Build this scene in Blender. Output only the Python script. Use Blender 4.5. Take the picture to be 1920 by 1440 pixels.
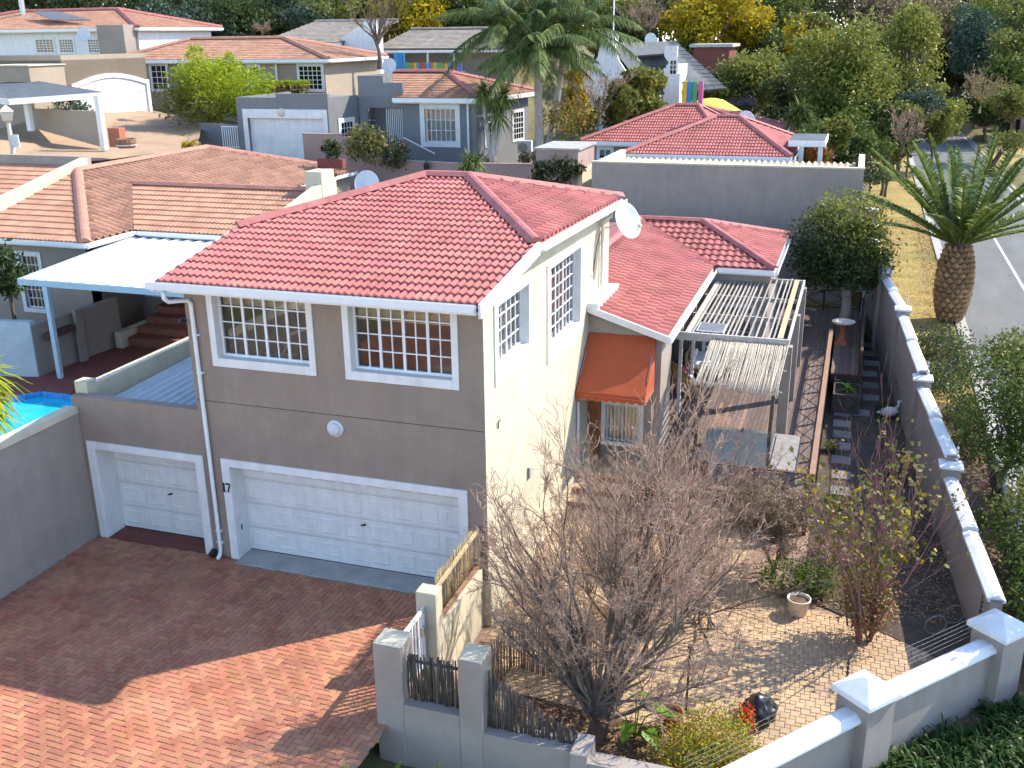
import bpy, bmesh, math, random
import numpy as np
from mathutils import Vector, Matrix

for _o in list(bpy.data.objects):
    bpy.data.objects.remove(_o, do_unlink=True)
SC = bpy.context.scene
COL = SC.collection
rad = math.radians
random.seed(7)
RNG = np.random.default_rng(7)

# ------------------------------------------------------------------ camera
CAM = np.array([6.1766, -16.66, 10.6488]); YAW, PITCH, ROLL, FPX = -.326247, .331108, -.01305, 1908.
def _axes():
    f = np.array([math.sin(YAW)*math.cos(PITCH), math.cos(YAW)*math.cos(PITCH), -math.sin(PITCH)])
    r = np.array([math.cos(YAW), -math.sin(YAW), 0.]); u = np.cross(r, f)
    c, s = math.cos(ROLL), math.sin(ROLL)
    return c*r+s*u, -s*r+c*u, f
AR, AU, AF = _axes()
cd = bpy.data.cameras.new('camera'); cam = bpy.data.objects.new('camera', cd); COL.objects.link(cam)
cd.sensor_width = 36; cd.lens = 36*FPX/1920; cd.clip_start = .1; cd.clip_end = 3000
cam.matrix_world = Matrix(((AR[0], AU[0], -AF[0], CAM[0]), (AR[1], AU[1], -AF[1], CAM[1]), (AR[2], AU[2], -AF[2], CAM[2]), (0, 0, 0, 1)))
SC.camera = cam

# ------------------------------------------------------------------ light
SUN_AZ, SUN_EL = 49.5, 41.
w = bpy.data.worlds.new('World'); SC.world = w; w.use_nodes = True
nt = w.node_tree
sky = nt.nodes.new('ShaderNodeTexSky'); sky.sky_type = 'NISHITA'; sky.sun_disc = False
sky.sun_elevation = rad(SUN_EL); sky.sun_rotation = rad(SUN_AZ); sky.altitude = 1500; sky.air_density = 1.0; sky.dust_density = .6
nt.links.new(sky.outputs[0], nt.nodes['Background'].inputs[0]); nt.nodes['Background'].inputs[1].default_value = .15
sl = bpy.data.lights.new('sun', 'SUN'); sl.energy = 2.6; sl.angle = rad(.53); sl.color = (1, .93, .81)
so = bpy.data.objects.new('sun', sl); COL.objects.link(so)
SUNV = Vector((math.sin(rad(SUN_AZ))*math.cos(rad(SUN_EL)), math.cos(rad(SUN_AZ))*math.cos(rad(SUN_EL)), math.sin(rad(SUN_EL))))
so.rotation_euler = SUNV.to_track_quat('Z', 'Y').to_euler(); so.location = (20, 20, 40)
SC.view_settings.view_transform = 'Standard'; SC.view_settings.look = 'None'
SC.view_settings.exposure = 1.68; SC.view_settings.gamma = 1
SC.cycles.max_bounces = 5; SC.cycles.diffuse_bounces = 2; SC.cycles.glossy_bounces = 2; SC.cycles.use_light_tree = False; SC.cycles.caustics_reflective = False; SC.cycles.caustics_refractive = False
SC.cycles.use_adaptive_sampling = True; SC.cycles.adaptive_threshold = .03; SC.cycles.transmission_bounces = 2; SC.cycles.transparent_max_bounces = 8

# survey helpers: a point on a known level / plane / distance seen along a sight line
def ray(u, v): return AF+(u-960)/FPX*AR-(v-720)/FPX*AU
def PZ(u, v, z=0.): d = ray(u, v); return CAM+d*(z-CAM[2])/d[2]
def PY(u, v, Y): d = ray(u, v); return CAM+d*(Y-CAM[1])/d[1]
def PX(u, v, X): d = ray(u, v); return CAM+d*(X-CAM[0])/d[0]
def PD(u, v, D): return CAM+ray(u, v)*D

# ------------------------------------------------------------------ materials
MT = {}
def mat(name, c1, c2=None, scale=4., rough=.75, bump=0., bscale=60., rnd=0., spec=.3, metal=0., trl=0., detail=6., c3=None, s3=.6, amt3=.5, stretch=None, hue=0., streak=0., speck=None):
    m = bpy.data.materials.new(name); m.use_nodes = True; MT[name] = m
    t = m.node_tree; N, L = t.nodes, t.links
    b = N['Principled BSDF']; out = N['Material Output']
    b.inputs['Roughness'].default_value = rough; b.inputs['Metallic'].default_value = metal
    b.inputs['Specular IOR Level'].default_value = spec
    def col(c): return (c[0], c[1], c[2], 1)
    tc = N.new('ShaderNodeTexCoord'); geo = N.new('ShaderNodeNewGeometry')
    vec = geo.outputs['Position']
    if stretch:
        mp = N.new('ShaderNodeMapping'); mp.inputs['Scale'].default_value = stretch; L.new(vec, mp.inputs[0]); vec = mp.outputs[0]
    cur = None
    if c2 is not None:
        n = N.new('ShaderNodeTexNoise'); n.inputs['Scale'].default_value = scale; n.inputs['Detail'].default_value = detail; n.inputs['Roughness'].default_value = .6
        L.new(vec, n.inputs['Vector'])
        r = N.new('ShaderNodeValToRGB'); r.color_ramp.elements[0].position = .33; r.color_ramp.elements[1].position = .67
        r.color_ramp.elements[0].color = col(c1); r.color_ramp.elements[1].color = col(c2)
        L.new(n.outputs['Fac'], r.inputs[0]); cur = r.outputs[0]
    else:
        rgb = N.new('ShaderNodeRGB'); rgb.outputs[0].default_value = col(c1); cur = rgb.outputs[0]
    if c3 is not None:
        n = N.new('ShaderNodeTexNoise'); n.inputs['Scale'].default_value = s3; n.inputs['Detail'].default_value = 4
        L.new(vec, n.inputs['Vector'])
        r = N.new('ShaderNodeValToRGB'); r.color_ramp.elements[0].position = .48; r.color_ramp.elements[1].position = .7
        r.color_ramp.elements[0].color = (0, 0, 0, 1); r.color_ramp.elements[1].color = (amt3, amt3, amt3, 1)
        L.new(n.outputs['Fac'], r.inputs[0])
        mx = N.new('ShaderNodeMixRGB'); L.new(r.outputs[0], mx.inputs[0]); L.new(cur, mx.inputs[1]); mx.inputs[2].default_value = col(c3); cur = mx.outputs[0]
    if streak:   # rain streaks and damp, stretched down the wall
        mp2 = N.new('ShaderNodeMapping'); mp2.inputs['Scale'].default_value = (2.6, 2.6, .22); L.new(geo.outputs['Position'], mp2.inputs[0])
        n = N.new('ShaderNodeTexNoise'); n.inputs['Scale'].default_value = 1.6; n.inputs['Detail'].default_value = 7; n.inputs['Roughness'].default_value = .65; L.new(mp2.outputs[0], n.inputs['Vector'])
        r = N.new('ShaderNodeValToRGB'); r.color_ramp.elements[0].position = .42; r.color_ramp.elements[1].position = .72; k = 1-streak
        r.color_ramp.elements[0].color = (1, 1, 1, 1); r.color_ramp.elements[1].color = (k, k*.985, k*.96, 1); L.new(n.outputs['Fac'], r.inputs[0])
        mx = N.new('ShaderNodeMixRGB'); mx.blend_type = 'MULTIPLY'; mx.inputs[0].default_value = 1; L.new(cur, mx.inputs[1]); L.new(r.outputs[0], mx.inputs[2]); cur = mx.outputs[0]
    if speck:    # small separate spots: lichen, splashes, chips
        n = N.new('ShaderNodeTexNoise'); n.inputs['Scale'].default_value = speck[1]; n.inputs['Detail'].default_value = 3; L.new(geo.outputs['Position'], n.inputs['Vector'])
        r = N.new('ShaderNodeValToRGB'); r.color_ramp.elements[0].position = speck[2]; r.color_ramp.elements[1].position = speck[2]+.04
        r.color_ramp.elements[0].color = (0, 0, 0, 1); r.color_ramp.elements[1].color = (speck[3],)*3+(1,); L.new(n.outputs['Fac'], r.inputs[0])
        mx = N.new('ShaderNodeMixRGB'); L.new(r.outputs[0], mx.inputs[0]); L.new(cur, mx.inputs[1]); mx.inputs[2].default_value = col(speck[0]); cur = mx.outputs[0]
    if rnd or hue:
        oi = N.new('ShaderNodeObjectInfo')
        ad = N.new('ShaderNodeMath'); ad.operation = 'ADD'; L.new(oi.outputs['Random'], ad.inputs[0]); L.new(geo.outputs['Random Per Island'], ad.inputs[1])
        fr = N.new('ShaderNodeMath'); fr.operation = 'FRACT'; L.new(ad.outputs[0], fr.inputs[0])
        mr = N.new('ShaderNodeMapRange'); mr.inputs['To Min'].default_value = 1-rnd; mr.inputs['To Max'].default_value = 1+rnd; L.new(fr.outputs[0], mr.inputs[0])
        hs = N.new('ShaderNodeHueSaturation'); L.new(cur, hs.inputs['Color']); L.new(mr.outputs[0], hs.inputs['Value'])
        if hue:
            m2 = N.new('ShaderNodeMath'); m2.operation = 'MULTIPLY'; m2.inputs[1].default_value = 7.31; L.new(fr.outputs[0], m2.inputs[0])
            f2 = N.new('ShaderNodeMath'); f2.operation = 'FRACT'; L.new(m2.outputs[0], f2.inputs[0])
            m3 = N.new('ShaderNodeMapRange'); m3.inputs['To Min'].default_value = .5-hue; m3.inputs['To Max'].default_value = .5+hue; L.new(f2.outputs[0], m3.inputs[0])
            L.new(m3.outputs[0], hs.inputs['Hue'])
        cur = hs.outputs[0]
    L.new(cur, b.inputs['Base Color'])
    if bump:
        n = N.new('ShaderNodeTexNoise'); n.inputs['Scale'].default_value = bscale; n.inputs['Detail'].default_value = 5; L.new(vec, n.inputs['Vector'])
        bp = N.new('ShaderNodeBump'); bp.inputs['Strength'].default_value = bump; bp.inputs['Distance'].default_value = .02
        L.new(n.outputs['Fac'], bp.inputs['Height']); L.new(bp.outputs[0], b.inputs['Normal'])
    if trl:
        tr = N.new('ShaderNodeBsdfTranslucent'); L.new(cur, tr.inputs[0])
        ms = N.new('ShaderNodeMixShader'); ms.inputs[0].default_value = trl
        L.new(b.outputs[0], ms.inputs[1]); L.new(tr.outputs[0], ms.inputs[2]); L.new(ms.outputs[0], out.inputs[0])
    return m

def glass(name, tint=(.85, .9, .92), refl=.12, extra=.0, rough=.02, gtint=(1, 1, 1)):
    m = bpy.data.materials.new(name); m.use_nodes = True; MT[name] = m
    t = m.node_tree; N, L = t.nodes, t.links; out = N['Material Output']; N.remove(N['Principled BSDF'])
    tr = N.new('ShaderNodeBsdfTransparent'); tr.inputs[0].default_value = (*tint, 1)
    gl = N.new('ShaderNodeBsdfGlossy'); gl.inputs['Roughness'].default_value = rough; gl.inputs['Color'].default_value = (*gtint, 1)
    fr = N.new('ShaderNodeFresnel'); fr.inputs[0].default_value = 1.5
    ad = N.new('ShaderNodeMath'); ad.inputs[1].default_value = refl; L.new(fr.outputs[0], ad.inputs[0])
    ms = N.new('ShaderNodeMixShader'); L.new(ad.outputs[0], ms.inputs[0]); L.new(tr.outputs[0], ms.inputs[1]); L.new(gl.outputs[0], ms.inputs[2])
    L.new(ms.outputs[0], out.inputs[0])
    return m

mat('taupe', (.285, .220, .174), (.315, .248, .20), 3, .9, .25, 90, c3=(.215, .17, .145), s3=.9, amt3=.4, streak=.07, speck=((.13, .10, .085), 9, .74, .7))
mat('taupe_grey', (.325, .272, .232), (.36, .308, .266), 2.5, .9, .25, 90, c3=(.25, .22, .2), s3=.7, amt3=.45, streak=.07, speck=((.17, .15, .13), 8, .74, .6))
mat('cream', (.56, .49, .35), (.62, .55, .41), 3, .9, .25, 80, c3=(.45, .40, .3), s3=1.1, amt3=.45, streak=.08, speck=((.33, .3, .24), 11, .72, .6))
mat('white', (.72, .72, .71), (.78, .78, .77), 3, .55, .05, 60, c3=(.58, .57, .54), s3=2.2, amt3=.35, streak=.1, speck=((.4, .39, .37), 14, .75, .5))
mat('white_metal', (.74, .75, .75), (.8, .8, .8), 6, .4, spec=.5)
mat('red_tile', (.40, .135, .12), (.48, .172, .152), 2.2, .8, .25, 40, rnd=.1, c3=(.25, .092, .072), s3=1.1, amt3=.6, spec=.15, speck=((.46, .30, .26), 16, .71, .35), hue=.006)
mat('red_cap', (.36, .115, .10), (.42, .145, .128), 5, .7, .2, 40, rnd=.08, c3=(.42, .26, .24), s3=4, amt3=.25)
mat('tan_tile', (.37, .19, .12), (.44, .24, .155), 1.5, .75, .2, 40, rnd=.15, c3=(.28, .15, .1), s3=.9, amt3=.45, speck=((.2, .13, .09), 13, .7, .5))
mat('tan_cap', (.40, .18, .125), (.45, .215, .15), 4, .75, .2, 40, rnd=.08)
mat('grey_tile', (.22, .19, .16), (.3, .26, .22), 1.5, .85, .2, 40, rnd=.14)
mat('slate', (.07, .078, .088), (.11, .118, .128), 1.5, .8, rnd=.14)
mat('brick_paver', (.385, .145, .08), (.475, .222, .128), 1.3, .8, .35, 70, rnd=.16, c3=(.22, .08, .055), s3=.5, amt3=.5, hue=.01, speck=((.5, .42, .34), 7, .735, .5))
mat('paver_joint', (.29, .19, .13), (.35, .24, .17), 8, .95)
mat('court_paver', (.49, .335, .195), (.545, .385, .235), 1.6, .85, .3, 60, rnd=.07, c3=(.28, .18, .12), s3=.8, amt3=.45, hue=.008)
mat('brown_paving', (.36, .24, .15), (.42, .29, .18), 1.2, .9, .3, 40, c3=(.26, .17, .12), s3=.5, amt3=.5)
mat('concrete', (.34, .32, .29), (.44, .42, .38), 4, .9, .3, 50, c3=(.2, .19, .18), s3=2, amt3=.5)
mat('asphalt', (.135, .133, .127), (.175, .172, .163), 1.2, .9, .25, 120, c3=(.10, .10, .10), s3=.25, amt3=.6, stretch=(1, .25, 1), speck=((.06, .06, .06), 3, .68, .6))
mat('line_paint', (.7, .69, .66), (.6, .59, .56), 8, .8)
mat('dry_grass', (.30, .21, .06), (.40, .285, .095), 1.4, .95, .5, 60, c3=(.2, .185, .055), s3=.35, amt3=.65, speck=((.17, .12, .07), 1.6, .66, .6))
mat('soil', (.10, .06, .04), (.16, .10, .065), 2.5, .95, .6, 30, c3=(.24, .17, .1), s3=.8, amt3=.5)
mat('dark_soil', (.065, .048, .037), (.115, .085, .062), 3, .95, .6, 30)
mat('terrain', (.12, .11, .045), (.24, .18, .08), .35, .95, .5, 20, c3=(.08, .09, .03), s3=.12, amt3=.6)
mat('deck_wood', (.125, .085, .072), (.19, .135, .115), 3, .7, .3, 30, rnd=.25, stretch=(8, .8, 8), hue=.012)
mat('deck_light', (.23, .14, .095), (.3, .19, .13), 4, .65, .2, 30, rnd=.15, stretch=(8, .8, 8))
mat('rail_wood', (.27, .15, .09), (.34, .2, .125), 4, .65, .2, 30, stretch=(8, .8, 8))
mat('dark_rail', (.075, .04, .03), (.12, .065, .05), 4, .65)
mat('pale_wood', (.5, .38, .2), (.58, .45, .26), 5, .7, rnd=.08)
mat('stick', (.30, .255, .2), (.45, .40, .33), 8, .9, .4, 60, rnd=.3)
mat('dark_stick', (.06, .05, .042), (.12, .10, .085), 8, .9, .4, 60, rnd=.35)
mat('slat_grey', (.30, .27, .235), (.42, .385, .34), 6, .8, .2, 40, rnd=.15)
mat('latte', (.33, .285, .22), (.46, .405, .325), 9, .9, .3, 60, rnd=.2)
mat('pergola_white', (.40, .365, .32), (.54, .50, .45), 6, .7, .1, 40, c3=(.38, .36, .33), s3=5, amt3=.4)
mat('awning', (.37, .078, .03), (.41, .092, .036), 6, .8, .05, 200)
mat('awning_pipe', (.6, .25, .15), rough=.8)
mat('brown_door', (.25, .10, .035), (.33, .15, .055), 6, .6, stretch=(2, 2, .4))
mat('blind', (.75, .56, .32), (.82, .64, .38), 10, .6, rnd=.06)
mat('curtain', (.7, .68, .64), (.62, .6, .56), 6, .9, trl=.3)
mat('maroon', (.25, .07, .08), (.3, .09, .1), 6, .9)
mat('floor_wood', (.16, .075, .04), (.22, .11, .06), 3, .5)
mat('room_wall', (.2, .13, .08), (.25, .165, .10), 1, .9)
mat('furn_dark', (.03, .028, .03), rough=.5)
mat('furn_light', (.5, .45, .35), rough=.6)
mat('black', (.02, .02, .022), (.03, .03, .032), 9, .5)
mat('black_plastic', (.018, .019, .022), (.03, .032, .036), 12, .32, .4, 9, spec=.5)
mat('steel', (.42, .42, .43), (.5, .5, .5), 8, .4, metal=.7)
mat('corr_blue', (.40, .46, .48), (.47, .53, .54), 3, .5, c3=(.3, .36, .38), s3=2, amt3=.4)
mat('corr_white', (.76, .77, .77), (.82, .82, .82), 2, .45)
mat('carport_blue', (.36, .46, .52), (.42, .52, .57), 4, .5)
mat('pool_water', (.012, .42, .62), (.02, .50, .70), 2, .06, .25, 3, spec=.6)
mat('pool_tile', (.02, .20, .50), (.05, .32, .62), 14, .3)
mat('grey_house', (.185, .188, .192), (.215, .218, .222), 2, .9, c3=(.14, .145, .155), s3=.5, amt3=.4)
mat('tan_house', (.30, .25, .21), (.34, .285, .235), 2, .9, c3=(.25, .2, .17), s3=.5, amt3=.4)
mat('brown_house', (.34, .27, .205), (.38, .305, .23), 2, .9, c3=(.28, .22, .17), s3=.5, amt3=.4)
mat('pink_wall', (.36, .25, .215), (.4, .285, .245), 2, .9, c3=(.29, .2, .17), s3=.5, amt3=.4)
mat('stair_brick', (.19, .07, .045), (.26, .10, .06), 6, .9, rnd=.15)
mat('terracotta', (.36, .12, .065), (.44, .16, .09), 5, .8)
mat('pot_cream', (.64, .56, .45), (.7, .63, .52), 6, .7, c3=(.5, .4, .28), s3=6, amt3=.5)
mat('barrel', (.2, .11, .06), (.27, .16, .09), 6, .8)
mat('stone_grey', (.2, .185, .17), (.28, .26, .24), 5, .9, .4, 20, rnd=.12)
mat('stone_warm', (.38, .29, .2), (.48, .38, .27), 4, .9, .4, 20, rnd=.2)
mat('bark', (.11, .08, .06), (.19, .145, .11), 8, .95, .7, 25, stretch=(1, 1, .3))
mat('pale_bark', (.36, .30, .24), (.5, .43, .36), 8, .95, .5, 25, stretch=(1, 1, .3))
mat('grey_bark', (.2, .175, .15), (.32, .28, .245), 8, .95, .5, 25)
mat('twig', (.25, .17, .12), (.37, .265, .195), 6, .9, rnd=.22)
mat('twig_grey', (.34, .215, .15), (.47, .32, .235), 6, .9, rnd=.22)
mat('twig_red', (.22, .10, .085), (.32, .16, .13), 6, .85, rnd=.22)
mat('twig_gold', (.33, .25, .13), (.45, .34, .18), 6, .9, rnd=.22)
def leafm(name, a, b_, trl=.28, rnd=.3, hue=.02, sc=.9, c3=None, amt3=.5, rough=.5): return mat(name, a, b_, sc, rough, rnd=rnd, hue=hue, trl=trl, detail=3, c3=c3, s3=1.4, amt3=amt3, spec=.1)
leafm('leaf_green', (.072, .11, .022), (.135, .175, .04))
leafm('leaf_dark', (.04, .062, .023), (.075, .10, .034))
leafm('leaf_olive', (.135, .15, .03), (.205, .205, .052))
leafm('leaf_sunlit', (.19, .205, .038), (.27, .27, .06))  # lighter leaf colour that paints sunlight onto the tops of green crowns
leafm('leaf_lime', (.26, .33, .018), (.36, .40, .03), .35, .22, .012)
leafm('leaf_yellow', (.40, .29, .012), (.50, .38, .03), .3, .25, .015, c3=(.12, .15, .02), amt3=.7)
leafm('leaf_gold', (.40, .25, .05), (.46, .36, .08), .3, .3, .03, c3=(.30, .06, .03), amt3=.6)
leafm('leaf_ochre', (.24, .18, .09), (.30, .235, .125), .2, .25, .012)
leafm('leaf_russet', (.16, .12, .065), (.23, .175, .10), .2, .25, .015)
leafm('leaf_blue', (.05, .085, .055), (.10, .14, .095), .2, .25)
leafm('leaf_palm', (.13, .185, .036), (.21, .26, .058), .22, .25, rough=.38)
leafm('leaf_queen', (.09, .135, .036), (.175, .215, .07), .22, .35, rough=.35)
leafm('leaf_strap', (.024, .052, .013), (.055, .095, .024), .2, .3, rough=.35)  # green lowered so the colour carries the tree shade over the bed
leafm('leaf_bright', (.16, .30, .03), (.24, .38, .05), .4, .2, rough=.35)
leafm('leaf_dead', (.22, .16, .09), (.32, .24, .14), .1, .25)
leafm('leaf_yucca', (.11, .15, .035), (.19, .22, .06), .2, .3)
leafm('flower_pink', (.55, .22, .32), (.62, .34, .42), .3, .15)
leafm('flower_red', (.55, .06, .02), (.62, .12, .03), .3, .15)
leafm('leaf_litter', (.2, .12, .06), (.34, .22, .11), .0, .35)
glass('pane_glass', (.92, .94, .95), .06)
glass('cover_glass', (.5, .54, .47), .2, rough=.3, gtint=(.72, .74, .64))
glass('far_glass', (.2, .22, .25), .0)
mat('solar', (.12, .13, .17), (.16, .17, .21), 4, .25, spec=.6)
mat('solar_cell', (.13, .13, .14), (.17, .17, .18), 4, .6, spec=.2)
mat('dish', (.54, .55, .56), (.6, .61, .62), 4, .45)
mat('yellow_shade', (.62, .60, .10), (.68, .65, .14), 3, .8, trl=.25)
mat('car_paint', (.02, .035, .08), rough=.25, spec=.6)
mat('brick_red', (.17, .055, .045), (.23, .08, .06), 5, .9, rnd=.1)
mat('wicker', (.45, .27, .09), (.56, .36, .13), 12, .7)
mat('fabric_white', (.75, .74, .72), (.8, .79, .77), 8, .9)
mat('wire', (.25, .25, .25), rough=.6)
mat('insulator', (.8, .8, .8), rough=.4)
mat('firewood', (.46, .34, .2), (.58, .45, .29), 6, .9)
for _n, _c in dict(p_blue=(.05, .3, .6), p_yellow=(.7, .5, .05), p_red=(.55, .1, .07), p_green=(.12, .4, .15), p_pink=(.65, .15, .35), p_orange=(.6, .25, .05), p_purple=(.25, .15, .45)).items():
    mat(_n, _c, rough=.6)

# ------------------------------------------------------------------ mesh helpers
class MB:
    def __init__(s): s.v = []; s.f = []
    def add(s, vs, fs):
        o = len(s.v); s.v += [tuple(float(c) for c in p) for p in vs]; s.f += [tuple(i+o for i in f) for f in fs]; return s
    def box(s, x0, x1, y0, y1, z0, z1):
        return s.add([(x0, y0, z0), (x1, y0, z0), (x1, y1, z0), (x0, y1, z0), (x0, y0, z1), (x1, y0, z1), (x1, y1, z1), (x0, y1, z1)],
                     [(0, 3, 2, 1), (4, 5, 6, 7), (0, 1, 5, 4), (1, 2, 6, 5), (2, 3, 7, 6), (3, 0, 4, 7)])
    def beam(s, a, b, w_, h, up=(0, 0, 1)):
        a = Vector(a); b = Vector(b); d = (b-a).normalized(); up = Vector(up)
        if abs(d.dot(up)) > .98: up = Vector((0, 1, 0))
        r = d.cross(up).normalized()*(w_/2); u = r.cross(d).normalized()*(h/2)
        return s.add([a-r-u, a+r-u, a+r+u, a-r+u, b-r-u, b+r-u, b+r+u, b-r+u], [(0, 3, 2, 1), (4, 5, 6, 7), (0, 1, 5, 4), (1, 2, 6, 5), (2, 3, 7, 6), (3, 0, 4, 7)])
    def prism(s, poly, z0, z1):
        n = len(poly); vs = [(p[0], p[1], (z0 if not callable(z0) else z0(p))) for p in poly]+[(p[0], p[1], (z1 if not callable(z1) else z1(p))) for p in poly]
        return s.add(vs, [tuple(range(n-1, -1, -1)), tuple(range(n, 2*n))]+[(i, (i+1) % n, n+(i+1) % n, n+i) for i in range(n)])
    def extrude(s, pts, d):
        # planar polygon (3d points) thickened by vector d
        n = len(pts); d = Vector(d); vs = [Vector(p) for p in pts]+[Vector(p)+d for p in pts]
        return s.add(vs, [tuple(range(n-1, -1, -1)), tuple(range(n, 2*n))]+[(i, (i+1) % n, n+(i+1) % n, n+i) for i in range(n)])
    def tube(s, pts, r, n=8, cap=True):
        pts = [Vector(p) for p in pts]; m = len(pts)
        rr = r if isinstance(r, (list, tuple)) else [r]*m
        vs = []; prev = None
        for i, p in enumerate(pts):
            d = (pts[min(i+1, m-1)]-pts[max(i-1, 0)])
            d = d.normalized() if d.length > 1e-9 else Vector((0, 0, 1))
            if prev is None: ref = Vector((0, 0, 1)) if abs(d.z) < .9 else Vector((1, 0, 0)); a = d.cross(ref).normalized()
            else: a = (prev-d*prev.dot(d)); a = a.normalized() if a.length > 1e-6 else d.orthogonal().normalized()
            prev = a; b = d.cross(a)
            for k in range(n):
                t = 2*math.pi*k/n; vs.append(p+a*(rr[i]*math.cos(t))+b*(rr[i]*math.sin(t)))
        fs = [(i*n+k, i*n+(k+1) % n, (i+1)*n+(k+1) % n, (i+1)*n+k) for i in range(m-1) for k in range(n)]
        if cap: fs += [tuple(range(n-1, -1, -1)), tuple(range((m-1)*n, m*n))]
        return s.add(vs, fs)
    def lathe(s, c, prof, n=16, ax=((1, 0, 0), (0, 1, 0), (0, 0, 1)), cap=False):
        c = Vector(c); X, Y, Z_ = [Vector(a) for a in ax]; vs = []
        for r, h in prof:
            for k in range(n):
                t = 2*math.pi*k/n; vs.append(c+X*(r*math.cos(t))+Y*(r*math.sin(t))+Z_*h)
        m = len(prof); fs = [(i*n+k, i*n+(k+1) % n, (i+1)*n+(k+1) % n, (i+1)*n+k) for i in range(m-1) for k in range(n)]
        if cap: fs += [tuple(range(n-1, -1, -1)), tuple(range((m-1)*n, m*n))]
        return s.add(vs, fs)
    def mesh(s, name, m, smooth=False):
        me = bpy.data.meshes.new(name); me.from_pydata(s.v, [], s.f); me.materials.append(MT[m] if isinstance(m, str) else m)
        if smooth: me.polygons.foreach_set('use_smooth', [True]*len(me.polygons))
        me.update(); return me
    def obj(s, name, m, parent=None, smooth=False, bevel=0, **k):
        o = put(name, s.mesh(name, m, smooth), parent, **k)
        if bevel:
            b = o.modifiers.new('bevel', 'BEVEL'); b.width = bevel; b.segments = 2; b.limit_method = 'ANGLE'; b.angle_limit = rad(40)
        return o

def put(name, me, parent=None, label=None, cat=None, group=None, kind=None, loc=None, rot=None, scale=None):
    o = bpy.data.objects.new(name, me); COL.objects.link(o)
    if parent is not None: o.parent = parent
    if loc is not None: o.location = [float(c) for c in loc]
    if rot is not None: o.rotation_euler = rot
    if scale is not None: o.scale = scale if hasattr(scale, '__len__') else (scale,)*3
    tag(o, label, cat, group, kind); return o
def tag(o, label=None, cat=None, group=None, kind=None):
    if label: o['label'] = label
    if cat: o['category'] = cat
    if group: o['group'] = group
    if kind: o['kind'] = kind
    return o
def thing(name, label, cat, loc=(0, 0, 0), group=None):
    # an empty at the base of a thing; its parts are given in world coordinates
    e = bpy.data.objects.new(name, None); COL.objects.link(e); e.empty_display_size = .2
    e.location = [float(c) for c in loc]; THING_AT[e.name] = e.location.copy()
    return tag(e, label, cat, group)
THING_AT = {}
def settle():
    # parts of things were modelled in world coordinates: undo the parent's offset
    for o in bpy.data.objects:
        if o.parent is not None and o.parent.name in THING_AT and o.parent.type == 'EMPTY' and not o.get('_local'):
            o.location = Vector(o.location)-THING_AT[o.parent.name]
    for o in bpy.data.objects:
        if '_local' in o: del o['_local']
def copy_tree(o, parent=None):
    c = o.copy(); COL.objects.link(c); c.parent = parent
    if o.name in THING_AT: THING_AT[c.name] = THING_AT[o.name]
    for ch in list(o.children): copy_tree(ch, c)
    return c
def np_mesh(name, V, F, m, smooth=False):
    me = bpy.data.meshes.new(name); V = np.asarray(V, np.float32); F = np.asarray(F, np.int32)
    me.vertices.add(len(V)); me.vertices.foreach_set('co', V.ravel())
    k = F.shape[1]; me.loops.add(F.size); me.loops.foreach_set('vertex_index', F.ravel())
    me.polygons.add(len(F)); me.polygons.foreach_set('loop_start', np.arange(0, F.size, k, dtype=np.int32)); me.polygons.foreach_set('loop_total', np.full(len(F), k, np.int32))
    if smooth: me.polygons.foreach_set('use_smooth', np.ones(len(F), bool))
    me.materials.append(MT[m]); me.update(calc_edges=True); return me

# ------------------------------------------------------------------ building helpers
def wall(mb, O, U, N, W, H, holes, T, ends=True):
    """wall slab: O outer bottom corner, U along, N outward, holes (u0,u1,h0,h1)"""
    O = Vector(O); U = Vector(U); N = Vector(N); Zv = Vector((0, 0, 1))
    us = sorted({0., W}|{h[0] for h in holes}|{h[1] for h in holes}); zs = sorted({0., H}|{h[2] for h in holes}|{h[3] for h in holes})
    P = lambda u, z, d: O+U*u+Zv*z-N*d
    inh = lambda u, z: any(h[0] < u < h[1] and h[2] < z < h[3] for h in holes)
    for i in range(len(us)-1):
        for j in range(len(zs)-1):
            if inh((us[i]+us[i+1])/2, (zs[j]+zs[j+1])/2): continue
            for d in (0, T):
                mb.add([P(us[i], zs[j], d), P(us[i+1], zs[j], d), P(us[i+1], zs[j+1], d), P(us[i], zs[j+1], d)], [(0, 1, 2, 3) if d == 0 else (3, 2, 1, 0)])
    rings = [(h, 1) for h in holes]+([((0, W, 0, H), 0)] if ends else [])
    for h, _ in rings:
        c = [(h[0], h[2]), (h[1], h[2]), (h[1], h[3]), (h[0], h[3])]
        for k in range(4):
            a, b = c[k], c[(k+1) % 4]
            mb.add([P(*a, 0), P(*b, 0), P(*b, T), P(*a, T)], [(0, 1, 2, 3)])

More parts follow.
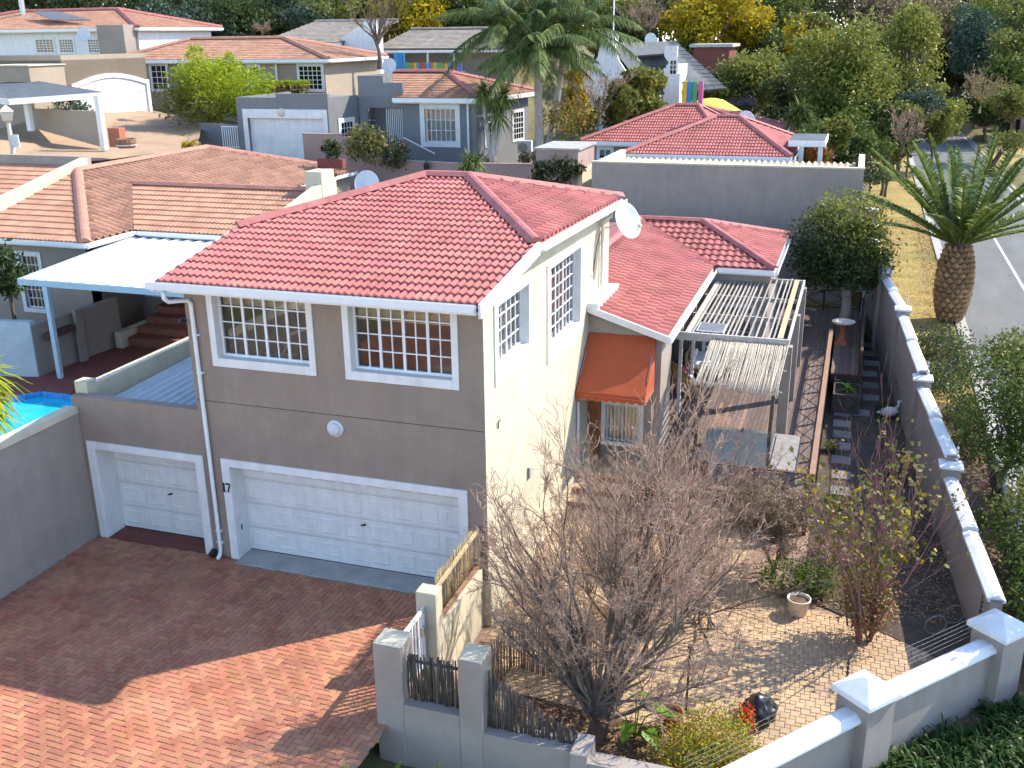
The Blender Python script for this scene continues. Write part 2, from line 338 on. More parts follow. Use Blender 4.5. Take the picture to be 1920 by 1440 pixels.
def window(parent, O, U, N, w_, h, nc, nr, depth, thick=(), bar=.03, glassm='pane_glass', frame='white_metal', name='window'):
    """steel window in an opening: bars are the window mesh, every pane a child"""
    O = Vector(O); U = Vector(U); N = Vector(N); Zv = Vector((0, 0, 1)); B = O-N*depth; mb = MB()
    fr = .05
    def bar_(u0, u1, z0, z1, d=.04):
        mb.extrude([B+U*u0+Zv*z0+N*d/2, B+U*u1+Zv*z0+N*d/2, B+U*u1+Zv*z1+N*d/2, B+U*u0+Zv*z1+N*d/2], -N*d)
    bar_(0, w_, 0, fr, .06); bar_(0, w_, h-fr, h, .06); bar_(0, fr, fr, h-fr, .06); bar_(w_-fr, w_, fr, h-fr, .06)
    cw = (w_-2*fr)/nc; rh = (h-2*fr)/nr
    for i in range(1, nc):
        b = bar*(1.9 if i in thick else .8); bar_(fr+cw*i-b/2, fr+cw*i+b/2, fr, h-fr, .05 if i in thick else .035)
    for j in range(1, nr): bar_(fr, w_-fr, fr+rh*j-bar*.4, fr+rh*j+bar*.4, .03)
    o = mb.obj(name, frame, parent)
    pm = MB().add([Vector((0, 0, 0)), U*(cw-.02), U*(cw-.02)+Zv*(rh-.02), Zv*(rh-.02)], [(0, 1, 2, 3)]).mesh('pane', glassm)
    for i in range(nc):
        for j in range(nr):
            put('pane', pm, o, loc=B+U*(fr+cw*i+.01)+Zv*(fr+rh*j+.01)-N*.004)
    return o

def trim(parent, O, U, N, w_, h, t, d=.03, sill=None, top=None, m='white', name='window_surround'):
    """raised plaster band round an opening"""
    O = Vector(O); U = Vector(U); N = Vector(N); Zv = Vector((0, 0, 1)); mb = MB(); sb = t if sill is None else sill; tp = t if top is None else top
    def q(u0, u1, z0, z1): mb.extrude([O+U*u0+Zv*z0-N*.01, O+U*u1+Zv*z0-N*.01, O+U*u1+Zv*z1-N*.01, O+U*u0+Zv*z1-N*.01], N*(d+.01))
    q(-t, 0, -sb, h+tp); q(w_, w_+t, -sb, h+tp)
    if sb: q(0, w_, -sb, 0)
    if tp: q(0, w_, h, h+tp)
    return mb.obj(name, m, parent, bevel=.006)

TILE_N = 6
def tile_mesh(name, w_, L, m, amp=.02, lift=.048):
    nu = 2*TILE_N; V = []; F = []
    for i in range(nu+1):
        u = w_*i/nu; h = amp*((1-math.cos(4*math.pi*i/nu))/2)**(1.6 if amp > .05 else 1)
        V += [(u, 0, h+lift-.046), (u, 0, h+lift), (u, 0, h+lift), (u, L*1.04, h+.004)]
    for i in range(nu):
        a = i*4; b = a+4; F += [(a, b, b+1, a+1), (a+2, b+2, b+3, a+3)]
    me = bpy.data.meshes.new(name); me.from_pydata(V, [], F); me.materials.append(MT[m])
    me.polygons.foreach_set('use_smooth', [True]*len(F)); me.update(); return me
_tm = {}
def roof_plane(parent, P0, U, S, poly, m, tw=.3, tl=.33, single=0, amp=.045):
    """tiles on one roof slope. P0 eave origin, U along the eave, S up the slope (unit), poly in (u,s) metres.
    Returns list of candidate full tiles; cut tiles and the remainder are joined."""
    P0 = Vector(P0); U = Vector(U).normalized(); S = Vector(S).normalized(); N = U.cross(S).normalized()
    M = Matrix((U, S, N)).transposed().to_4x4()
    us = [p[0] for p in poly]; ss = [p[1] for p in poly]
    def span(u):
        xs = []
        n = len(poly)
        for i in range(n):
            (a, b), (c, d) = poly[i], poly[(i+1) % n]
            if (a-u)*(c-u) <= 0 and abs(a-c) > 1e-9: xs.append(b+(d-b)*(u-a)/(c-a))
        return (min(xs), max(xs)) if len(xs) >= 2 else None
    full = []; V = []; F = []
    nu = 2*TILE_N; du = tw/nu
    for j in range(int(math.ceil(max(ss)/tl))):
        s0 = j*tl; u = math.floor(min(us)/tw)*tw
        while u < max(us):
            a = span(u+.01); b = span(u+tw-.01)
            jit = random.uniform(-.006, .006)
            if a and b and a[0] <= s0+.01 and b[0] <= s0+.01 and a[1] >= s0+tl and b[1] >= s0+tl:
                full.append((P0+U*u+S*(s0+jit)+N*random.uniform(0, .004), M))
            else:
                for k in range(nu):
                    sp = span(u+du*(k+.5))
                    if not sp: continue
                    lo = max(sp[0], s0); hi = min(sp[1], s0+tl*1.04)
                    if hi-lo < .02: continue
                    pw_ = 1.6 if amp > .05 else 1; h0 = amp*((1-math.cos(4*math.pi*k/nu))/2)**pw_; h1 = amp*((1-math.cos(4*math.pi*(k+1)/nu))/2)**pw_
                    def ht(s_): return .048+(.004-.048)*(s_-s0)/(tl*1.04)
                    o = len(V)
                    for (uu, h) in ((u+du*k, h0), (u+du*(k+1), h1)):
                        for (s_, z) in ((lo, h+ht(lo)-.046), (lo, h+ht(lo)), (hi, h+ht(hi))): V.append(P0+U*uu+S*s_+N*z)
                    F += [(o, o+3, o+4, o+1), (o+1, o+4, o+5, o+2)]
            u += tw
    return dict(full=full, V=V, F=F, m=m, tw=tw, tl=tl, amp=amp)
def tile_roof(parent, planes, single=300):
    """the tiles that show largest become pieces of their own, the rest one joined part"""
    allf = [(p, M, d) for d in planes for p, M in d['full']]
    allf.sort(key=lambda t: (t[0]-Vector(CAM)).length)
    V = []; F = []; m = planes[0]['m']
    for d in planes:
        o = len(V); V += [tuple(v) for v in d['V']]; F += [tuple(i+o for i in f) for f in d['F']]
    nf = len(F)
    for i, (p, M, d) in enumerate(allf):
        key = (d['m'], d['tw'], d['tl'], d['amp'])
        if key not in _tm: _tm[key] = tile_mesh('tile', d['tw']*.995, d['tl'], d['m'], d['amp'])
        if i < single:
            o = put('tile', _tm[key], parent); o.matrix_local = Matrix.Translation(p)@M
            if i % 3: o.rotation_euler.z += random.uniform(-.004, .004)
        else:
            me = _tm[key]; off = len(V); T = Matrix.Translation(p)@M
            V += [tuple(T@v.co) for v in me.vertices]; F += [tuple(k+off for k in f.vertices) for f in me.polygons]
    me = bpy.data.meshes.new('tile'); me.from_pydata(V, [], F); me.materials.append(MT[m]); me.polygons.foreach_set('use_smooth', [i >= nf for i in range(len(F))]); me.update()
    put('tile_field', me, parent, kind='stuff')
def caps(parent, a, b, m, r=.11, L=.5, name='ridge_tile', n=4):
    """row of half-round ridge tiles from a to b, each a piece"""
    a = Vector(a); b = Vector(b); d = b-a; k = max(1, int(d.length/L)); st = d/k; dn = d.normalized()
    side = dn.cross(Vector((0, 0, 1))).normalized(); up = side.cross(dn).normalized()
    V = []
    for i, (t, rr) in enumerate(((0, r*1.03), (1.03, r))):
        for q in range(n+1):
            cx_, cz_ = ((1.45, 0), (.62, .78), (0, .92), (-.62, .78), (-1.45, 0))[q]; V.append(dn*(st.length*t)+side*(rr*cx_)+up*(rr*cz_))
    F = [(q, q+1, n+2+q, n+1+q) for q in range(n)]+[tuple(range(n, -1, -1))]
    mb = MB(); mb.add(V, F); me = mb.mesh(name, m)
    for i in range(k): put(name, me, parent, loc=a+st*i)
def gutter(parent, a, b, out, m='white_metal', w_=.13, h=.14, name='gutter'):
    """square gutter with fascia board behind, running a to b; out = outward direction"""
    a = Vector(a); b = Vector(b); o = Vector(out); z = Vector((0, 0, 1)); mb = MB()
    def bx(d0, d1, z0, z1): mb.extrude([a+o*d0+z*z0, a+o*d1+z*z0, a+o*d1+z*z1, a+o*d0+z*z1], b-a)
    bx(w_-.01, w_, -h, 0); bx(0, w_-.01, -h, -h+.01); bx(0, .01, -h+.01, -.01); bx(-.03, 0, -h-.07, -.012)
    return mb.obj(name, m, parent)
# ================================================================== MAIN HOUSE
GZ = -.55   # courtyard level (driveway is 0)
X_, Y_, Z_ = Vector((1, 0, 0)), Vector((0, 1, 0)), Vector((0, 0, 1))
def tiles_on(pts, m, tw=.3, tl=.33, amp=.045):
    pts = [Vector(p) for p in pts]; U = (pts[1]-pts[0]).normalized()
    far = max(pts, key=lambda p: ((p-pts[0])-U*((p-pts[0]).dot(U))).length)
    S = (far-pts[0]); S = (S-U*S.dot(U)).normalized()
    return roof_plane(None, pts[0], U, S, [((p-pts[0]).dot(U), (p-pts[0]).dot(S)) for p in pts], m, tw, tl, amp=amp)
def deck_of(mb, planes, t=.05):
    for pts in planes:
        mb.extrude([Vector(p)-Z_*(t+.005) for p in pts], (0, 0, t))

house = thing('house', 'two-storey taupe and cream house with red tiled roof and white garage doors', 'house', (-3, 0, 0))
# ---- walls
W0 = -6.35
f = MB()
wall(f, (W0, 0, 0), X_, -Y_, 6.345, 6.1, [(.657, 2.737, 4.56, 5.98), (3.642, 5.725, 4.56, 5.98), (.632, 5.77, 0, 2.17)], .28)
f.obj('front_wall', 'taupe', house)
f = MB()
wall(f, (0, .285, 0), Y_, X_, 9.6, 6.1, [(.786-.285, 2.68-.285, 4.56, 5.83), (4.25-.285, 6.85-.285, 3.92, 5.79)], .25)
f.box(-.0045, 0, .002, .284, .0, 6.1)
f.extrude([(0, 0, 6.1), (0, 9.885, 6.1), (0, 9.885, 6.5), (0, 2.46, 6.62), (0, 0, 6.2)], (-.25, 0, 0))
f.box(-.3, .06, -.04, 9.9, GZ-.3, .42)
f.obj('side_wall', 'cream', house)
f = MB(); wall(f, (W0, 9.885, 0), -Y_, -X_, 9.6, 6.1, [], .25); wall(f, (-.25, 9.885, 0), -X_, Y_, 5.85, 6.1, [], .25)
f.obj('rear_wall', 'taupe', house)
# rooms
f = MB(); f.box(W0+.25, -.25, .48, 9.6, 3.5, 3.6); f.obj('upper_floor', 'floor_wood', house)
f = MB(); f.box(W0+.25, -.25, .28, 9.6, 6.0, 6.06); f.box(W0+.25, -.25, 4.6, 4.7, 3.61, 5.99); f.obj('room_lining', 'room_wall', house)
f = MB(); f.box(-5.4, -3.9, .75, 1.5, 4.28, 4.33); f.box(-5.3, -5.25, .8, 1.4, 3.6, 4.28); f.box(-4.0, -3.95, .8, 1.4, 3.6, 4.28); f.obj('desk', 'furn_dark', house)
f = MB(); f.tube([(-4.9, 1.1, 4.33), (-4.7, 1.2, 4.8), (-4.2, 1.25, 5.0)], .03); f.box(-5.1, -4.6, .9, 1.2, 4.33, 4.37); f.obj('desk_lamp', 'furn_light', house)
f = MB(); f.box(-2.3, -.9, 1.6, 3.6, 3.6, 4.05); f.box(-1.4, -1.0, .9, 1.4, 3.6, 4.5); f.obj('bed', 'furn_light', house, bevel=.05)
# crack / floor joint line
MB().box(W0+.02, -.01, -.004, .01, 3.588, 3.602).obj('expansion_joint', 'dark_soil', house)
# ---- roof
ZE, KS = 6.15, .182
RF = lambda y: ZE+KS*(y+.45)
XL, XR = -6.62, .25
hr, hl = Vector((XR, 2.46, RF(2.46))), Vector((XL, 2.5, RF(2.5)))
rr, rl = Vector((-2.64, 6.4, RF(6.4))), Vector((-3.75, 6.4, RF(6.4)))
br, bl = Vector((XR, 10.15, 6.47)), Vector((XL, 10.2, 6.5))
e0, e1 = Vector((XL, -.45, ZE)), Vector((XR-.12, -.45, ZE))
PF = [e0, e1, hr, rr, rl, hl]; PR = [hr, br, rr]; PB = [br, bl, rl, rr]; PL = [bl, hl, rl]
mb = MB(); deck_of(mb, (PF, PR, PB, PL)); roof = mb.obj('roof', 'red_cap', house)
tile_roof(roof, [tiles_on(PF, 'red_tile', .3, .335), tiles_on(PR, 'red_tile', .62, .335, .1), tiles_on(PB, 'red_tile'), tiles_on(PL, 'red_tile')], 300)
up = Z_*.06
for a, b in ((hr, rr), (hl, rl), (rl, rr), (br, rr), (bl, rl)): caps(roof, a+up, b+up, 'red_cap', r=.115) if a.y > 0 else None
# verge board on the right, gutters
mb = MB(); mb.extrude([e1+Vector((.0, -.12, -.2)), e1+Vector((.0, -.12, .06)), hr+Vector((0.02, .05, .07)), hr+Vector((0.02, .05, -.2))], (.05, 0, 0))
mb.obj('verge_board', 'white', house)
mb = MB(); mb.extrude([e0+Vector((.0, -.1, -.16)), e0+Vector((0, -.1, .03)), hl+Vector((0, 0, .03)), hl+Vector((0, 0, -.16))], (-.04, 0, 0)); mb.obj('verge_board', 'white', house)
gutter(house, (XL-.15, -.46, ZE+.03), (XR-.2, -.46, ZE+.03), -Y_)
gutter(house, hr+Vector((.02, .12, -.02)), br+Vector((.02, .1, -.02)), X_, h=.12)
MB().box(W0-.3, XR-.14, -.43, -.006, 5.99, 6.03).obj('soffit', 'white', house)
MB().extrude([(.02, 2.6, 6.42), (XR, 2.6, 6.45), (XR, 10.1, 6.32), (.02, 10.1, 6.3)], (0, 0, .03)).obj('soffit', 'white', house)
# ---- front windows
for x in (-5.693, -2.708):
    window(house, (x, 0, 4.56), X_, -Y_, 2.08, 1.42, 8, 4, .2, (2, 4, 6))
    trim(house, (x, 0, 4.56), X_, -Y_, 2.08, 1.42, .135, .03, .18, 0)
    mb = MB(); mb.box(x-.02, x+2.1, -.0, .2, 4.535, 4.562); mb.obj('sill', 'white', house)
    mb = MB(); mb.box(x-.004, x+.004, .001, .2, 4.56, 5.98); mb.box(x+2.076, x+2.084, .001, .2, 4.56, 5.98); mb.obj('reveal', 'white', house)
    n = 11 if x < -4 else 14
    sl_ = MB().box(x+.05, x+2.03, .29, .315, 0, .02).mesh('slat', 'blind'); bo = MB().box(x+.05, x+2.03, .28, .325, 5.94, 5.98).obj('blind', 'blind', house)
    for k in range(n): put('slat', sl_, bo, loc=(0, 0, 5.91-k*.03), rot=None)
# ---- side windows with tall white aprons
for (y0, y1, z0, z1, nc, nr, th, zap) in ((.786, 2.68, 4.56, 5.83, 6, 4, (3,), 4.30), (4.25, 6.85, 3.92, 5.79, 8, 6, (3, 5), 3.66)):
    window(house, (0, y0, z0), Y_, X_, y1-y0, z1-z0, nc, nr, .17, th)
    trim(house, (0, y0, z0), Y_, X_, y1-y0, z1-z0, .22, .03, z0-zap, .14)
    mb = MB(); mb.box(-.2, .035, y0, y1, z0-.03, z0+.003); mb.obj('sill', 'white', house)
    mb = MB(); mb.box(-.17, -.001, y1-.004, y1+.004, z0, z1); mb.obj('reveal', 'white', house)
    # drawn curtains in folds
    mb = MB(); n = 46; V = []; F = []
    for i in range(n+1):
        y = y0+(y1-y0)*i/n; x = -.36+.035*math.sin(i*1.9)
        V += [(x, y, z0-.1), (x, y, z1)]
        if i and not (nc == 8 and 14 < i < 26): F.append((2*i-2, 2*i, 2*i+1, 2*i-1))
    mb.add(V, F); mb.obj('curtain', 'curtain' if nc == 6 else 'maroon', house, smooth=True)
# ---- garage doors
def garage_door(x0, x1, h, y, ncol, rows, handle, slots):
    mb = MB(); mb.box(x0, x1, y, y+.05, .02, h)
    d = mb.obj('garage_door', 'white', house)
    z = .03; hs = [(h-.03)*r for r in rows]
    grooves = MB()
    for i, r in enumerate(hs):
        cw = (x1-x0)/ncol
        if i < len(hs)-1 or not slots:
            ph = r*.62; pw = cw*.76
            pm = MB(); t = .011
            # raised-and-fielded panel: sloped edge round a flat centre
            a = [(-pw/2, 0, -ph/2), (pw/2, 0, -ph/2), (pw/2, 0, ph/2), (-pw/2, 0, ph/2)]
            b = [(-pw/2+.025, -t, -ph/2+.025), (pw/2-.025, -t, -ph/2+.025), (pw/2-.025, -t, ph/2-.025), (-pw/2+.025, -t, ph/2-.025)]
            c = [(-pw/2+.05, -t, -ph/2+.05), (pw/2-.05, -t, -ph/2+.05), (pw/2-.05, -t, ph/2-.05), (-pw/2+.05, -t, ph/2-.05)]
            e = [(-pw/2+.06, -t+.01, -ph/2+.06), (pw/2-.06, -t+.01, -ph/2+.06), (pw/2-.06, -t+.01, ph/2-.06), (-pw/2+.06, -t+.01, ph/2-.06)]
            pm.add(a+b+c+e, [(k, (k+1) % 4, 4+(k+1) % 4, 4+k) for k in range(4)]+[(4+k, 4+(k+1) % 4, 8+(k+1) % 4, 8+k) for k in range(4)]+[(8+k, 8+(k+1) % 4, 12+(k+1) % 4, 12+k) for k in range(4)]+[(12, 13, 14, 15)])
            me = pm.mesh('panel', 'white')
            for k in range(ncol): put('panel', me, d, loc=(x0+cw*(k+.5), y-.001, z+r/2))
        else:
            for k in range(ncol): grooves.box(x0+cw*(k+.12), x0+cw*(k+.88), y-.004, y+.001, z+r*.42, z+r*.52)
        z += r
        if i < len(hs)-1: grooves.box(x0+.01, x1-.01, y-.004, y+.001, z-.006, z+.004); grooves.box(x0+.01, x1-.01, y-.003, y+.001, z+.03, z+.035)
    grooves.obj('groove', 'concrete', d)
    mb = MB(); mb.tube([(handle-.05, y-.06, h*.47), (handle+.05, y-.06, h*.48)], .018); mb.tube([(handle, y-.06, h*.475), (handle, y, h*.475)], .015); mb.obj('handle', 'black', d)
    MB().box(x0, x1, y-.012, y-.002, .0, .03).obj('rubber_seal', 'black', d)
garage_door(-5.72, -.58, 2.17, .46, 9, (.25, .27, .27, .21), -2.9, True)
garage_door(-9.13, -6.55, 2.17, .56, 4, (.25, .27, .25, .23), -7.72, False)
for (x0, x1, dep, rx) in ((-5.718, -.58, .48, .19), (-9.13, -6.55, .58, .2)):
    trim(house, (x0, 0, 0), X_, -Y_, x1-x0, 2.17, rx, .035, 0, .17, name='garage_surround')
    mb = MB(); mb.box(x0-.12, x0+.004, -.0, dep, 0, 2.17); mb.box(x1-.004, x1+.12, 0, dep, 0, 2.17); mb.box(x0+.004, x1-.004, 0, dep, 2.166, 2.3); mb.obj('garage_reveal', 'white', house)
    mb = MB(); mb.box(x0-.1, x1+.1, dep, dep+.1, 0, 3.0); mb.obj('garage_back', 'black', house)
MB().box(-5.716, -5.705, .16, .2, .62, .74).obj('keypad', 'black', house)
# ---- single garage block with parapet and flat sheet roof
f = MB(); wall(f, (-9.55, 0, 0), X_, -Y_, 3.2, 3.36, [(.42, 3.0, 0, 2.17)], .22); f.obj('garage_wall', 'taupe', house)
f = MB(); f.box(-9.55, -9.3, .225, 6.2, 0, 3.5); f.box(-9.6, -9.27, .2, .5, 3.2, 3.62); f.box(-9.58, -9.28, 4.4, 5.1, 3.5, 3.56); f.obj('garage_parapet', 'cream', house)
V = []; F = []; n = 60
for i in range(n+1):
    x = -9.28+2.9*i/n; z = 3.0+.035*math.sin(i*2*math.pi/5); V += [(x, .26, z-.04), (x, .26, z), (x, 6.2, z+.16)]
    if i: F += [(3*i-3, 3*i, 3*i+1, 3*i-2), (3*i-2, 3*i+1, 3*i+2, 3*i-1)]
MB().add(V, F).obj('garage_sheet_roof', 'corr_blue', house)
# ---- rainwater pipes
def pipe(pts, r=.045, m='white_metal', name='downpipe', par=house): return MB().tube(pts, r, 8).obj(name, m, par, smooth=True)
pipe([(-6.42, -.52, 6.0), (-6.42, -.52, 5.86), (-6.38, -.46, 5.78), (-6.2, -.1, 5.74), (-6.16, -.06, 5.66), (-6.14, -.055, .2), (-6.14, -.1, .08), (-6.14, -.2, .03)])
for z in (5.0, 4.2, .35, .62): MB().box(-6.215, -6.065, -.07, .0, z, z+.03).obj('pipe_bracket', 'white_metal', house)
MB().tube([(-6.33, -.02, .12), (-6.33, -.16, .06)], .07, 10).obj('drain_outlet', 'black', house)
pipe([(.30, 8.85, 6.32), (.30, 8.85, 6.2), (.1, 8.85, 6.08), (.07, 8.85, 5.95), (.07, 8.85, 4.36), (.16, 8.85, 4.24)])
pipe([(.06, 6.6, 1.9), (.06, 6.6, GZ)], .03)
mb = MB(); mb.tube([(.012, 8.3, 5.2), (.012, 8.15, 4.9), (.012, 8.5, 5.5), (.012, 9.2, 6.0)], .008, 5); mb.obj('aerial_cable', 'black', house)
mb = MB(); mb.tube([(.02, .66, 3.42), (.03, .66, 3.56), (.05, .72, 3.58)], .014, 6); mb.obj('wall_hook', 'black', house)
mb = MB(); mb.box(.0, .06, 2.55, 2.72, 1.55, 1.8); mb.obj('meter_box', 'concrete', house)
mb = MB(); mb.lathe((-6.43, -.05, 5.3), [(.0, .09), (.05, .08), (.05, -.02), (.03, -.05)], 8, ((1, 0, 0), (0, 0, 1), (0, -1, 0))); mb.box(-6.45, -6.35, -.03, .0, 5.27, 5.33); mb.obj('security_light', 'black', house)
# ---- house number 17, bold serif digits
mb = MB(); y = -.052
def dig(pts): mb.extrude([(-5.93+p[0]*.105, y, 1.585+p[1]*.105) for p in pts], (0, .012, 0))
dig([(.25, .12), (.62, .12), (.62, 2), (.38, 2), (.1, 1.72), (.1, 1.58), (.3, 1.66), (.25, 1.5)]); dig([(0, 0), (.85, 0), (.85, .12), (0, .12)])
dig([(.95, 1.55), (1.05, 1.55), (1.15, 1.68), (1.95, 1.68), (2.0, 2), (.95, 2)]); dig([(1.2, 0), (1.5, 0), (1.6, .7), (2.0, 1.68), (1.72, 1.68), (1.3, .8)])
mb.obj('house_number', 'black', house)
# ---- threshold
MB().box(-5.72, -.4, -.2, .46, -.05, .018).obj('garage_threshold', 'concrete', house, bevel=.01)
MB().box(-9.1, -6.5, -.02, .56, -.05, .012).obj('garage_threshold', 'brick_red', house)

# ---- single-storey wing
wz, wk = 3.46, .307
WX, WY = 2.05, 7.6
ridY, ridX = 18.8, 1.25
W1 = [(WX, WY, wz), (WX, 16.05, wz), (-1, ridY, wz+wk*3.05), (-1, 9.95, wz+wk*3.05), (0.0, 9.94, wz+wk*2.05), (0.0, WY, wz+wk*2.05)]
W2 = [(WX, 16.05, wz), (3.95, 16.05, wz), (ridX, ridY, wz+wk*3.05), (-1, ridY, wz+wk*3.05)]
W3 = [(3.95, 16.05, wz), (3.95, 22.2, wz), (ridX, ridY, wz+wk*3.05)]
W4 = [(-1, 9.95, wz+wk*3.05), (-1, ridY, wz+wk*3.05), (-4.2, 22, wz), (-4.2, 9.95, wz)]
W5 = [(3.95, 22.2, wz), (-4.2, 22.2, wz), (-1, ridY, wz+wk*3.05), (ridX, ridY, wz+wk*3.05)]
mb = MB(); deck_of(mb, (W1, W2, W3, W4, W5)); lroof = mb.obj('lower_roof', 'red_cap', house)
tile_roof(lroof, [tiles_on(W1, 'red_tile', .68, .32, .11), tiles_on(W2, 'red_tile', .5, .34), tiles_on(W3, 'red_tile', .68, .32, .11)], 150)
for a, b in ((W2[1], W2[2]), (W2[3], W2[2]), (W3[1], W3[2]), (W1[3], W1[2])): caps(lroof, Vector(a)+up, Vector(b)+up, 'red_cap', .11)
mb = MB(); a, b = Vector((0.0, WY, wz+wk*2.05)), Vector((WX+.1, WY, wz-.03)); mb.extrude([a+Z_*.07, b+Z_*.05, b-Z_*.13, a-Z_*.11], (0, -.05, 0)); mb.obj('verge_board', 'white', house)
gutter(house, (WX, WY, wz-.01), (WX, 15.85, wz-.01), X_); gutter(house, (WX+.14, 16.05, wz-.01), (3.95, 16.05, wz-.01), -Y_); gutter(house, (3.95, 15.95, wz-.01), (3.95, 22.2, wz-.01), X_)
MB().box(.0, .3, 7.6, 9.9, 4.02, 4.2).obj('flashing', 'white', house)
f = MB()
wall(f, (0, 7.8, GZ), X_, -Y_, 1.9, 4.0, [(.49, 1.37, 1.0, 2.02)], .2)
f.extrude([(0, 7.8, 3.45), (1.9, 7.8, 3.45), (1.9, 7.8, 3.5), (0, 7.8, 4.02)], (0, .2, 0))
wall(f, (1.9, 8.0, GZ), Y_, X_, 1.3, 3.95, [], .2); wall(f, (1.68, 9.305, GZ), -X_, Y_, 1.48, 3.95, [], .2); wall(f, (.2, 9.31, GZ), Y_, X_, 6.7, 3.95, [(1.0, 3.0, .75, 2.9), (3.9, 6.3, .75, 2.9)], .2); wall(f, (.2, 16.2, GZ), X_, -Y_, 1.69, 3.95, [], .2)
wall(f, (1.9, 16.2, GZ), X_, -Y_, 1.9, 3.95, [(.35, 1.45, 1.4, 2.7)], .2)
wall(f, (3.8, 16.4, GZ), Y_, X_, 5.6, 3.95, [], .2)
f.obj('wing_wall', 'taupe_grey', house)
MB().box(-2.3, -.01, 10.2, 21.9, GZ, .19).obj('wing_floor', 'floor_wood', house)
MB().box(-2.38, -2.3, 9.9, 22, GZ, 3.4).obj('wing_lining', 'room_wall', house)
for yy in (11.0, 13.4, 15.8): MB().box(1.84, 1.93, yy-.05, yy+.05, .2, 3.42).obj('veranda_post', 'white', house)
MB().box(1.8, 1.95, 9.3, 16.1, 3.25, 3.42).obj('veranda_beam', 'white', house)
for (y0, y1) in ((10.31, 12.31), (13.21, 15.61)):
    window(house, (.2, y0, .2), Y_, X_, y1-y0, 2.15, 4, 1, .08, (2,), bar=.05, name='sliding_door')
    trim(house, (.2, y0, .2), Y_, X_, y1-y0, 2.15, .08, .02, 0)
window(house, (2.25, 16.2, .85), X_, -Y_, 1.1, 1.3, 3, 3, .08); trim(house, (2.25, 16.2, .85), X_, -Y_, 1.1, 1.3, .1, .02)
# entrance under the awning: barred window over bamboo blind, plank door at the left
window(house, (.49, 7.8, .45), X_, -Y_, .88, 1.02, 2, 1, .12)
trim(house, (.49, 7.8, .45), X_, -Y_, .88, 1.02, .12, .03)
g = MB()
for k in range(9): g.tube([(.53+k*.1, 7.765, .47), (.53+k*.1, 7.765, 1.45)], .011, 6)
g.obj('burglar_bars', 'white_metal', house)
MB().box(.5, 1.36, 7.99, 8.01, .45, 1.47).obj('bamboo_blind', 'blind', house)
dr = MB().box(.04, .36, 7.74, 7.79, .0, 2.1).obj('front_door', 'brown_door', house)
MB().tube([(.31, 7.72, 1.0), (.31, 7.70, 1.0), (.24, 7.70, 1.0)], .012, 6).obj('handle', 'steel', dr)
for k, (y0, y1, z) in enumerate(((6.55, 7.75, -.05), (6.05, 6.55, -.22), (5.6, 6.05, -.39))):
    MB().box(.08, 1.75-.1*k, y0, y1, GZ, z).obj('entrance_step', 'stair_brick', house, bevel=.01)
    MB().box(.07, 1.78-.1*k, y0-.03, y1, z+.004, z+.045).obj('step_tread', 'court_paver', house, bevel=.008)

# ---- things fixed to the house
aw = thing('awning', 'orange canvas awning with scalloped valance over the entrance', 'awning', (.9, 7.75, 2.2))
ax0, ax1, ay1, ay0, az1, az0 = .02, 1.76, 7.76, 6.5, 3.4, 2.22
mb = MB(); n = 10
V = []; F = []
for i in range(n+1):
    for j in range(7):
        s = j/6; x = ax0+(ax1-ax0)*i/n; sag = -.03*math.sin(math.pi*s)-.012*math.sin(math.pi*i/n*2)**2*s
        V.append((x, ay1+(ay0-ay1)*s, az1+(az0-az1)*s+sag))
for i in range(n):
    for j in range(6): a = i*7+j; F.append((a, a+1, a+8, a+7))
mb.add(V, F); mb.obj('canopy', 'awning', aw, smooth=True)
mb = MB()
for x in (ax0, ax1): mb.add([(x, ay1, az1), (x, ay0, az0), (x, ay1, az0)], [(0, 1, 2)])
mb.obj('side_panel', 'awning', aw)
mb = MB(); pp = MB()
def valance(a, b):
    a = Vector(a); b = Vector(b); L = (b-a).length; k = max(2, int(L/.21)); V = []; F = []; m_ = k*6; low = []
    for i in range(m_+1):
        p = a+(b-a)*(i/m_); dz = .17+.05*abs(math.sin(math.pi*i/6)); V += [p, p-Z_*dz]; low.append(p-Z_*(dz-.005)+Vector((.003, -.003, 0)))
        if i: F.append((2*i-2, 2*i-1, 2*i+1, 2*i))
    mb.add(V, F); pp.tube(low, .006, 4)
    pp.tube([a-Z_*.09+Vector((.003, -.004, 0)), b-Z_*.09+Vector((.003, -.004, 0))], .004, 4)
valance((ax0, ay0, az0), (ax1, ay0, az0)); valance((ax1, ay0, az0), (ax1, ay1, az0)); valance((ax0, ay0, az0), (ax0, ay1, az0))
mb.obj('valance', 'awning', aw); pp.obj('piping', 'awning_pipe', aw)
mb = MB(); mb.tube([(ax0+.02, ay0+.02, az0-.01), (ax1-.02, ay0+.02, az0-.01)], .014, 6)
for x in (ax0+.02, ax1-.02): mb.tube([(x, ay0+.02, az0-.01), (x, ay1, az0-.01)], .014, 6); mb.tube([(x, ay0+.02, az0-.02), (x, ay1, az1-.04)], .014, 6)
mb.obj('frame', 'steel', aw)

lp = thing('wall_lamp', 'round white bulkhead lamp on the taupe wall above the double garage', 'lamp', (-3.15, 0, 3.3))
MB().lathe((-3.15, 0, 3.32), [(.17, 0), (.17, .05), (.155, .06)], 24, ((1, 0, 0), (0, 0, 1), (0, -1, 0)), True).obj('base_ring', 'white_metal', lp)
MB().lathe((-3.15, -.055, 3.32), [(.15, 0), (.14, .045), (.1, .08), (.0, .095)], 24, ((1, 0, 0), (0, 0, 1), (0, -1, 0))).obj('diffuser', 'dish', lp, smooth=True)

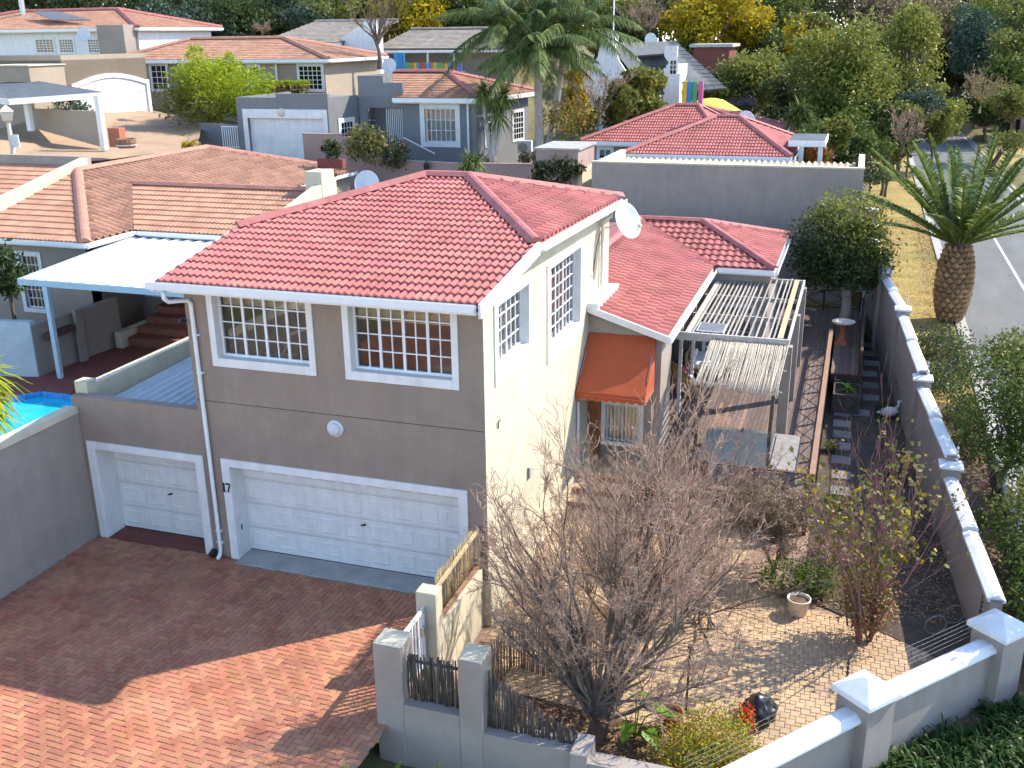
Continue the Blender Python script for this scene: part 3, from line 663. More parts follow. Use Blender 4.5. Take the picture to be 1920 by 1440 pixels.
def sat_dish(c, nrm, r, label, base, group='satellite dishes', back=.1):
    c = Vector(c); n = Vector(nrm).normalized(); a = n.cross(Z_).normalized(); b = a.cross(n)
    t = thing('satellite_dish', label, 'satellite dish', base, group)
    prof = [(0, 0)]+[(r*k/6, .22*r*(k/6)**2) for k in range(1, 7)]
    MB().lathe(c, prof+[(r*1.02, .22*r), (r*1.02, .2*r)]+[(r*k/6, .2*r*(k/6)**2-.03*r) for k in range(5, -1, -1)], 28, (a, b*1.08, n)).obj('reflector', 'dish', t, smooth=True)
    tip = c+n*r*.95-b*r*.55
    MB().tube([c-b*r*.98+n*.2*r, tip], r*.025, 6).obj('feed_arm', 'steel', t)
    MB().tube([tip-n*.1*r, tip+n*.12*r], r*.09, 8).obj('receiver', 'furn_light', t)
    bp = c-n*r*.2
    MB().tube([bp, Vector(base)+(bp-Vector(base))*.4+Vector((0, 0, -.05)), base], r*.05, 6).obj('mount', 'steel', t)
    return t
dc = PX(1173, 415, .62)
sat_dish(dc, (.8, -.45, .4), .44, 'large white satellite dish on the rear corner of the red-roofed house', (0.0, float(dc[1])+.35, float(dc[2])-.25))
# ================================================================== GROUND
CTRL = np.array([(-5, -4, -.2), (-12, -3, -.3), (0, -8, -.5), (3, -3, -.8), (4, 2, -.85), (4, 8, -.8), (8, 4, -.85), (8, 12, -.8), (7.5, 20, -.7), (-15, 5, .3), (-15, 12, .3), (-25, 14, .5), (-24, 27, 1.4),
  (-30, 41, 3.3), (-20, 41, 3.2), (-13, 41, 2.8), (-45, 46, 5.6), (-36, 40, 4.7), (-33, 33, 4.2), (-58, 45, 7.2), (-60, 62, 8.6), (-33, 66, 7.2), (-10, 62, 4.8), (0, 46, 2.2), (5, 31, .7), (-6, 30, 2.2), (-40, 90, 9.5), (-80, 110, 12), (0, 110, 5.5),
  (8, -3, -.65), (5, -7, -.9), (10, -12, -1.2), (18, -10, -.6), (9.7, 8, -.2), (9.5, 15, -.06), (9, 25, -.06), (9, 40, -.06), (8.5, 60, -.06), (8, 90, 0), (18, 20, -.06), (18, 50, -.06), (18, 90, 0), (22, 30, 0), (24, 70, .1), (6, 75, 1.5), (12, 160, 0), (40, 60, -.5), (40, 150, 0), (-150, 60, 14), (-120, 200, 20), (0, 250, 9), (120, 250, 2), (-40, 5, 2), (-80, 0, 6), (14, 40, -.15), (14, 10, -.15), (14, 80, -.15)])
def gz(x, y):
    x = np.asarray(x, float); y = np.asarray(y, float)
    d2 = (x[..., None]-CTRL[:, 0])**2+(y[..., None]-CTRL[:, 1])**2+4
    wgt = 1/d2**1.6
    return (wgt*CTRL[:, 2]).sum(-1)/wgt.sum(-1)
def G(x, y): return float(gz(x, y))
def WALLX(y): return 9.3-.092*(np.asarray(y, float)-1.5)
def VZ(y): return np.interp(y, (-8, -2, 4, 12, 15), (-.75, -.55, -.35, -.02, .03))
def road_dip(x, y, z):
    # the road bed is dug a little below the carriageway
    z = np.where((x > 10.2) & (x < 16.8) & (y > -15), np.minimum(z, -.12), z)
    yard = (x > -10.5) & (x < WALLX(y)+.35) & (y < 25.5) & (y > -4.2+1.19*np.maximum(0, x-5.4))
    z = np.where(yard, np.minimum(z, np.where(x > -.6, -.85, -.25)), z)
    return np.where((x > 7.2) & (x < 10.5) & (y > -8) & (y < 130), np.minimum(z, VZ(y)-.12), z)
xs = np.unique(np.concatenate([np.linspace(-420, -60, 25), np.linspace(-60, 30, 100), np.linspace(30, 420, 25)])); ys = np.unique(np.concatenate([np.linspace(-120, -20, 12), np.linspace(-20, 110, 120), np.linspace(110, 900, 30)]))
GX, GY = np.meshgrid(xs, ys); GZZ = road_dip(GX, GY, gz(GX, GY)+.05*np.sin(GX*1.7)*np.sin(GY*1.3))
nx, ny = len(xs), len(ys); I = np.arange(nx*ny).reshape(ny, nx)
Fg = np.stack([I[:-1, :-1], I[:-1, 1:], I[1:, 1:], I[1:, :-1]], -1).reshape(-1, 4)
put('ground', np_mesh('ground', np.stack([GX, GY, GZZ], -1).reshape(-1, 3), Fg, 'terrain', True), kind='structure')

# ---- driveway: herringbone pavers
drv = MB().add([(-10.6, -9, -.02), (-.3, -9, -.02), (-.3, 0, -.02), (-10.6, 0, -.02)], [(0, 1, 2, 3)]).obj('driveway', 'paver_joint', kind='structure')
def paver_mesh(L, W, m, b=.008, h=.03):
    x, y = L/2, W/2
    lo = [(-x, -y, -h), (x, -y, -h), (x, y, -h), (-x, y, -h)]; mid = [(-x, -y, -b), (x, -y, -b), (x, y, -b), (-x, y, -b)]; top = [(-x+b, -y+b, 0), (x-b, -y+b, 0), (x-b, y-b, 0), (-x+b, y-b, 0)]
    return MB().add(lo+mid+top, [(k, (k+1) % 4, 4+(k+1) % 4, 4+k) for k in range(4)]+[(4+k, 4+(k+1) % 4, 8+(k+1) % 4, 8+k) for k in range(4)]+[(8, 9, 10, 11)]).mesh('brick', m)
def lay(parent, items, meshes, single, name, m, keyp):
    """items (x,y,z,rot,kind); the largest-showing become pieces, the rest one joined part"""
    items.sort(key=keyp); V = []; F = []
    for i, (x, y, z, rz, kd) in enumerate(items):
        if i < single: put(name, meshes[kd], parent, loc=(x, y, z), rot=(random.uniform(-.006, .006), random.uniform(-.006, .006), rz))
        else:
            c, s = math.cos(rz), math.sin(rz); o = len(V); tx, ty = random.uniform(-.008, .008), random.uniform(-.008, .008)
            for v in meshes[kd].vertices:
                a, b, d = v.co; V.append((x+c*a-s*b, y+s*a+c*b, z+d+a*tx+b*ty))
            F += [tuple(k+o for k in p.vertices) for p in meshes[kd].polygons]
    me = bpy.data.meshes.new(name+'_field'); me.from_pydata(V, [], F); me.materials.append(MT[m]); me.update()
    put(name+'_field', me, parent, kind='stuff')
MB().add([(-10.6, -26, -.03), (3, -26, -.03), (3, -9, -.03), (-10.6, -9, -.03)], [(0, 1, 2, 3)]).obj('paved_entrance', 'brick_paver', kind='structure')
bw = .115; rotd = -.035; cr, sr = math.cos(rotd), math.sin(rotd); items = []
bm_ = [paver_mesh(2*bw-.006, bw-.006, 'brick_paver')]
for i in range(-100, 20):
    for j in range(-90, 20):
        k = (i+j) % 4
        if k == 0: cx, cy, rz = (i+1)*bw, (j+.5)*bw, rotd
        elif k == 2: cx, cy, rz = (i+.5)*bw, (j+1)*bw, rotd+math.pi/2
        else: continue
        x, y = cr*cx-sr*cy, sr*cx+cr*cy
        if not (-10.5 < x < -.32 and -8.9 < y < -.02): continue
        if x > -5.8 and y > -.23 and x < -.35: continue
        if x < -9.42: continue
        items.append((x, y, random.uniform(-.004, .003), rz, 0))
lay(drv, items, bm_, 300, 'brick', 'brick_paver', lambda t: math.dist(t[:2], (-2.2, -5.6)))

# ---- courtyard paving: large and small squares
crt = MB().add([(-.2, -4.1, GZ-.02), (5.45, -4.1, GZ-.02), (9.0, .15, GZ-.02), (9.2, 1.2, GZ-.02), (8.8, 6.8, GZ-.02), (-.2, 6.8, GZ-.02)], [(0, 1, 2, 3, 4, 5)]).obj('courtyard', 'paver_joint', kind='structure')
a_, b_ = .165, .098; items = []; rc = -.02
cm = [paver_mesh(a_-.006, a_-.006, 'court_paver'), paver_mesh(b_-.006, b_-.006, 'court_paver')]
for i in range(-70, 90):
    for j in range(-90, 90):
        ux, uy = i*a_-j*b_, i*b_+j*a_
        for kd, (ox, oy) in enumerate(((a_/2, a_/2), (a_+b_/2, b_/2))):
            x, y = ux+ox+3, uy+oy
            if not (.1 < x < 8.9 and -4.0 < y < 5.6): continue
            if y < .55+1.191*(x-9.2): continue
            if x > 7.45+.9*math.sin(y*.7) and y > .9: continue
            if x < 4.9 and y < -2.1-.4*math.sin(x*2): continue
            if y > 2.7+.35*math.sin(x*1.7) and x > 4.6: continue
            items.append((x, y, GZ+random.uniform(-.004, .004), 0, kd))
lay(crt, items, cm, 300, 'paver', 'court_paver', lambda t: math.dist(t[:2], (6.0, .6))+(.4 if t[4] else 0))
# planting beds
def sheet(name, m, poly, z, kind='structure'): return MB().add([(p[0], p[1], z(p) if callable(z) else z) for p in poly], [tuple(range(len(poly)))]).obj(name, m, kind=kind)
sheet('garden_bed', 'dark_soil', [(5.9, 2.9), (9.2, 1.0), (7.3, 24), (5.9, 24)], GZ+.012)
sheet('planting_bed', 'soil', [(1.2, -4.1), (6.3, -4.1), (5.2, -2.3), (1.2, -2.0)], GZ+.016)

# ---- road
def strip(name, m, x0, x1, z, y0=-20, y1=420, par=None, kind='structure', n=60):
    V = []; F = []
    for i in range(n+1):
        y = y0+(y1-y0)*i/n; V += [(x0, y, z), (x1, y, z)]
        if i: F.append((2*i-2, 2*i-1, 2*i+1, 2*i))
    return MB().add(V, F).obj(name, m, par, kind=kind)
road = strip('road', 'asphalt', 10.65, 16.25, 0)
strip('road_line', 'line_paint', 13.38, 13.5, .004, par=road, y1=58, kind=None)
strip('road_edge', 'concrete', 10.36, 10.65, .012, par=road, kind=None); strip('road_edge', 'concrete', 16.25, 16.55, .012, par=road, kind=None)
for nm, x0 in (('kerb', 10.22), ('kerb', 16.55)):
    mb = MB(); y = -12.
    while y < 140: mb.box(x0, x0+.15, y, y+.97, -.15, .10); y += 1.
    mb.obj(nm, 'concrete', kind='structure')
n = 110
def verge(name, m, ya, yb):
    V = []; F = []
    for i in range(n+1):
        y = ya+(yb-ya)*i/n; xl = float(WALLX(y))+.02 if y < 25 else max(6.9, 7.14-.0*(y-25)); xl = xl if y > 1.2 else 9.45-.6*(1.2-y)*.9
        for k in range(9):
            x = xl+(10.21-xl)*k/8; V.append((x, y, float(VZ(y))+.05*math.sin(math.pi*k/8)+.012*math.sin(y*3+k)))
        if i: F += [((i-1)*9+k, (i-1)*9+k+1, i*9+k+1, i*9+k) for k in range(8)]
    MB().add(V, F).obj(name, m, smooth=True, kind='structure')
verge('grass_verge', 'dry_grass', 14.5, 120); verge('verge_bed', 'soil', -7, 14.5)
sheet('front_bed', 'dark_soil', [(9.6, -.6), (4.7, -5.6), (4.7, -9), (16, -9), (10.2, -.6)], -.62)
V = []; F = []
for i in range(n+1):
    y = 8+(130-8)*i/n
    for k in range(9): V.append((16.7+k*.55, y, .04+.06*math.sin(k*.8+y*.1)))
    if i: F += [((i-1)*9+k, (i-1)*9+k+1, i*9+k+1, i*9+k) for k in range(8)]
MB().add(V, F).obj('grass_verge', 'dry_grass', smooth=True, kind='structure')
# real blades on the near verge so its surface is not a flat sheet
def grass(name, n, xr, yr, zf, h, m):
    x = RNG.uniform(*xr, n); y = RNG.uniform(*yr, n); z = zf(x, y); a = RNG.uniform(0, 6.283, n); hh = h*RNG.uniform(.5, 1.3, n); w_ = .012
    dx, dy = np.cos(a), np.sin(a); lx, ly = RNG.normal(0, .5, n)*hh, RNG.normal(0, .5, n)*hh
    V = np.stack([np.stack([x-dx*w_, y-dy*w_, z], -1), np.stack([x+dx*w_, y+dy*w_, z], -1), np.stack([x+lx, y+ly, z+hh], -1)], 1).reshape(-1, 3)
    put(name, np_mesh(name, V, np.arange(3*n).reshape(-1, 3), m), label='short dry winter grass on the road verge', cat='grass', kind='stuff')
grass('grass', 26000, (7.9, 10.2), (15, 48), lambda x, y: np.full_like(x, .06), .05, 'leaf_ochre')

# ================================================================== WALLS, FENCES
bwl = thing('boundary_wall', 'plain taupe boundary wall between the driveway and the swimming pool', 'wall', (-9.55, -4, 0))
MB().box(-9.72, -9.44, -10.5, -.002, -.3, 2.98).obj('wall_body', 'taupe_grey', bwl)
mb = MB(); mb.extrude([(-9.74, 0, 2.98), (-9.42, 0, 2.98), (-9.45, 0, 3.12), (-9.71, 0, 3.12)], (0, -10.5, 0)); mb.obj('coping', 'cream', bwl)

# right-hand stepped garden wall
rw = thing('garden_wall', 'stepped taupe garden wall with white coping and piers beside the road verge', 'wall', (8.6, 9, -.5))
A = [(7.0, 25.2, 2.7), (7.45, 21.8, 2.25), (7.98, 17.6, 1.95), (8.38, 11.8, 1.5), (8.84, 7.0, .98), (9.3, 1.5, .98)]
tops = [2.55, 2.25, 1.95, 1.48, .92]
for i in range(5):
    (x0, y0, _), (x1, y1, _) = A[i], A[i+1]; d = Vector((x1-x0, y1-y0, 0)).normalized(); nrm = Vector((-d.y, d.x, 0)); z = tops[i]
    a, b = Vector((x0, y0, 0)), Vector((x1, y1, 0))
    MB().prism([a-nrm*.11, b-nrm*.11, b+nrm*.11, a+nrm*.11], -1.1, z-.12).obj('wall_panel', 'taupe_grey', rw)
    mid = a.lerp(b, .5)
    for (p, q, dz) in ((a, mid, 0), (mid, b, -.07)):
        mb = MB(); mb.extrude([p-nrm*.16+Z_*(z-.117+dz), p-nrm*.16+Z_*(z-.06+dz), p-nrm*.05+Z_*(z+dz), p+nrm*.05+Z_*(z+dz), p+nrm*.16+Z_*(z-.06+dz), p+nrm*.16+Z_*(z-.117+dz)], q-p)
        mb.obj('coping', 'white', rw, bevel=.008)
for (x, y, z), s in zip(A[1:5], (.42, .42, .42, .42)):
    z0 = z+.12
    MB().box(x-s/2, x+s/2, y-s/2, y+s/2, -1.1, z0).obj('pier', 'taupe_grey', rw, bevel=.015)
    mb = MB(); c = s/2+.05; mb.add([(x-c, y-c, z0), (x+c, y-c, z0), (x+c, y+c, z0), (x-c, y+c, z0), (x-c, y-c, z0+.05), (x+c, y-c, z0+.05), (x+c, y+c, z0+.05), (x-c, y+c, z0+.05), (x-.1, y-.1, z0+.12), (x+.1, y-.1, z0+.12), (x+.1, y+.1, z0+.12), (x-.1, y+.1, z0+.12)],
        [(k, (k+1) % 4, 4+(k+1) % 4, 4+k) for k in range(4)]+[(4+k, 4+(k+1) % 4, 8+(k+1) % 4, 8+k) for k in range(4)]+[(8, 9, 10, 11)]); mb.obj('pier_cap', 'white', rw)
    MB().tube([(x+.1, y, z0+.1), (x+.1, y, z0+.5)], .015, 5).obj('fence_rod', 'steel', rw)
    for k in range(4): MB().tube([(x+.1, y, z0+.17+k*.09), (x+.1, y, z0+.2+k*.09)], .03, 6).obj('insulator', 'insulator', rw)

# splayed front-corner wall with pyramid-capped piers
cw_ = thing('corner_wall', 'low taupe corner wall with pyramid-capped piers and white coping in the foreground', 'wall', (8, -1.2, -1.2))
Pc = [Vector((9.2, .28, 0)), Vector((7.05, -2.2, 0)), Vector((4.6, -5.2, 0))]
for i, (a, b) in enumerate(zip(Pc, Pc[1:])):
    d = (b-a).normalized(); nrm = Vector((-d.y, d.x, 0)); z = .78 if i == 0 else .68
    a2 = a+d*.3; b2 = b-d*.3
    MB().prism([a2-nrm*.11, b2-nrm*.11, b2+nrm*.11, a2+nrm*.11], -1.6, z-.14).obj('wall_panel', 'taupe_grey', cw_)
    mb = MB(); mb.extrude([a2-nrm*.2+Z_*(z-.137), a2-nrm*.2+Z_*(z-.08), a2-nrm*.1+Z_*(z), a2+nrm*.1+Z_*(z), a2+nrm*.2+Z_*(z-.08), a2+nrm*.2+Z_*(z-.137)], b2-a2); mb.obj('coping', 'white', cw_, bevel=.012)
    for k in range(5):   # electric wires on stand-offs behind the wall
        MB().tube([a2+nrm*-.2+Z_*(z+.06+k*.09), a2.lerp(b2, .5)+nrm*-.2+Z_*(z+.05+k*.09), b2+nrm*-.2+Z_*(z+.06+k*.09)], .0028, 4).obj('electric_wire', 'wire', cw_)
for i, (p, s, z0, dirv) in enumerate(((Pc[0], .62, .92, Pc[1]-Pc[0]), (Pc[1], .62, .86, Pc[2]-Pc[0]))):
    ang = math.atan2(dirv.y, dirv.x); R_ = Matrix.Rotation(ang, 4, 'Z')
    def rp(x, y, z): return p+(R_@Vector((x, y, 0)))+Z_*z
    h = s/2; mb = MB(); mb.add([rp(-h, -h, -1.6), rp(h, -h, -1.6), rp(h, h, -1.6), rp(-h, h, -1.6), rp(-h, -h, z0), rp(h, -h, z0), rp(h, h, z0), rp(-h, h, z0)], [(4, 5, 6, 7), (0, 1, 5, 4), (1, 2, 6, 5), (2, 3, 7, 6), (3, 0, 4, 7)]); mb.obj('pier', 'taupe_grey', cw_, bevel=.012)
    c = h+.07; mb = MB(); mb.add([rp(-c, -c, z0), rp(c, -c, z0), rp(c, c, z0), rp(-c, c, z0), rp(-c, -c, z0+.09), rp(c, -c, z0+.09), rp(c, c, z0+.09), rp(-c, c, z0+.09), rp(-.05, -.05, z0+.3), rp(.05, -.05, z0+.3), rp(.05, .05, z0+.3), rp(-.05, .05, z0+.3)],
        [(3, 2, 1, 0)]+[(k, (k+1) % 4, 4+(k+1) % 4, 4+k) for k in range(4)]+[(4+k, 4+(k+1) % 4, 8+(k+1) % 4, 8+k) for k in range(4)]+[(8, 9, 10, 11)]); mb.obj('pier_cap', 'white', cw_, bevel=.015)
    st = p+(R_@Vector((0, -h-.08, 0)))
    MB().tube([st+Z_*(z0-.2), st+Z_*(z0+.45)], .012, 5).obj('fence_rod', 'black', cw_)
    for k in range(5): MB().tube([st+Z_*(z0-.05+k*.09), st+Z_*(z0-.015+k*.09)], .028, 6).obj('insulator', 'black', cw_)

# front wall with stick infill
fw = thing('front_wall', 'low grey front wall with two square pillars and dark stick panels', 'wall', (1, -4, -.5))
mb = MB(); mb.box(.03, .99, -4.15, -3.8, -1.6, .46); mb.box(1.39, 2.86, -4.15, -3.8, -1.6, .22); mb.obj('wall_panel', 'taupe_grey', fw)
mb = MB(); mb.box(2.86, 6.2, -4.3, -4.0, -1.6, .2); mb.obj('wall_panel', 'taupe_grey', fw)
mb = MB(); mb.box(2.84, 3.12, -4.33, -3.8, -1.6, .34); mb.obj('pillar', 'taupe_grey', fw, bevel=.02)
for x0, x1 in ((-.46, .03), (.99, 1.39)):
    MB().box(x0, x1, -4.16, -3.68, -1.6, 1.5).obj('pillar', 'taupe_grey', fw, bevel=.02)
    MB().box(x0+.005, x1-.005, -4.155, -3.685, 1.5, 1.53).obj('pillar_top', 'cream', fw, bevel=.015)
def sticks(parent, a, b, z0, ztop, m, n, r=.017, jit=.05, name='stick', lean=.03):
    a = Vector(a); b = Vector(b); d = (b-a)
    for i in range(n):
        p = a+d*((i+.5)/n)+Vector((random.uniform(-.012, .012), random.uniform(-.02, .02), 0)); zt = ztop(i/n) if callable(ztop) else ztop; zt += random.uniform(-jit, jit)
        if zt-z0 < .08: continue
        l = d.normalized()*random.uniform(-lean, lean); rr = r*random.uniform(.7, 1.3)
        pts = [p+Z_*z0, p+l*.4+Z_*(z0+(zt-z0)*.35)+Vector((random.uniform(-.008, .008), random.uniform(-.008, .008), 0)), p+l*.7+Z_*(z0+(zt-z0)*.7)+Vector((random.uniform(-.01, .01), random.uniform(-.008, .008), 0)), p+l+Z_*zt]
        MB().tube(pts, [rr*1.1, rr, rr*.95, rr*.8], 5).obj(name, m, parent, smooth=True)
sticks(fw, (.04, -3.95, 0), (.98, -3.95, 0), .46, 1.3, 'dark_stick', 27)
sticks(fw, (1.4, -3.95, 0), (2.85, -3.95, 0), .22, lambda t: 1.22-t*.82, 'dark_stick', 40)
MB().beam((.03, -3.9, 1.15), (.99, -3.9, 1.15), .04, .04).obj('rail', 'dark_stick', fw)
# side fence: low wall, gate pier, stick panel with pale rails
sf = thing('side_fence', 'cream low wall with brown stick panel and pale timber rails beside the garage', 'fence', (-.2, -1.2, -.5))
MB().box(-.46, -.08, -2.46, -2.14, -.6, 1.5).obj('pillar', 'cream', sf, bevel=.02)
MB().box(-.28, -.1, -2.14, -.03, -.6, .72).obj('low_wall', 'cream', sf, bevel=.01)
sticks(sf, (-.24, -2.12, 0), (-.24, -.1, 0), .74, 1.62, 'twig_gold', 56, .014)
MB().beam((-.18, -2.14, 1.45), (-.18, -.06, 1.55), .05, .07).obj('rail', 'pale_wood', sf); MB().beam((-.18, -2.14, .79), (-.18, -.06, .79), .06, .07).obj('rail', 'rail_wood', sf)
MB().box(-.22, -.14, -.12, -.05, .72, 1.6).obj('post', 'pale_wood', sf)
gt = thing('gate', 'white steel pedestrian gate between the pillar tops', 'gate', (-.2, -3.1, -.2))
y0, y1, gx = -3.66, -2.48, -.3
mb = MB(); mb.box(gx-.02, gx+.02, y0, y1, 1.16, 1.24); mb.box(gx-.02, gx+.02, y0, y1, .1, .16); mb.box(gx-.02, gx+.02, y0, y0+.05, .16, 1.16); mb.box(gx-.02, gx+.02, y1-.05, y1, .16, 1.16); mb.obj('gate_frame', 'white_metal', gt)
for k in range(1, 9): MB().box(gx-.012, gx+.012, y0+(y1-y0)*k/9-.02, y0+(y1-y0)*k/9+.02, .16, 1.16).obj('bar', 'white_metal', gt)
MB().box(gx-.03, gx+.04, y1-.16, y1-.06, .72, .9).obj('lock', 'steel', gt)
isf = thing('stick_screen', 'brown stick screen standing inside the courtyard behind the bare tree', 'fence', (1.8, -1.4, GZ))
for k, (p, q) in enumerate((((.9, -1.2, 0), (2.9, -1.6, 0)), ((.9, -1.2, 0), (.75, -2.6, 0)))):
    sticks(isf, p, q, GZ, GZ+1.0, 'twig', 44 if k == 0 else 26, .013)
    MB().beam(Vector(p)+Z_*(GZ+.8), Vector(q)+Z_*(GZ+.8), .03, .04).obj('rail', 'twig', isf)
for k, (x, y, z, a) in enumerate(((2.2, -3.25, GZ, .3), (2.5, -3.1, GZ, .9), (2.4, -3.3, GZ+.2, .5), (2.05, -3.0, GZ, 1.8))):
    lg = thing('firewood_log', ('pale split log on the ground against the stick panel', 'fire log leaning beside the bare tree trunk', 'topmost split log with a bright cut face behind the stick panel', 'short log lying nearest the low side gate')[k], 'log', (x, y, z), 'split logs behind the stick panel')
    ca, sa = math.cos(a), math.sin(a); pts = [(x-ca*.2, y-sa*.2, z+.1), (x+ca*.2, y+sa*.2, z+.12)]
    MB().tube(pts, .11, 7).obj('wood', 'firewood', lg); MB().tube([(x-ca*.14, y-sa*.14, z+.1), (x+ca*.14, y+sa*.14, z+.12)], .118, 9, False).obj('bark', 'bark', lg)

# ================================================================== DECK, PERGOLA
DZ = .2
dk = thing('deck', 'dark stained timber deck with copper-brown handrails along the house', 'deck', (4, 11, GZ))
pw = .122; x = 1.96; i = 0
while x < 5.84:
    for (ya, yb) in ((5.75, 11.2 if i % 2 else 12.3), (11.205 if i % 2 else 12.305, 18.6)):
        MB().box(x, x+pw-.009, ya, yb-.004, DZ-.03, DZ+random.uniform(-.002, .002)).obj('plank', 'deck_light' if (i in (8, 9, 10, 11, 14, 20) and ya < 6) else 'deck_wood', dk)
    x += pw; i += 1
x = 5.95
while x < 6.86:
    MB().box(x, x+pw-.009, 16.1, 24.2, DZ-.03, DZ+random.uniform(-.002, .002)).obj('plank', 'deck_wood', dk); x += pw
x = 1.96
while x < 5.84:
    MB().box(x, x+pw-.009, 18.62, 24.2, DZ-.03, DZ).obj('plank', 'deck_wood', dk); x += pw
x = .22
while x < 1.9:
    MB().box(x, x+pw-.009, 9.32, 16.0, DZ-.03, DZ+random.uniform(-.002, .002)).obj('plank', 'deck_wood', dk); x += pw
mb = MB()
for xx in (2.0, 3.2, 4.5, 5.8): mb.box(xx-.04, xx+.04, 5.8, 18.5, DZ-.2, DZ-.032)
for yy in (5.85, 9, 12, 15, 18): mb.box(1.96, 5.86, yy-.04, yy+.04, DZ-.36, DZ-.202)
for xx in (2.2, 4, 5.75):
    for yy in (5.85, 12, 18): mb.box(xx-.05, xx+.05, yy-.05, yy+.05, GZ-.2, DZ-.2)
mb.box(5.86, 5.88, 5.75, 18.6, DZ-.25, DZ-.03); mb.box(5.95, 6.87, 16.06, 16.09, DZ-.3, DZ-.02); mb.obj('joists', 'dark_rail', dk)
def railing(a, b, n, zt=1.0, hm='rail_wood', w_=.13):
    a = Vector(a); b = Vector(b)
    MB().beam(a+Z_*zt, b+Z_*zt, w_, .04).obj('handrail', hm, dk, bevel=.008)
    MB().beam(a+Z_*(DZ+.12), b+Z_*(DZ+.12), .04, .05).obj('bottom_rail', 'dark_rail', dk)
    for i in range(n+1): p = a.lerp(b, i/n); MB().box(p.x-.04, p.x+.04, p.y-.04, p.y+.04, DZ-.25, zt-.02).obj('post', 'dark_rail', dk)
    for i in range(n):
        p, q = a.lerp(b, (i+.04)/n), a.lerp(b, (i+.96)/n)
        MB().beam(p+Z_*(DZ+.15), q+Z_*(zt-.04), .014, .03).obj('brace', 'dark_rail', dk); MB().beam(p+Z_*(zt-.04)+Vector((.03, .03, 0)), q+Z_*(DZ+.15)+Vector((.02, .02, 0)), .014, .03).obj('brace', 'dark_rail', dk)
railing((5.82, 5.8, 0), (5.82, 18.4, 0), 9)
railing((3.35, 5.8, 0), (5.7, 5.8, 0), 2, hm='dark_rail', w_=.1)
railing((6.83, 16.15, 0), (6.83, 24.0, 0), 5, hm='dark_rail', w_=.09)
railing((4.0, 24.2, 0), (6.75, 24.2, 0), 2, hm='dark_rail', w_=.08)
# diagonal lattice stair flank below the front edge
for k in range(3): MB().box(2.2+k*.0, 3.3, 5.1+k*.22, 5.32+k*.22, GZ, GZ+.2*(k+1)).obj('step', 'deck_wood', dk)

pg = thing('pergola', 'white painted pergola with slatted roof over the deck', 'pergola', (3.4, 13, DZ))
PZt = 3.02
MB().box(1.95, 4.9, 9.66, 9.74, PZt-.2, PZt+.02).obj('beam', 'pergola_white', pg, bevel=.006)
MB().box(4.84, 4.9, 9.75, 16.75, PZt-.16, PZt+.02).obj('beam', 'pergola_white', pg, bevel=.006)
MB().box(4.58, 4.72, 9.78, 16.7, PZt-.02, PZt+.025).obj('plank', 'pale_wood', pg)
MB().box(2.0, 4.84, 16.68, 16.75, PZt-.14, PZt+.01).obj('beam', 'pergola_white', pg)
for yy in (12.1, 14.4): MB().box(2.02, 4.83, yy-.04, yy+.04, PZt-.19, PZt-.07).obj('cross_beam', 'pergola_white', pg)
MB().box(2.16, 2.3, 9.7, 16.0, PZt-.1, PZt+.0).obj('beam', 'pergola_white', pg)
xs_ = [2.36, 2.5, 2.62, 2.76, 2.9, 3.02, 3.16, 3.28, 3.4, 3.5, 3.66, 3.84, 4.02, 4.2, 4.36, 4.48]
for k, x in enumerate(xs_): MB().box(x-.018, x+.018, 9.76+random.uniform(-.03, .02), 16.9+random.uniform(-.1, .1), PZt-.065, PZt-.005).obj('slat', 'slat_grey', pg)
for (x, y) in ((4.82, 9.85), (4.8, 16.55), (4.82, 13.1)):
    MB().box(x-.1, x+.16, y-.1, y+.16, DZ, PZt-.2).obj('post', 'taupe_grey', pg, bevel=.01)
    MB().beam((x, y, PZt-.75), (x, y+.5, PZt-.2), .05, .08).obj('bracket', 'pergola_white', pg)
sp = thing('solar_panel', 'small solar panel lying on the pergola slats', 'solar panel', (2.6, 10.3, 3.05))
c = PZ(1335, 613, 3.06); px0, py0 = float(c[0]), float(c[1])
MB().box(px0-.36, px0+.36, py0-.42, py0+.42, 3.03, 3.06).obj('frame', 'white_metal', sp)
cell = MB().box(-.075, .075, -.075, .075, 0, .004).mesh('cell', 'solar_cell')
for i in range(4):
    for j in range(5): put('cell', cell, sp, loc=(px0-.255+.17*i, py0-.32+.16*j, 3.061))
MB().box(px0-.34, px0+.34, py0-.4, py0+.4, 3.0599, 3.0607).obj('backing', 'solar', sp)

sh = thing('stick_canopy', 'sun-bleached stick shade canopy in front of the pergola', 'canopy', (3.9, 8.3, DZ))
for i in range(78):
    t = (i+.5)/78; xb = 2.88+2.0*t+random.uniform(-.015, .015); xf = 2.86+2.02*t+random.uniform(-.05, .05); yf = 7.1-.38*t+random.uniform(-.07, .07); r = .0165*random.uniform(.7, 1.3)
    pts = [(xb+(xf-xb)*s+random.uniform(-.012, .012), 9.62+(yf-9.62)*s, 2.9-.42*s+random.uniform(-.012, .012)) for s in (0, .25, .5, .75, 1)]
    MB().tube(pts, [r, r, r, r*.9, r*.8], 5).obj('stick', 'latte', sh, smooth=True)
for s in (.15, .5, .9): MB().tube([(2.8, 9.62-2.6*s, 2.87-.42*s), (4.95, 9.62-2.9*s, 2.87-.42*s)], .025, 6).obj('batten', 'stick', sh)
MB().tube([(4.76, 6.86, DZ), (4.74, 6.86, 1.4), (4.77, 6.86, 2.45)], .045, 8).obj('pole', 'dark_stick', sh)
MB().tube([(2.95, 7.15, DZ), (2.93, 7.15, 2.45)], .045, 8).obj('pole', 'dark_stick', sh)

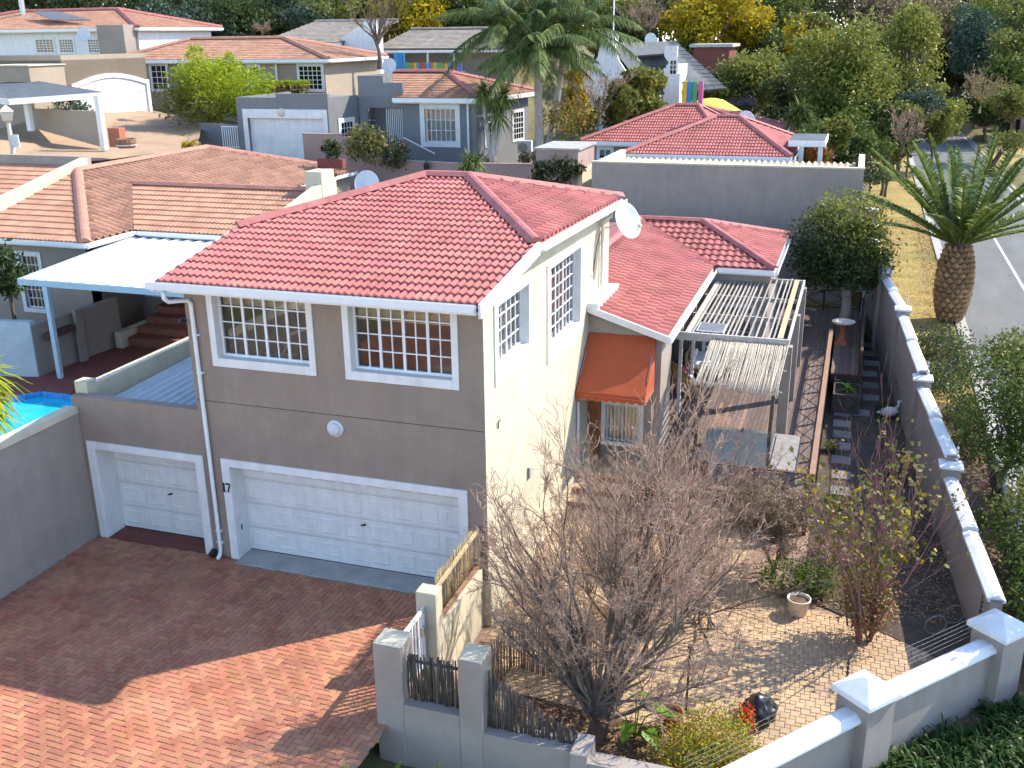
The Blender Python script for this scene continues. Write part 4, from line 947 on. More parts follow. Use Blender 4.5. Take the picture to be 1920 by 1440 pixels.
# spa tub with two-leaf glazed cover
spa = thing('spa_tub', 'rectangular spa tub under a two-part grey-green glass cover', 'spa tub', (4.2, 8, DZ))
def rrect(x0, x1, y0, y1, r, n=5):
    out = []
    for cx, cy, a0 in ((x1-r, y1-r, 0), (x0+r, y1-r, 90), (x0+r, y0+r, 180), (x1-r, y0+r, 270)):
        for k in range(n+1): t = rad(a0+90*k/n); out.append((cx+r*math.cos(t), cy+r*math.sin(t)))
    return out
MB().prism(rrect(3.0, 5.42, 6.62, 9.2, .3), DZ, .6).obj('shell', 'stone_grey', spa)
MB().prism(rrect(4.8, 5.38, 6.7, 9.1, .12), .6, .64).obj('rim', 'stone_grey', spa, bevel=.01)
MB().prism(rrect(3.04, 4.76, 6.68, 9.14, .28), .602, .606).obj('liner', 'concrete', spa)
MB().add([(p[0], p[1], .66) for p in rrect(3.04, 3.88, 6.68, 9.14, .22)], [tuple(range(24))]).obj('cover_pane', 'cover_glass', spa)
MB().add([(p[0], p[1], .66) for p in rrect(3.93, 4.76, 6.68, 9.14, .1)], [tuple(range(24))]).obj('cover_pane', 'cover_glass', spa)
MB().box(3.88, 3.93, 6.66, 9.16, .606, .68).obj('cover_bar', 'dark_rail', spa)
# furniture
ch = thing('wicker_chair', 'wicker armchair with cushions on the deck beside the house wall', 'chair', (1.75, 12.9, DZ))
cx, cy = 1.75, 12.9
mb = MB()
V = []; F = []; n = 9
for i in range(n+1):
    a = math.pi*(.05+.9*i/n)+math.pi/2+.7
    for j in range(5): s = j/4; V.append((cx+(.34+.1*s)*math.cos(a), cy+(.34+.1*s)*math.sin(a), DZ+.35+s*(.25+.4*math.sin(math.pi*i/n))))
    if i: F += [((i-1)*5+j, i*5+j, i*5+j+1, (i-1)*5+j+1) for j in range(4)]
mb.add(V, F); o = mb.obj('backrest', 'wicker', ch, smooth=True); md = o.modifiers.new('thick', 'SOLIDIFY'); md.thickness = .03
MB().tube([V[i*5+4] for i in range(n+1)], .028, 6).obj('rim', 'rail_wood', ch, smooth=True)
MB().lathe((cx, cy, DZ), [(.28, .3), (.36, .33), (.36, .38), (.0, .4)], 14).obj('seat', 'wicker', ch)
for a in (.6, 2.2, 3.8, 5.4): MB().tube([(cx+.26*math.cos(a), cy+.26*math.sin(a), DZ), (cx+.3*math.cos(a), cy+.3*math.sin(a), DZ+.34)], .02, 6).obj('leg', 'wicker', ch)
def cushion(x, y, z, sx, sy, sz, rot, m, label, grp='cushions on the deck furniture'):
    me = bpy.data.meshes.new('cushion'); bm = bmesh.new(); bmesh.ops.create_cube(bm, size=1); bmesh.ops.subdivide_edges(bm, edges=bm.edges, cuts=4, use_grid_fill=True)
    for v in bm.verts:
        r = (abs(v.co.x*2)**4+abs(v.co.y*2)**4); v.co.z *= 1-.38*min(1, r*.55); v.co.x *= sx; v.co.y *= sy; v.co.z *= sz
    for f_ in bm.faces: f_.smooth = True
    bm.to_mesh(me); bm.free(); me.materials.append(MT[m])
    put('cushion', me, label=label, cat='cushion', group=grp, loc=(x, y, z), rot=rot)
cushion(1.8, 12.85, DZ+.47, .42, .42, .14, (0, 0, .5), 'fabric_white', 'white seat cushion in the wicker armchair')
cushion(1.62, 13.02, DZ+.62, .36, .12, .34, (.3, 0, .6), 'maroon', 'maroon cushion leaning in the wicker armchair')
sb = thing('daybed', 'low timber daybed with white cushions on the veranda', 'daybed', (1.9, 15, DZ)); ox, oy = -.55, 4.1
MB().box(2.15+ox, 3.0+ox, 10.15+oy, 11.75+oy, DZ+.2, DZ+.3).obj('frame', 'rail_wood', sb, bevel=.01); MB().box(2.08+ox, 2.15+ox, 10.15+oy, 11.75+oy, DZ+.2, DZ+.8).obj('backrest', 'pale_wood', sb)
for p in ((2.2, 10.2), (2.95, 10.2), (2.2, 11.7), (2.95, 11.7)): MB().box(p[0]+ox-.04, p[0]+ox+.04, p[1]+oy-.04, p[1]+oy+.04, DZ, DZ+.2).obj('leg', 'rail_wood', sb)
cushion(2.58+ox, 10.5+oy, DZ+.4, .78, .62, .18, (0, 0, 0), 'fabric_white', 'white seat cushion at the near end of the daybed')
cushion(2.58+ox, 11.3+oy, DZ+.4, .78, .8, .18, (0, 0, 0), 'fabric_white', 'long white mattress at the far end of the daybed')
cushion(2.3+ox, 10.5+oy, DZ+.66, .14, .55, .42, (0, .25, 0), 'fabric_white', 'upright white back cushion on the daybed')
bb = thing('bird_bath', 'terracotta bird bath on the lower deck beside the handrail', 'bird bath', (6.25, 19.4, DZ))
b0 = PZ(1578, 645, DZ); bx_, by_ = float(b0[0]), float(b0[1])
MB().lathe((bx_, by_, DZ), [(.26, 0), (.25, .06), (.14, .1), (.11, .3), (.1, .62), (.15, .7), (.2, .72)], 16).obj('pedestal', 'terracotta', bb, smooth=True)
MB().lathe((bx_, by_, DZ+.7), [(.13, 0), (.34, .06), (.4, .13), (.37, .14), (.32, .09), (.0, .06)], 22).obj('basin', 'pot_cream', bb, smooth=True)
lb = thing('letter_box', 'blue-grey box on a post by the tree on the deck', 'post box', (6.8, 23.4, GZ))
MB().box(6.77, 6.85, 23.2, 23.28, GZ, 1.25).obj('post', 'white', lb); MB().box(6.55, 7.07, 23.1, 23.4, 1.25, 1.5).obj('box', 'carport_blue', lb, bevel=.02)
# raised planters below the deck
for k, (y, lab) in enumerate(((16.3, 'farther dark timber planter with leafy plants beside the deck'), (14.9, 'nearer dark timber planter with pale leaves beside the deck'))):
    pt = thing('planter_box', lab, 'planter', (6.5, y, GZ), 'timber planters beside the deck')
    mb = MB(); mb.box(6.08, 6.9, y-.6, y-.55, GZ, DZ-.1); mb.box(6.08, 6.9, y+.55, y+.6, GZ, DZ-.1); mb.box(6.08, 6.13, y-.55, y+.55, GZ, DZ-.1); mb.box(6.85, 6.9, y-.55, y+.55, GZ, DZ-.1); mb.obj('frame', 'dark_stick', pt)
    MB().box(6.13, 6.85, y-.55, y+.55, GZ, DZ-.3).obj('soil', 'dark_soil', pt)
# stepping stones, their grey darkened to stand for tree shade
pth = MB().add([(6.1, 9, GZ+.016), (7.6, 9, GZ+.016), (7.6, 21, GZ+.016), (6.1, 21, GZ+.016)], [(0, 1, 2, 3)]).obj('garden_path', 'dark_soil', kind='structure')
for (u, v) in ((1630, 700), (1632, 722), (1633, 745), (1634, 680), (1634, 662), (1634, 646), (1615, 773), (1580, 773), (1579, 794), (1579, 814), (1578, 836), (1577, 862), (1577, 890), (1576, 920)):
    p = PZ(u, v, GZ+.05); s = .26
    MB().prism([(p[0]-s, p[1]-s*1.1), (p[0]+s, p[1]-s), (p[0]+s*.95, p[1]+s), (p[0]-s, p[1]+s*1.05)], GZ, GZ+.06).obj('stepping_stone', 'stone_grey', pth, bevel=.015)
# ================================================================== NEIGHBOURS
V3 = lambda p: Vector([float(c) for c in p])
def far_window(par, P, U, N, w_, h, nc, nr, t=.12, glassm='far_glass', surround=True):
    P = V3(P); U = Vector(U).normalized(); N = Vector(N).normalized()
    o = window(par, P, U, N, w_, h, nc, nr, -.035, (), .05, glassm)
    if surround: trim(par, P, U, N, w_, h, t, .05)
    MB().extrude([P+N*.004, P+U*w_+N*.004, P+U*w_+Z_*h+N*.004, P+Z_*h+N*.004], N*.006).obj('dark_backing', 'black', par)  # black sheet painted in for the unlit room behind the panes
def box_wall(par, pts, z0, z1, m, name='wall', t=.22):
    """open ring of wall slabs through pts (plan points)"""
    mb = MB()
    for a, b in zip(pts, pts[1:]):
        a = Vector((a[0], a[1], 0)); b = Vector((b[0], b[1], 0)); d = (b-a).normalized(); n = Vector((-d.y, d.x, 0))*t
        za = z0; zb = z1
        mb.prism([a, b, b+n, a+n], za, zb)
    return mb.obj(name, m, par)

# ---- tan-roofed neighbour
tn = thing('house', 'taupe neighbour house with orange-brown tiled roof behind the white carport', 'house', (-22, 14, .5))
ez, rz_ = 4.0, 5.5
T1 = [(-24.4, 11.6, ez), (-18.85, 11.6, ez), (-24.35, 18.0, rz_), (-24.4, 18.0, rz_)]
T2 = [(-18.85, 11.6, ez), (-18.6, 31.6, ez), (-24.4, 27.2, rz_), (-24.4, 18.0, rz_)]
T2 = [Vector(p) for p in T2]
T3 = [(-18.75, 14.1, ez), (-13.6, 14.1, ez), (-13.6, 18.7, 4.95), (-22.3, 18.7, 4.95)]
T3b = [(-13.6, 23.2, ez), (-18.7, 23.2, ez), (-22.3, 18.7, 4.95), (-13.6, 18.7, 4.95)]
T4 = [(-33, 11.6, ez), (-24.75, 11.6, ez), (-24.75, 18.7, 5.6), (-33, 18.7, 5.6)]
T5 = [(-24.4, 18, rz_), (-24.4, 27.2, rz_), (-30, 31, ez), (-30, 18.9, ez)]
T6 = [(-18.6, 31.6, ez), (-30, 31.6, ez), (-24.4, 27.2, rz_)]
mb = MB(); deck_of(mb, (T1, T2, T3, T3b, T4, T5, T6)); tr_ = mb.obj('roof', 'tan_cap', tn)
def T2z(p): return p[2]
# the cross wing covers part of the right slope: keep the main slope above and beside it
T2a = [T2[0], Vector((-18.82, 14.1, ez)), Vector((-22.3, 18.7, 4.96)), Vector((-24.4, 18.7, rz_)), Vector((-24.4, 18.0, rz_))]
T2b = [Vector((-18.7, 23.2, ez)), Vector(T2[1]), Vector(T2[2]), Vector((-24.4, 18.7, rz_)), Vector((-22.3, 18.7, 4.96))]
tile_roof(tr_, [tiles_on(T1, 'tan_tile', .36, .5), tiles_on(T3, 'tan_tile', .36, .5), tiles_on(T2a, 'tan_tile', .72, .42, .115), tiles_on(T2b, 'tan_tile', .72, .42, .115), tiles_on(T4, 'tan_tile', .36, .5)], 300)
for a, b in ((T1[1], T1[2]), (T2[2], T2[3]), (T2[1], T2[2]), (T3[3], T3[2])): caps(tr_, Vector(a)+up, Vector(b)+up, 'tan_cap', .15, .45)
gutter(tn, (-30, 11.6, ez+.02), (-18.75, 11.6, ez+.02), -Y_); gutter(tn, (-18.8, 11.6, ez+.02), (-18.75, 14.0, ez+.02), X_); gutter(tn, (-18.6, 14.1, ez+.02), (-13.5, 14.1, ez+.02), -Y_); gutter(tn, (-18.68, 23.4, ez+.02), (-18.6, 31.6, ez+.02), X_)
mb = MB(); mb.extrude([(-24.72, 11.5, 3.6), (-24.72, 11.5, 4.55), (-24.72, 18.7, 6.0), (-24.72, 18.7, 5.2)], (.34, 0, 0)); mb.obj('party_wall', 'cream', tn)
mb = MB(); mb.box(-33, -24.4, 18.72, 18.95, 5, 6.02); mb.obj('parapet', 'taupe_grey', tn)
mb = MB(); mb.extrude([(-13.6, 14.0, 3.3), (-13.6, 14.0, 4.3), (-13.6, 18.7, 5.35), (-13.6, 19.6, 5.35), (-13.6, 19.6, 3.3)], (.3, 0, 0)); mb.box(-14.0, -13.28, 18.4, 19.4, 4.6, 5.75); mb.obj('gable_parapet', 'cream', tn)
f = MB(); wall(f, (-30, 12.0, .3), X_, -Y_, 11.0, 3.7, [(7.8, 8.62, 1.1, 3.05)], .22); wall(f, (-19.0, 12.0, .3), Y_, X_, 2.3, 3.7, [], .22)
wall(f, (-19.0, 14.3, .3), X_, -Y_, 5.3, 3.7, [(.3, 1.25, 1.3, 3.0), (1.9, 2.8, 1.1, 3.1)], .22); wall(f, (-13.7, 14.3, .3), Y_, X_, 5, 3.7, [], .22); wall(f, (-18.9, 19.5, .3), Y_, X_, 12, 3.7, [], .22)
f.obj('wall', 'tan_house', tn)
window(tn, (-22.2, 12, 1.4), X_, -Y_, .82, 1.95, 4, 6, .1); trim(tn, (-22.2, 12, 1.4), X_, -Y_, .82, 1.95, .16, .04)
window(tn, (-18.7, 14.3, 1.6), X_, -Y_, .95, 1.7, 5, 2, .1); trim(tn, (-18.7, 14.3, 1.6), X_, -Y_, .95, 1.7, .1, .03)
mb = MB(); mb.box(-22.3, -21.3, 12.3, 12.32, 1.3, 3.4); mb.box(-18.8, -15.9, 14.6, 14.62, 1.3, 3.4); mb.obj('dark_backing', 'black', tn)  # black sheets stand in for the unlit rooms
sg = MB(); sg.box(-17.12, -17.07, 14.22, 14.26, 1.4, 3.4); sg.box(-16.23, -16.18, 14.22, 14.26, 1.4, 3.4); sg.box(-17.07, -16.23, 14.22, 14.26, 1.4, 1.45); sg.box(-17.07, -16.23, 14.22, 14.26, 3.35, 3.4)
for k in range(-4, 10): 
    a = (-17.07, 1.45+k*.22); t1 = min(.84, (3.35-a[1]))
    t0 = max(0, 1.45-a[1])
    if t1 > t0: sg.beam((a[0]+t0, 14.24, a[1]+t0), (a[0]+t1, 14.24, a[1]+t1), .03, .03)
sg.obj('security_gate', 'white_metal', tn)
for k in range(4):
    MB().box(-17.6+.0*k, -15.6, 11.6+k*.55, 14.28 if k == 3 else 11.6+(k+1)*.55, .4, .75+k*.24).obj('step', 'stair_brick', tn)
MB().box(-17.9, -17.62, 11.3, 13.6, .4, 1.0).obj('step_wall', 'cream', tn)
sat_dish(PD(688, 345, 35.5), (.3, -.85, .4), .42, 'white satellite dish at the end of the orange-brown roof', tuple(PD(680, 352, 36.2)))
fl_ = thing('terrace_wall', 'shaded taupe garden wall with a flower trough under the carport', 'wall', (-18, 9, .5))
mb = MB(); mb.prism([(-24, 6.6), (-18.2, 7.9), (-18.2, 8.15), (-24, 6.85)], .3, 2.25); mb.obj('wall_panel', 'corr_blue', fl_)
mb = MB(); mb.prism([(-18.2, 7.95), (-18.0, 11.8), (-18.25, 11.8), (-18.42, 7.95)], .3, 2.1); mb.prism([(-18.02, 9.6), (-17.9, 9.6), (-17.9, 9.9), (-18.02, 9.9)], .3, 2.2); mb.obj('wall_panel', 'tan_house', fl_)
MB().box(-18.12, -17.9, 8.3, 9.5, 1.55, 1.75).obj('flower_trough', 'dark_rail', fl_)
yard = sheet('neighbour_yard', 'brick_red', [(-26, -10), (-9.72, -10), (-9.56, 14.2), (-26, 14.2)], .42)
cp = thing('carport', 'carport with white sheet roof and pale blue posts beside the neighbour house', 'carport', (-15, 11, .5))
V = []; F = []; n = 90
for i in range(n+1):
    x = -18.45+8.2*i/n; z = 3.6+.03*math.sin(i*2*math.pi/5); y0 = 8.1; V += [(x, y0, z-.1), (x, y0, z), (x-.4*(1-i/n), 14.0, z+.2)]
    if i: F += [(3*i-3, 3*i, 3*i+1, 3*i-2), (3*i-2, 3*i+1, 3*i+2, 3*i-1)]
MB().add(V, F).obj('sheet_roof', 'corr_white', cp)
mb = MB(); mb.beam((-18.5, 8.05, 3.5), (-10.2, 8.05, 3.5), .06, .2); mb.beam((-18.5, 8.1, 3.5), (-18.9, 14, 3.72), .05, .18); mb.obj('fascia', 'carport_blue', cp)
MB().box(-17.5, -17.34, 7.95, 8.08, .42, 3.42).obj('post', 'carport_blue', cp); MB().box(-12.3, -12.14, 7.95, 8.08, .42, 3.42).obj('post', 'carport_blue', cp)
# pool
pl = thing('swimming_pool', 'bright turquoise swimming pool behind the boundary wall', 'pool', (-14, 3, .4))
pc = [(-16.6, 6.3), (-15.6, 6.3), (-12.6, 5.0), (-11.6, 2.4), (-12, -3), (-17.5, -3), (-17.6, 5.2)]
MB().add([(p[0], p[1], .45) for p in pc], [tuple(range(len(pc)))]).obj('water', 'pool_water', pl)
cen = Vector((-14.8, 2, 0)); mb = MB(); mc = MB()
for a, b in zip(pc, pc[1:]+pc[:1]):
    a = Vector((*a, 0)); b = Vector((*b, 0)); L = (b-a).length; k = max(1, int(L/.2)); d = (b-a)/k; o_ = ((a+b)/2-cen).normalized()
    for i in range(k):
        p = a+d*i; q = p+d*.93
        mb.add([p+Z_*.452, q+Z_*.452, q+Z_*.62+o_*.02, p+Z_*.62+o_*.02], [(0, 1, 2, 3)])
    mc.prism([a+o_*.02, b+o_*.02, b+o_*.42, a+o_*.42], .421, .62)
mb.obj('waterline_tile', 'pool_tile', pl, kind='stuff'); mc.obj('coping', 'brick_red', pl)

# ---- tall party wall and sheet roof at the back of the plot
bg = thing('garage_block', 'long windowless taupe wall with sheet roof behind the red-roofed wing', 'building', (1, 26, 0))
MB().box(-4.55, 6.42, 26, 26.25, -.5, 5.46).obj('wall', 'taupe_grey', bg); MB().box(6.17, 6.42, 26.26, 31.5, -.5, 5.46).obj('wall', 'cream', bg); MB().box(-4.55, -4.3, 26.26, 31.5, -.5, 5.44).obj('wall', 'cream', bg)
MB().box(-4.58, 6.45, 25.98, 26.27, 5.46, 5.52).obj('coping', 'cream', bg)
V = []; F = []; n = 150
for i in range(n+1):
    x = -4.25+10.3*i/n; z = 4.95+.06*math.sin(i*2*math.pi/4); V += [(x, 26.3, z), (x, 31.6, z+.1)]
    if i: F += [(2*i-2, 2*i, 2*i+1, 2*i-1)]
MB().add(V, F).obj('sheet_roof', 'stone_warm', bg, smooth=True)
MB().box(-4.5, 6.1, 26.4, 31.2, 0, 4.9).obj('core', 'black', bg)
cx_ = thing('store_room', 'small taupe flat-roofed store room covered with creeper', 'building', (-6, 27, 1))
a = PY(1005, 280, 28.5); b = PY(1100, 283, 28.5)
MB().box(float(a[0]), float(b[0])-.4, 28.5, 31.5, 0, float(a[2])).obj('wall', 'pink_wall', cx_); MB().box(float(a[0])-.08, float(b[0])-.3, 28.4, 31.6, float(a[2]), float(a[2])+.08).obj('roof', 'concrete', cx_)
MB().box(float(b[0])-.4, float(b[0])-.2, 28.5, 31.5, 0, float(a[2])-.9).obj('wall', 'cream', cx_)
tl_ = thing('trellis', 'brown timber trellis behind the creeper on the store room', 'trellis', (-6, 28.4, 2))
q0 = PY(1033, 340, 28.4); mb = MB()
for k in range(5): mb.box(float(q0[0])+k*.22, float(q0[0])+k*.22+.04, 28.40, 28.43, 2.2, 4.3)
for k in range(6): mb.box(float(q0[0])-.05, float(q0[0])+1.0, 28.36, 28.40, 2.5+k*.3, 2.54+k*.3)
mb.obj('lattice', 'dark_rail', tl_)

# ---- red-roofed house at the back
rb = thing('house', 'low house with bright red tiled hip roofs behind the long taupe wall', 'house', (0, 36, 2))
def hip_roof(par, x0, x1, y0, y1, ez, rz, rx0, rx1, ry, m, capm, tw=.3, tl=.34, single=0, cr=.12):
    A = [(x0, y0, ez), (x1, y0, ez), (rx1, ry, rz), (rx0, ry, rz)]; B = [(x1, y0, ez), (x1, y1, ez), (rx1, ry, rz)]
    Cq = [(x1, y1, ez), (x0, y1, ez), (rx0, ry, rz), (rx1, ry, rz)]; Dq = [(x0, y1, ez), (x0, y0, ez), (rx0, ry, rz)]
    mb = MB(); deck_of(mb, (A, B, Cq, Dq)); r = mb.obj('roof', capm, par)
    tile_roof(r, [tiles_on(A, m, tw, tl), tiles_on(B, m, tw, tl), tiles_on(Dq, m, tw, tl), tiles_on(Cq, m, tw, tl)], single)
    for p, q in ((A[0], A[3]), (A[1], A[2]), (A[3], A[2]), (B[1], B[2]), (Dq[0], Dq[2])):
        if (Vector(p)-Vector(q)).length > .3: caps(r, Vector(p)+up, Vector(q)+up, capm, cr, .45)
    gutter(par, (x0, y0, ez+.02), (x1, y0, ez+.02), -Y_, w_=.16, h=.2); gutter(par, (x1, y0, ez+.02), (x1, y1, ez+.02), X_, w_=.16, h=.2)
    return r
hip_roof(rb, -4.55, 3.25, 32, 40.5, 5.18, 6.6, -.75, .35, 36.2, 'red_tile', 'red_cap', single=200)
hip_roof(rb, -8.3, -.5, 38.2, 47, 5.1, 6.72, -3.9, -2.6, 42.4, 'red_tile', 'red_cap', single=100)
hip_roof(rb, -9.0, 2.5, 44.5, 54, 4.6, 6.15, -4.2, -3, 49, 'red_tile', 'red_cap')
box_wall(rb, [(-4.2, 32.3), (3.0, 32.3), (3.0, 40), (-4.2, 40), (-4.2, 32.3)], 0, 5.15, 'taupe_grey'); box_wall(rb, [(-7.9, 38.5), (-.9, 38.5), (-.9, 46.5), (-7.9, 46.5), (-7.9, 38.5)], 0, 5.05, 'tan_house')
box_wall(rb, [(-8.6, 44.9), (2.1, 44.9), (2.1, 54.5), (-8.6, 54.5), (-8.6, 44.9)], 0, 4.95, 'tan_house')
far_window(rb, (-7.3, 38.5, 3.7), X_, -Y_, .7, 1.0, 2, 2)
pt_ = thing('patio_roof', 'small blue-grey sheet patio roof on white posts beside the red-roofed back house', 'canopy', (3.8, 34, .5))
q = PY(1440, 243, 36); q2 = PY(1512, 243, 36); z = float(q[2])
MB().box(3.0, 4.6, 33.2, 37, z-.35, z-.25).obj('sheet_roof', 'slate', pt_); mb = MB(); mb.box(3.0, 4.6, 33.14, 33.2, z-.5, z-.24); mb.box(4.6, 4.66, 33.14, 37, z-.5, z-.24); mb.obj('fascia', 'white', pt_)
for x in (3.5, 4.35): MB().box(x, x+.2, 33.3, 33.5, .3, z-.36).obj('post', 'white', pt_)
sat_dish(PD(1398, 228, 54), (.4, -.8, .3), .5, 'white satellite dish on the back hip of the bright red roof', tuple(PD(1398, 240, 54.5)))

# road-side wall of the back houses
vw = thing('verge_wall', 'cream road-side wall with square piers along the dry grass verge', 'wall', (7, 30, 0))
for k, (y, zt) in enumerate(((26.5, 2.5), (30.2, 2.5), (34, 2.6))):
    MB().box(6.75, 7.2, y-.2, y+.25, -.3, zt).obj('pier', 'taupe_grey', vw, bevel=.02); MB().box(6.7, 7.25, y-.25, y+.3, zt, zt+.12).obj('pier_cap', 'white', vw, bevel=.02)
MB().box(6.9, 7.05, 25.3, 36, -.3, 2.1).obj('wall_panel', 'taupe_grey', vw); MB().box(6.86, 7.09, 25.3, 36, 2.1, 2.2).obj('coping', 'white', vw)

# ---- pinkish garden wall in front of the grey house
pk = thing('garden_wall', 'stepped pinkish-brown garden wall in front of the grey house', 'wall', (-12, 33, 3))
pts = [(PY(567, 252, 34.5)), (PY(640, 258, 34.5)), (PY(700, 292, 34.0)), (PY(862, 308, 33.2)), (PY(1000, 302, 33.8))]
for i, (a, b) in enumerate(zip(pts, pts[1:])):
    zt = float(a[2]) if i < 2 else float(min(a[2], b[2])); 
    MB().prism([(a[0], a[1]), (b[0], b[1]), (b[0], b[1]+.22), (a[0], a[1]+.22)], 0, zt).obj('wall_panel', 'pink_wall', pk)
    MB().prism([(a[0]-.02, a[1]-.03), (b[0]+.02, b[1]-.03), (b[0]+.02, b[1]+.25), (a[0]-.02, a[1]+.25)], zt, zt+.06).obj('coping', 'pink_wall', pk)
lt = thing('wall_lantern', 'small black lantern on the pinkish garden wall', 'lamp', tuple(PY(800, 322, 33.2)))
q = V3(PY(800, 322, 33.2)); MB().lathe(q, [(.02, 0), (.14, .05), (.17, .35), (.2, .37), (.03, .5), (.02, .6)], 6).obj('lantern_body', 'black', lt)

# ---- grey house
gh = thing('house', 'grey plastered house with stepped parapet, white garage door and orange tiled roof', 'house', (-22, 40, 3.5))
gy, my = 37.3, 40.3
gl, gr = float(PY(443, 200, gy)[0]), float(PY(615, 200, gy)[0]); gt_ = float(PY(520, 183, gy)[2]); g0 = 3.2
dl, drr = float(PY(465, 230, gy)[0]), float(PY(606, 230, gy)[0]); dt_ = float(PY(535, 222, gy)[2]); mt = float(PY(535, 205, gy)[2])
f = MB(); wall(f, (gl, gy, g0), X_, -Y_, gr-gl, gt_-g0, [(dl-gl, drr-gl, 0, dt_-g0)], .25); f.box(gl, gl+.25, gy+.26, gy+6, g0, gt_)
sx = float(PY(517, 180, gy)[0]); f.box(sx, gr, gy, gy+.25, gt_+.002, gt_+.22); f.obj('garage_wall', 'grey_house', gh)
gd = MB().box(dl, drr, gy+.22, gy+.3, g0, dt_).obj('garage_door', 'white', gh)
for k in range(4): MB().box(dl+.02, drr-.02, gy+.2, gy+.222, g0+.05+k*(dt_-g0)/4, g0+(k+.93)*(dt_-g0)/4).obj('panel', 'white', gd)
trim(gh, (dl, gy, g0), X_, -Y_, drr-dl, dt_-g0, .3, .05, 0, mt-dt_, name='garage_surround')
gsx = float(PY(672, 200, my)[0]); sd_ = Vector((gsx-gr, my-gy-.01, 0)); sL = sd_.length; sd_.normalize(); sn_ = Vector((sd_.y, -sd_.x, 0))
f = MB(); wall(f, (gr, gy, g0), sd_, sn_, sL, gt_-g0, [], .2); f.obj('garage_side_wall', 'grey_house', gh); far_window(gh, Vector((gr, gy, g0+1.3))+sd_*sL*.35, sd_, sn_, sL*.42, 1.4, 4, 4, .2)
MB().box(gl+.3, gr-.3, gy+.4, gy+6, g0, gt_-.2).obj('garage_core', 'grey_house', gh)
hl_ = thing('wall_lamp', 'round lamp on the grey wall over the grey house garage', 'lamp', tuple(PY(528, 211, gy-.02)))
MB().lathe(V3(PY(528, 211, gy)), [(.25, 0), (.25, .06), (.16, .14), (0, .17)], 14, ((1, 0, 0), (0, 0, 1), (0, -1, 0))).obj('diffuser', 'pot_cream', hl_, smooth=True)
ml = float(PY(672, 180, my)[0]); m2 = float(PY(755, 180, my)[0]); mr = float(PY(893, 190, my)[0]); ze = float(PY(820, 184, my)[2]); tz = float(PY(700, 142, my)[2]); tz2 = float(PY(740, 155, my)[2])
x_w0, x_w1 = float(PY(797, 235, my)[0]), float(PY(854, 235, my)[0]); z_w0, z_w1 = float(PY(825, 266, my)[2]), float(PY(825, 204, my)[2])
d0, d1 = float(PY(690, 230, my)[0]), float(PY(755, 230, my)[0]); dzt = float(PY(720, 202, my)[2])
f = MB(); wall(f, (ml, my, g0), X_, -Y_, mr-ml, ze-g0, [(x_w0-ml, x_w1-ml, z_w0-g0, z_w1-g0), (d0-ml, d1-ml, .2, dzt-g0)], .25)
f.box(ml, float(PY(718, 150, my)[0]), my, my+.25, ze+.003, tz); f.box(float(PY(718, 150, my)[0])+.003, m2, my, my+.25, ze+.003, tz2); f.box(ml, ml+.25, my+.26, my+5, ze, tz); f.obj('wall', 'grey_house', gh)
rbk = V3(PY(990, 175, 47)); f = MB(); f.prism([(mr, my+.0), (mr-.25, my+.26), (rbk.x-.25, 47.), (rbk.x, 47)], g0-1, ze); f.obj('side_wall', 'grey_house', gh)
window(gh, (x_w0, my, z_w0), X_, -Y_, x_w1-x_w0, z_w1-z_w0, 6, 3, .12, (), .045); trim(gh, (x_w0, my, z_w0), X_, -Y_, x_w1-x_w0, z_w1-z_w0, .3, .05)
MB().box(x_w0, x_w1, my+.4, my+.42, z_w0, z_w1).obj('curtain', 'curtain', gh)
mb = MB(); 
for k in range(9): mb.box(d1-1.1+k*.125, d1-1.1+k*.125+.035, my+.1, my+.13, g0+.2, dzt-.05)
mb.obj('security_gate', 'white_metal', gh); MB().box(d0-1.5, d1+.3, my+1.4, my+1.5, g0, dzt+.3).obj('porch_wall', 'grey_house', gh); MB().box(d0-1.5, d0-.3, my+.26, my+1.39, g0, dzt+.3).obj('porch_wall', 'grey_house', gh); MB().box(d0-.3, d1, my+.0, my+1.39, g0, g0+.2).obj('porch_floor', 'stone_grey', gh)
sdv = (rbk-Vector((mr, my, rbk.z))).normalized(); sdv.z = 0; sdn = Vector((sdv.y, -sdv.x, 0))
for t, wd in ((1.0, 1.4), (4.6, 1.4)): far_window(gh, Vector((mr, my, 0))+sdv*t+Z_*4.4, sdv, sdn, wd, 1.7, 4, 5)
gx0, gx1 = float(PY(742, 183, my)[0]), mr+.35
apx = V3(PY(838, 136, 43.6)); apl = V3(PY(770, 138, 43.6))
R1 = [Vector((gx0, my-.35, ze)), Vector((gx1, my-.35, ze)), apx, Vector((apl.x-1.2, apx.y, apx.z))]
R2 = [Vector((gx1, my-.35, ze)), Vector((rbk.x+.4, 47.6, ze)), apx]
R3 = [Vector((rbk.x+.4, 47.6, ze)), Vector((gx0, 47.6, ze)), Vector((apl.x-1.2, apx.y, apx.z)), apx]
mb = MB(); deck_of(mb, (R1, R2, R3)); ro = mb.obj('roof', 'tan_cap', gh); tile_roof(ro, [tiles_on(R1, 'tan_tile', .32, .36), tiles_on(R2, 'tan_tile', .32, .36), tiles_on(R3, 'tan_tile', .32, .36)], 120)
for p, q in ((R1[1], R1[2]), (R1[3], R1[2]), (R2[1], R2[2])): caps(ro, p+up, q+up, 'red_cap', .16, .5)
gutter(gh, (gx0, my-.36, ze+.02), (gx1, my-.36, ze+.02), -Y_, w_=.18, h=.24); gutter(gh, R2[0]+Z_*.02, R2[1]+Z_*.02, sdn, w_=.18, h=.24)
MB().tube([(mr-.5, my-.1, ze-.1), (mr-.5, my-.1, g0)], .07, 6).obj('downpipe', 'white_metal', gh)
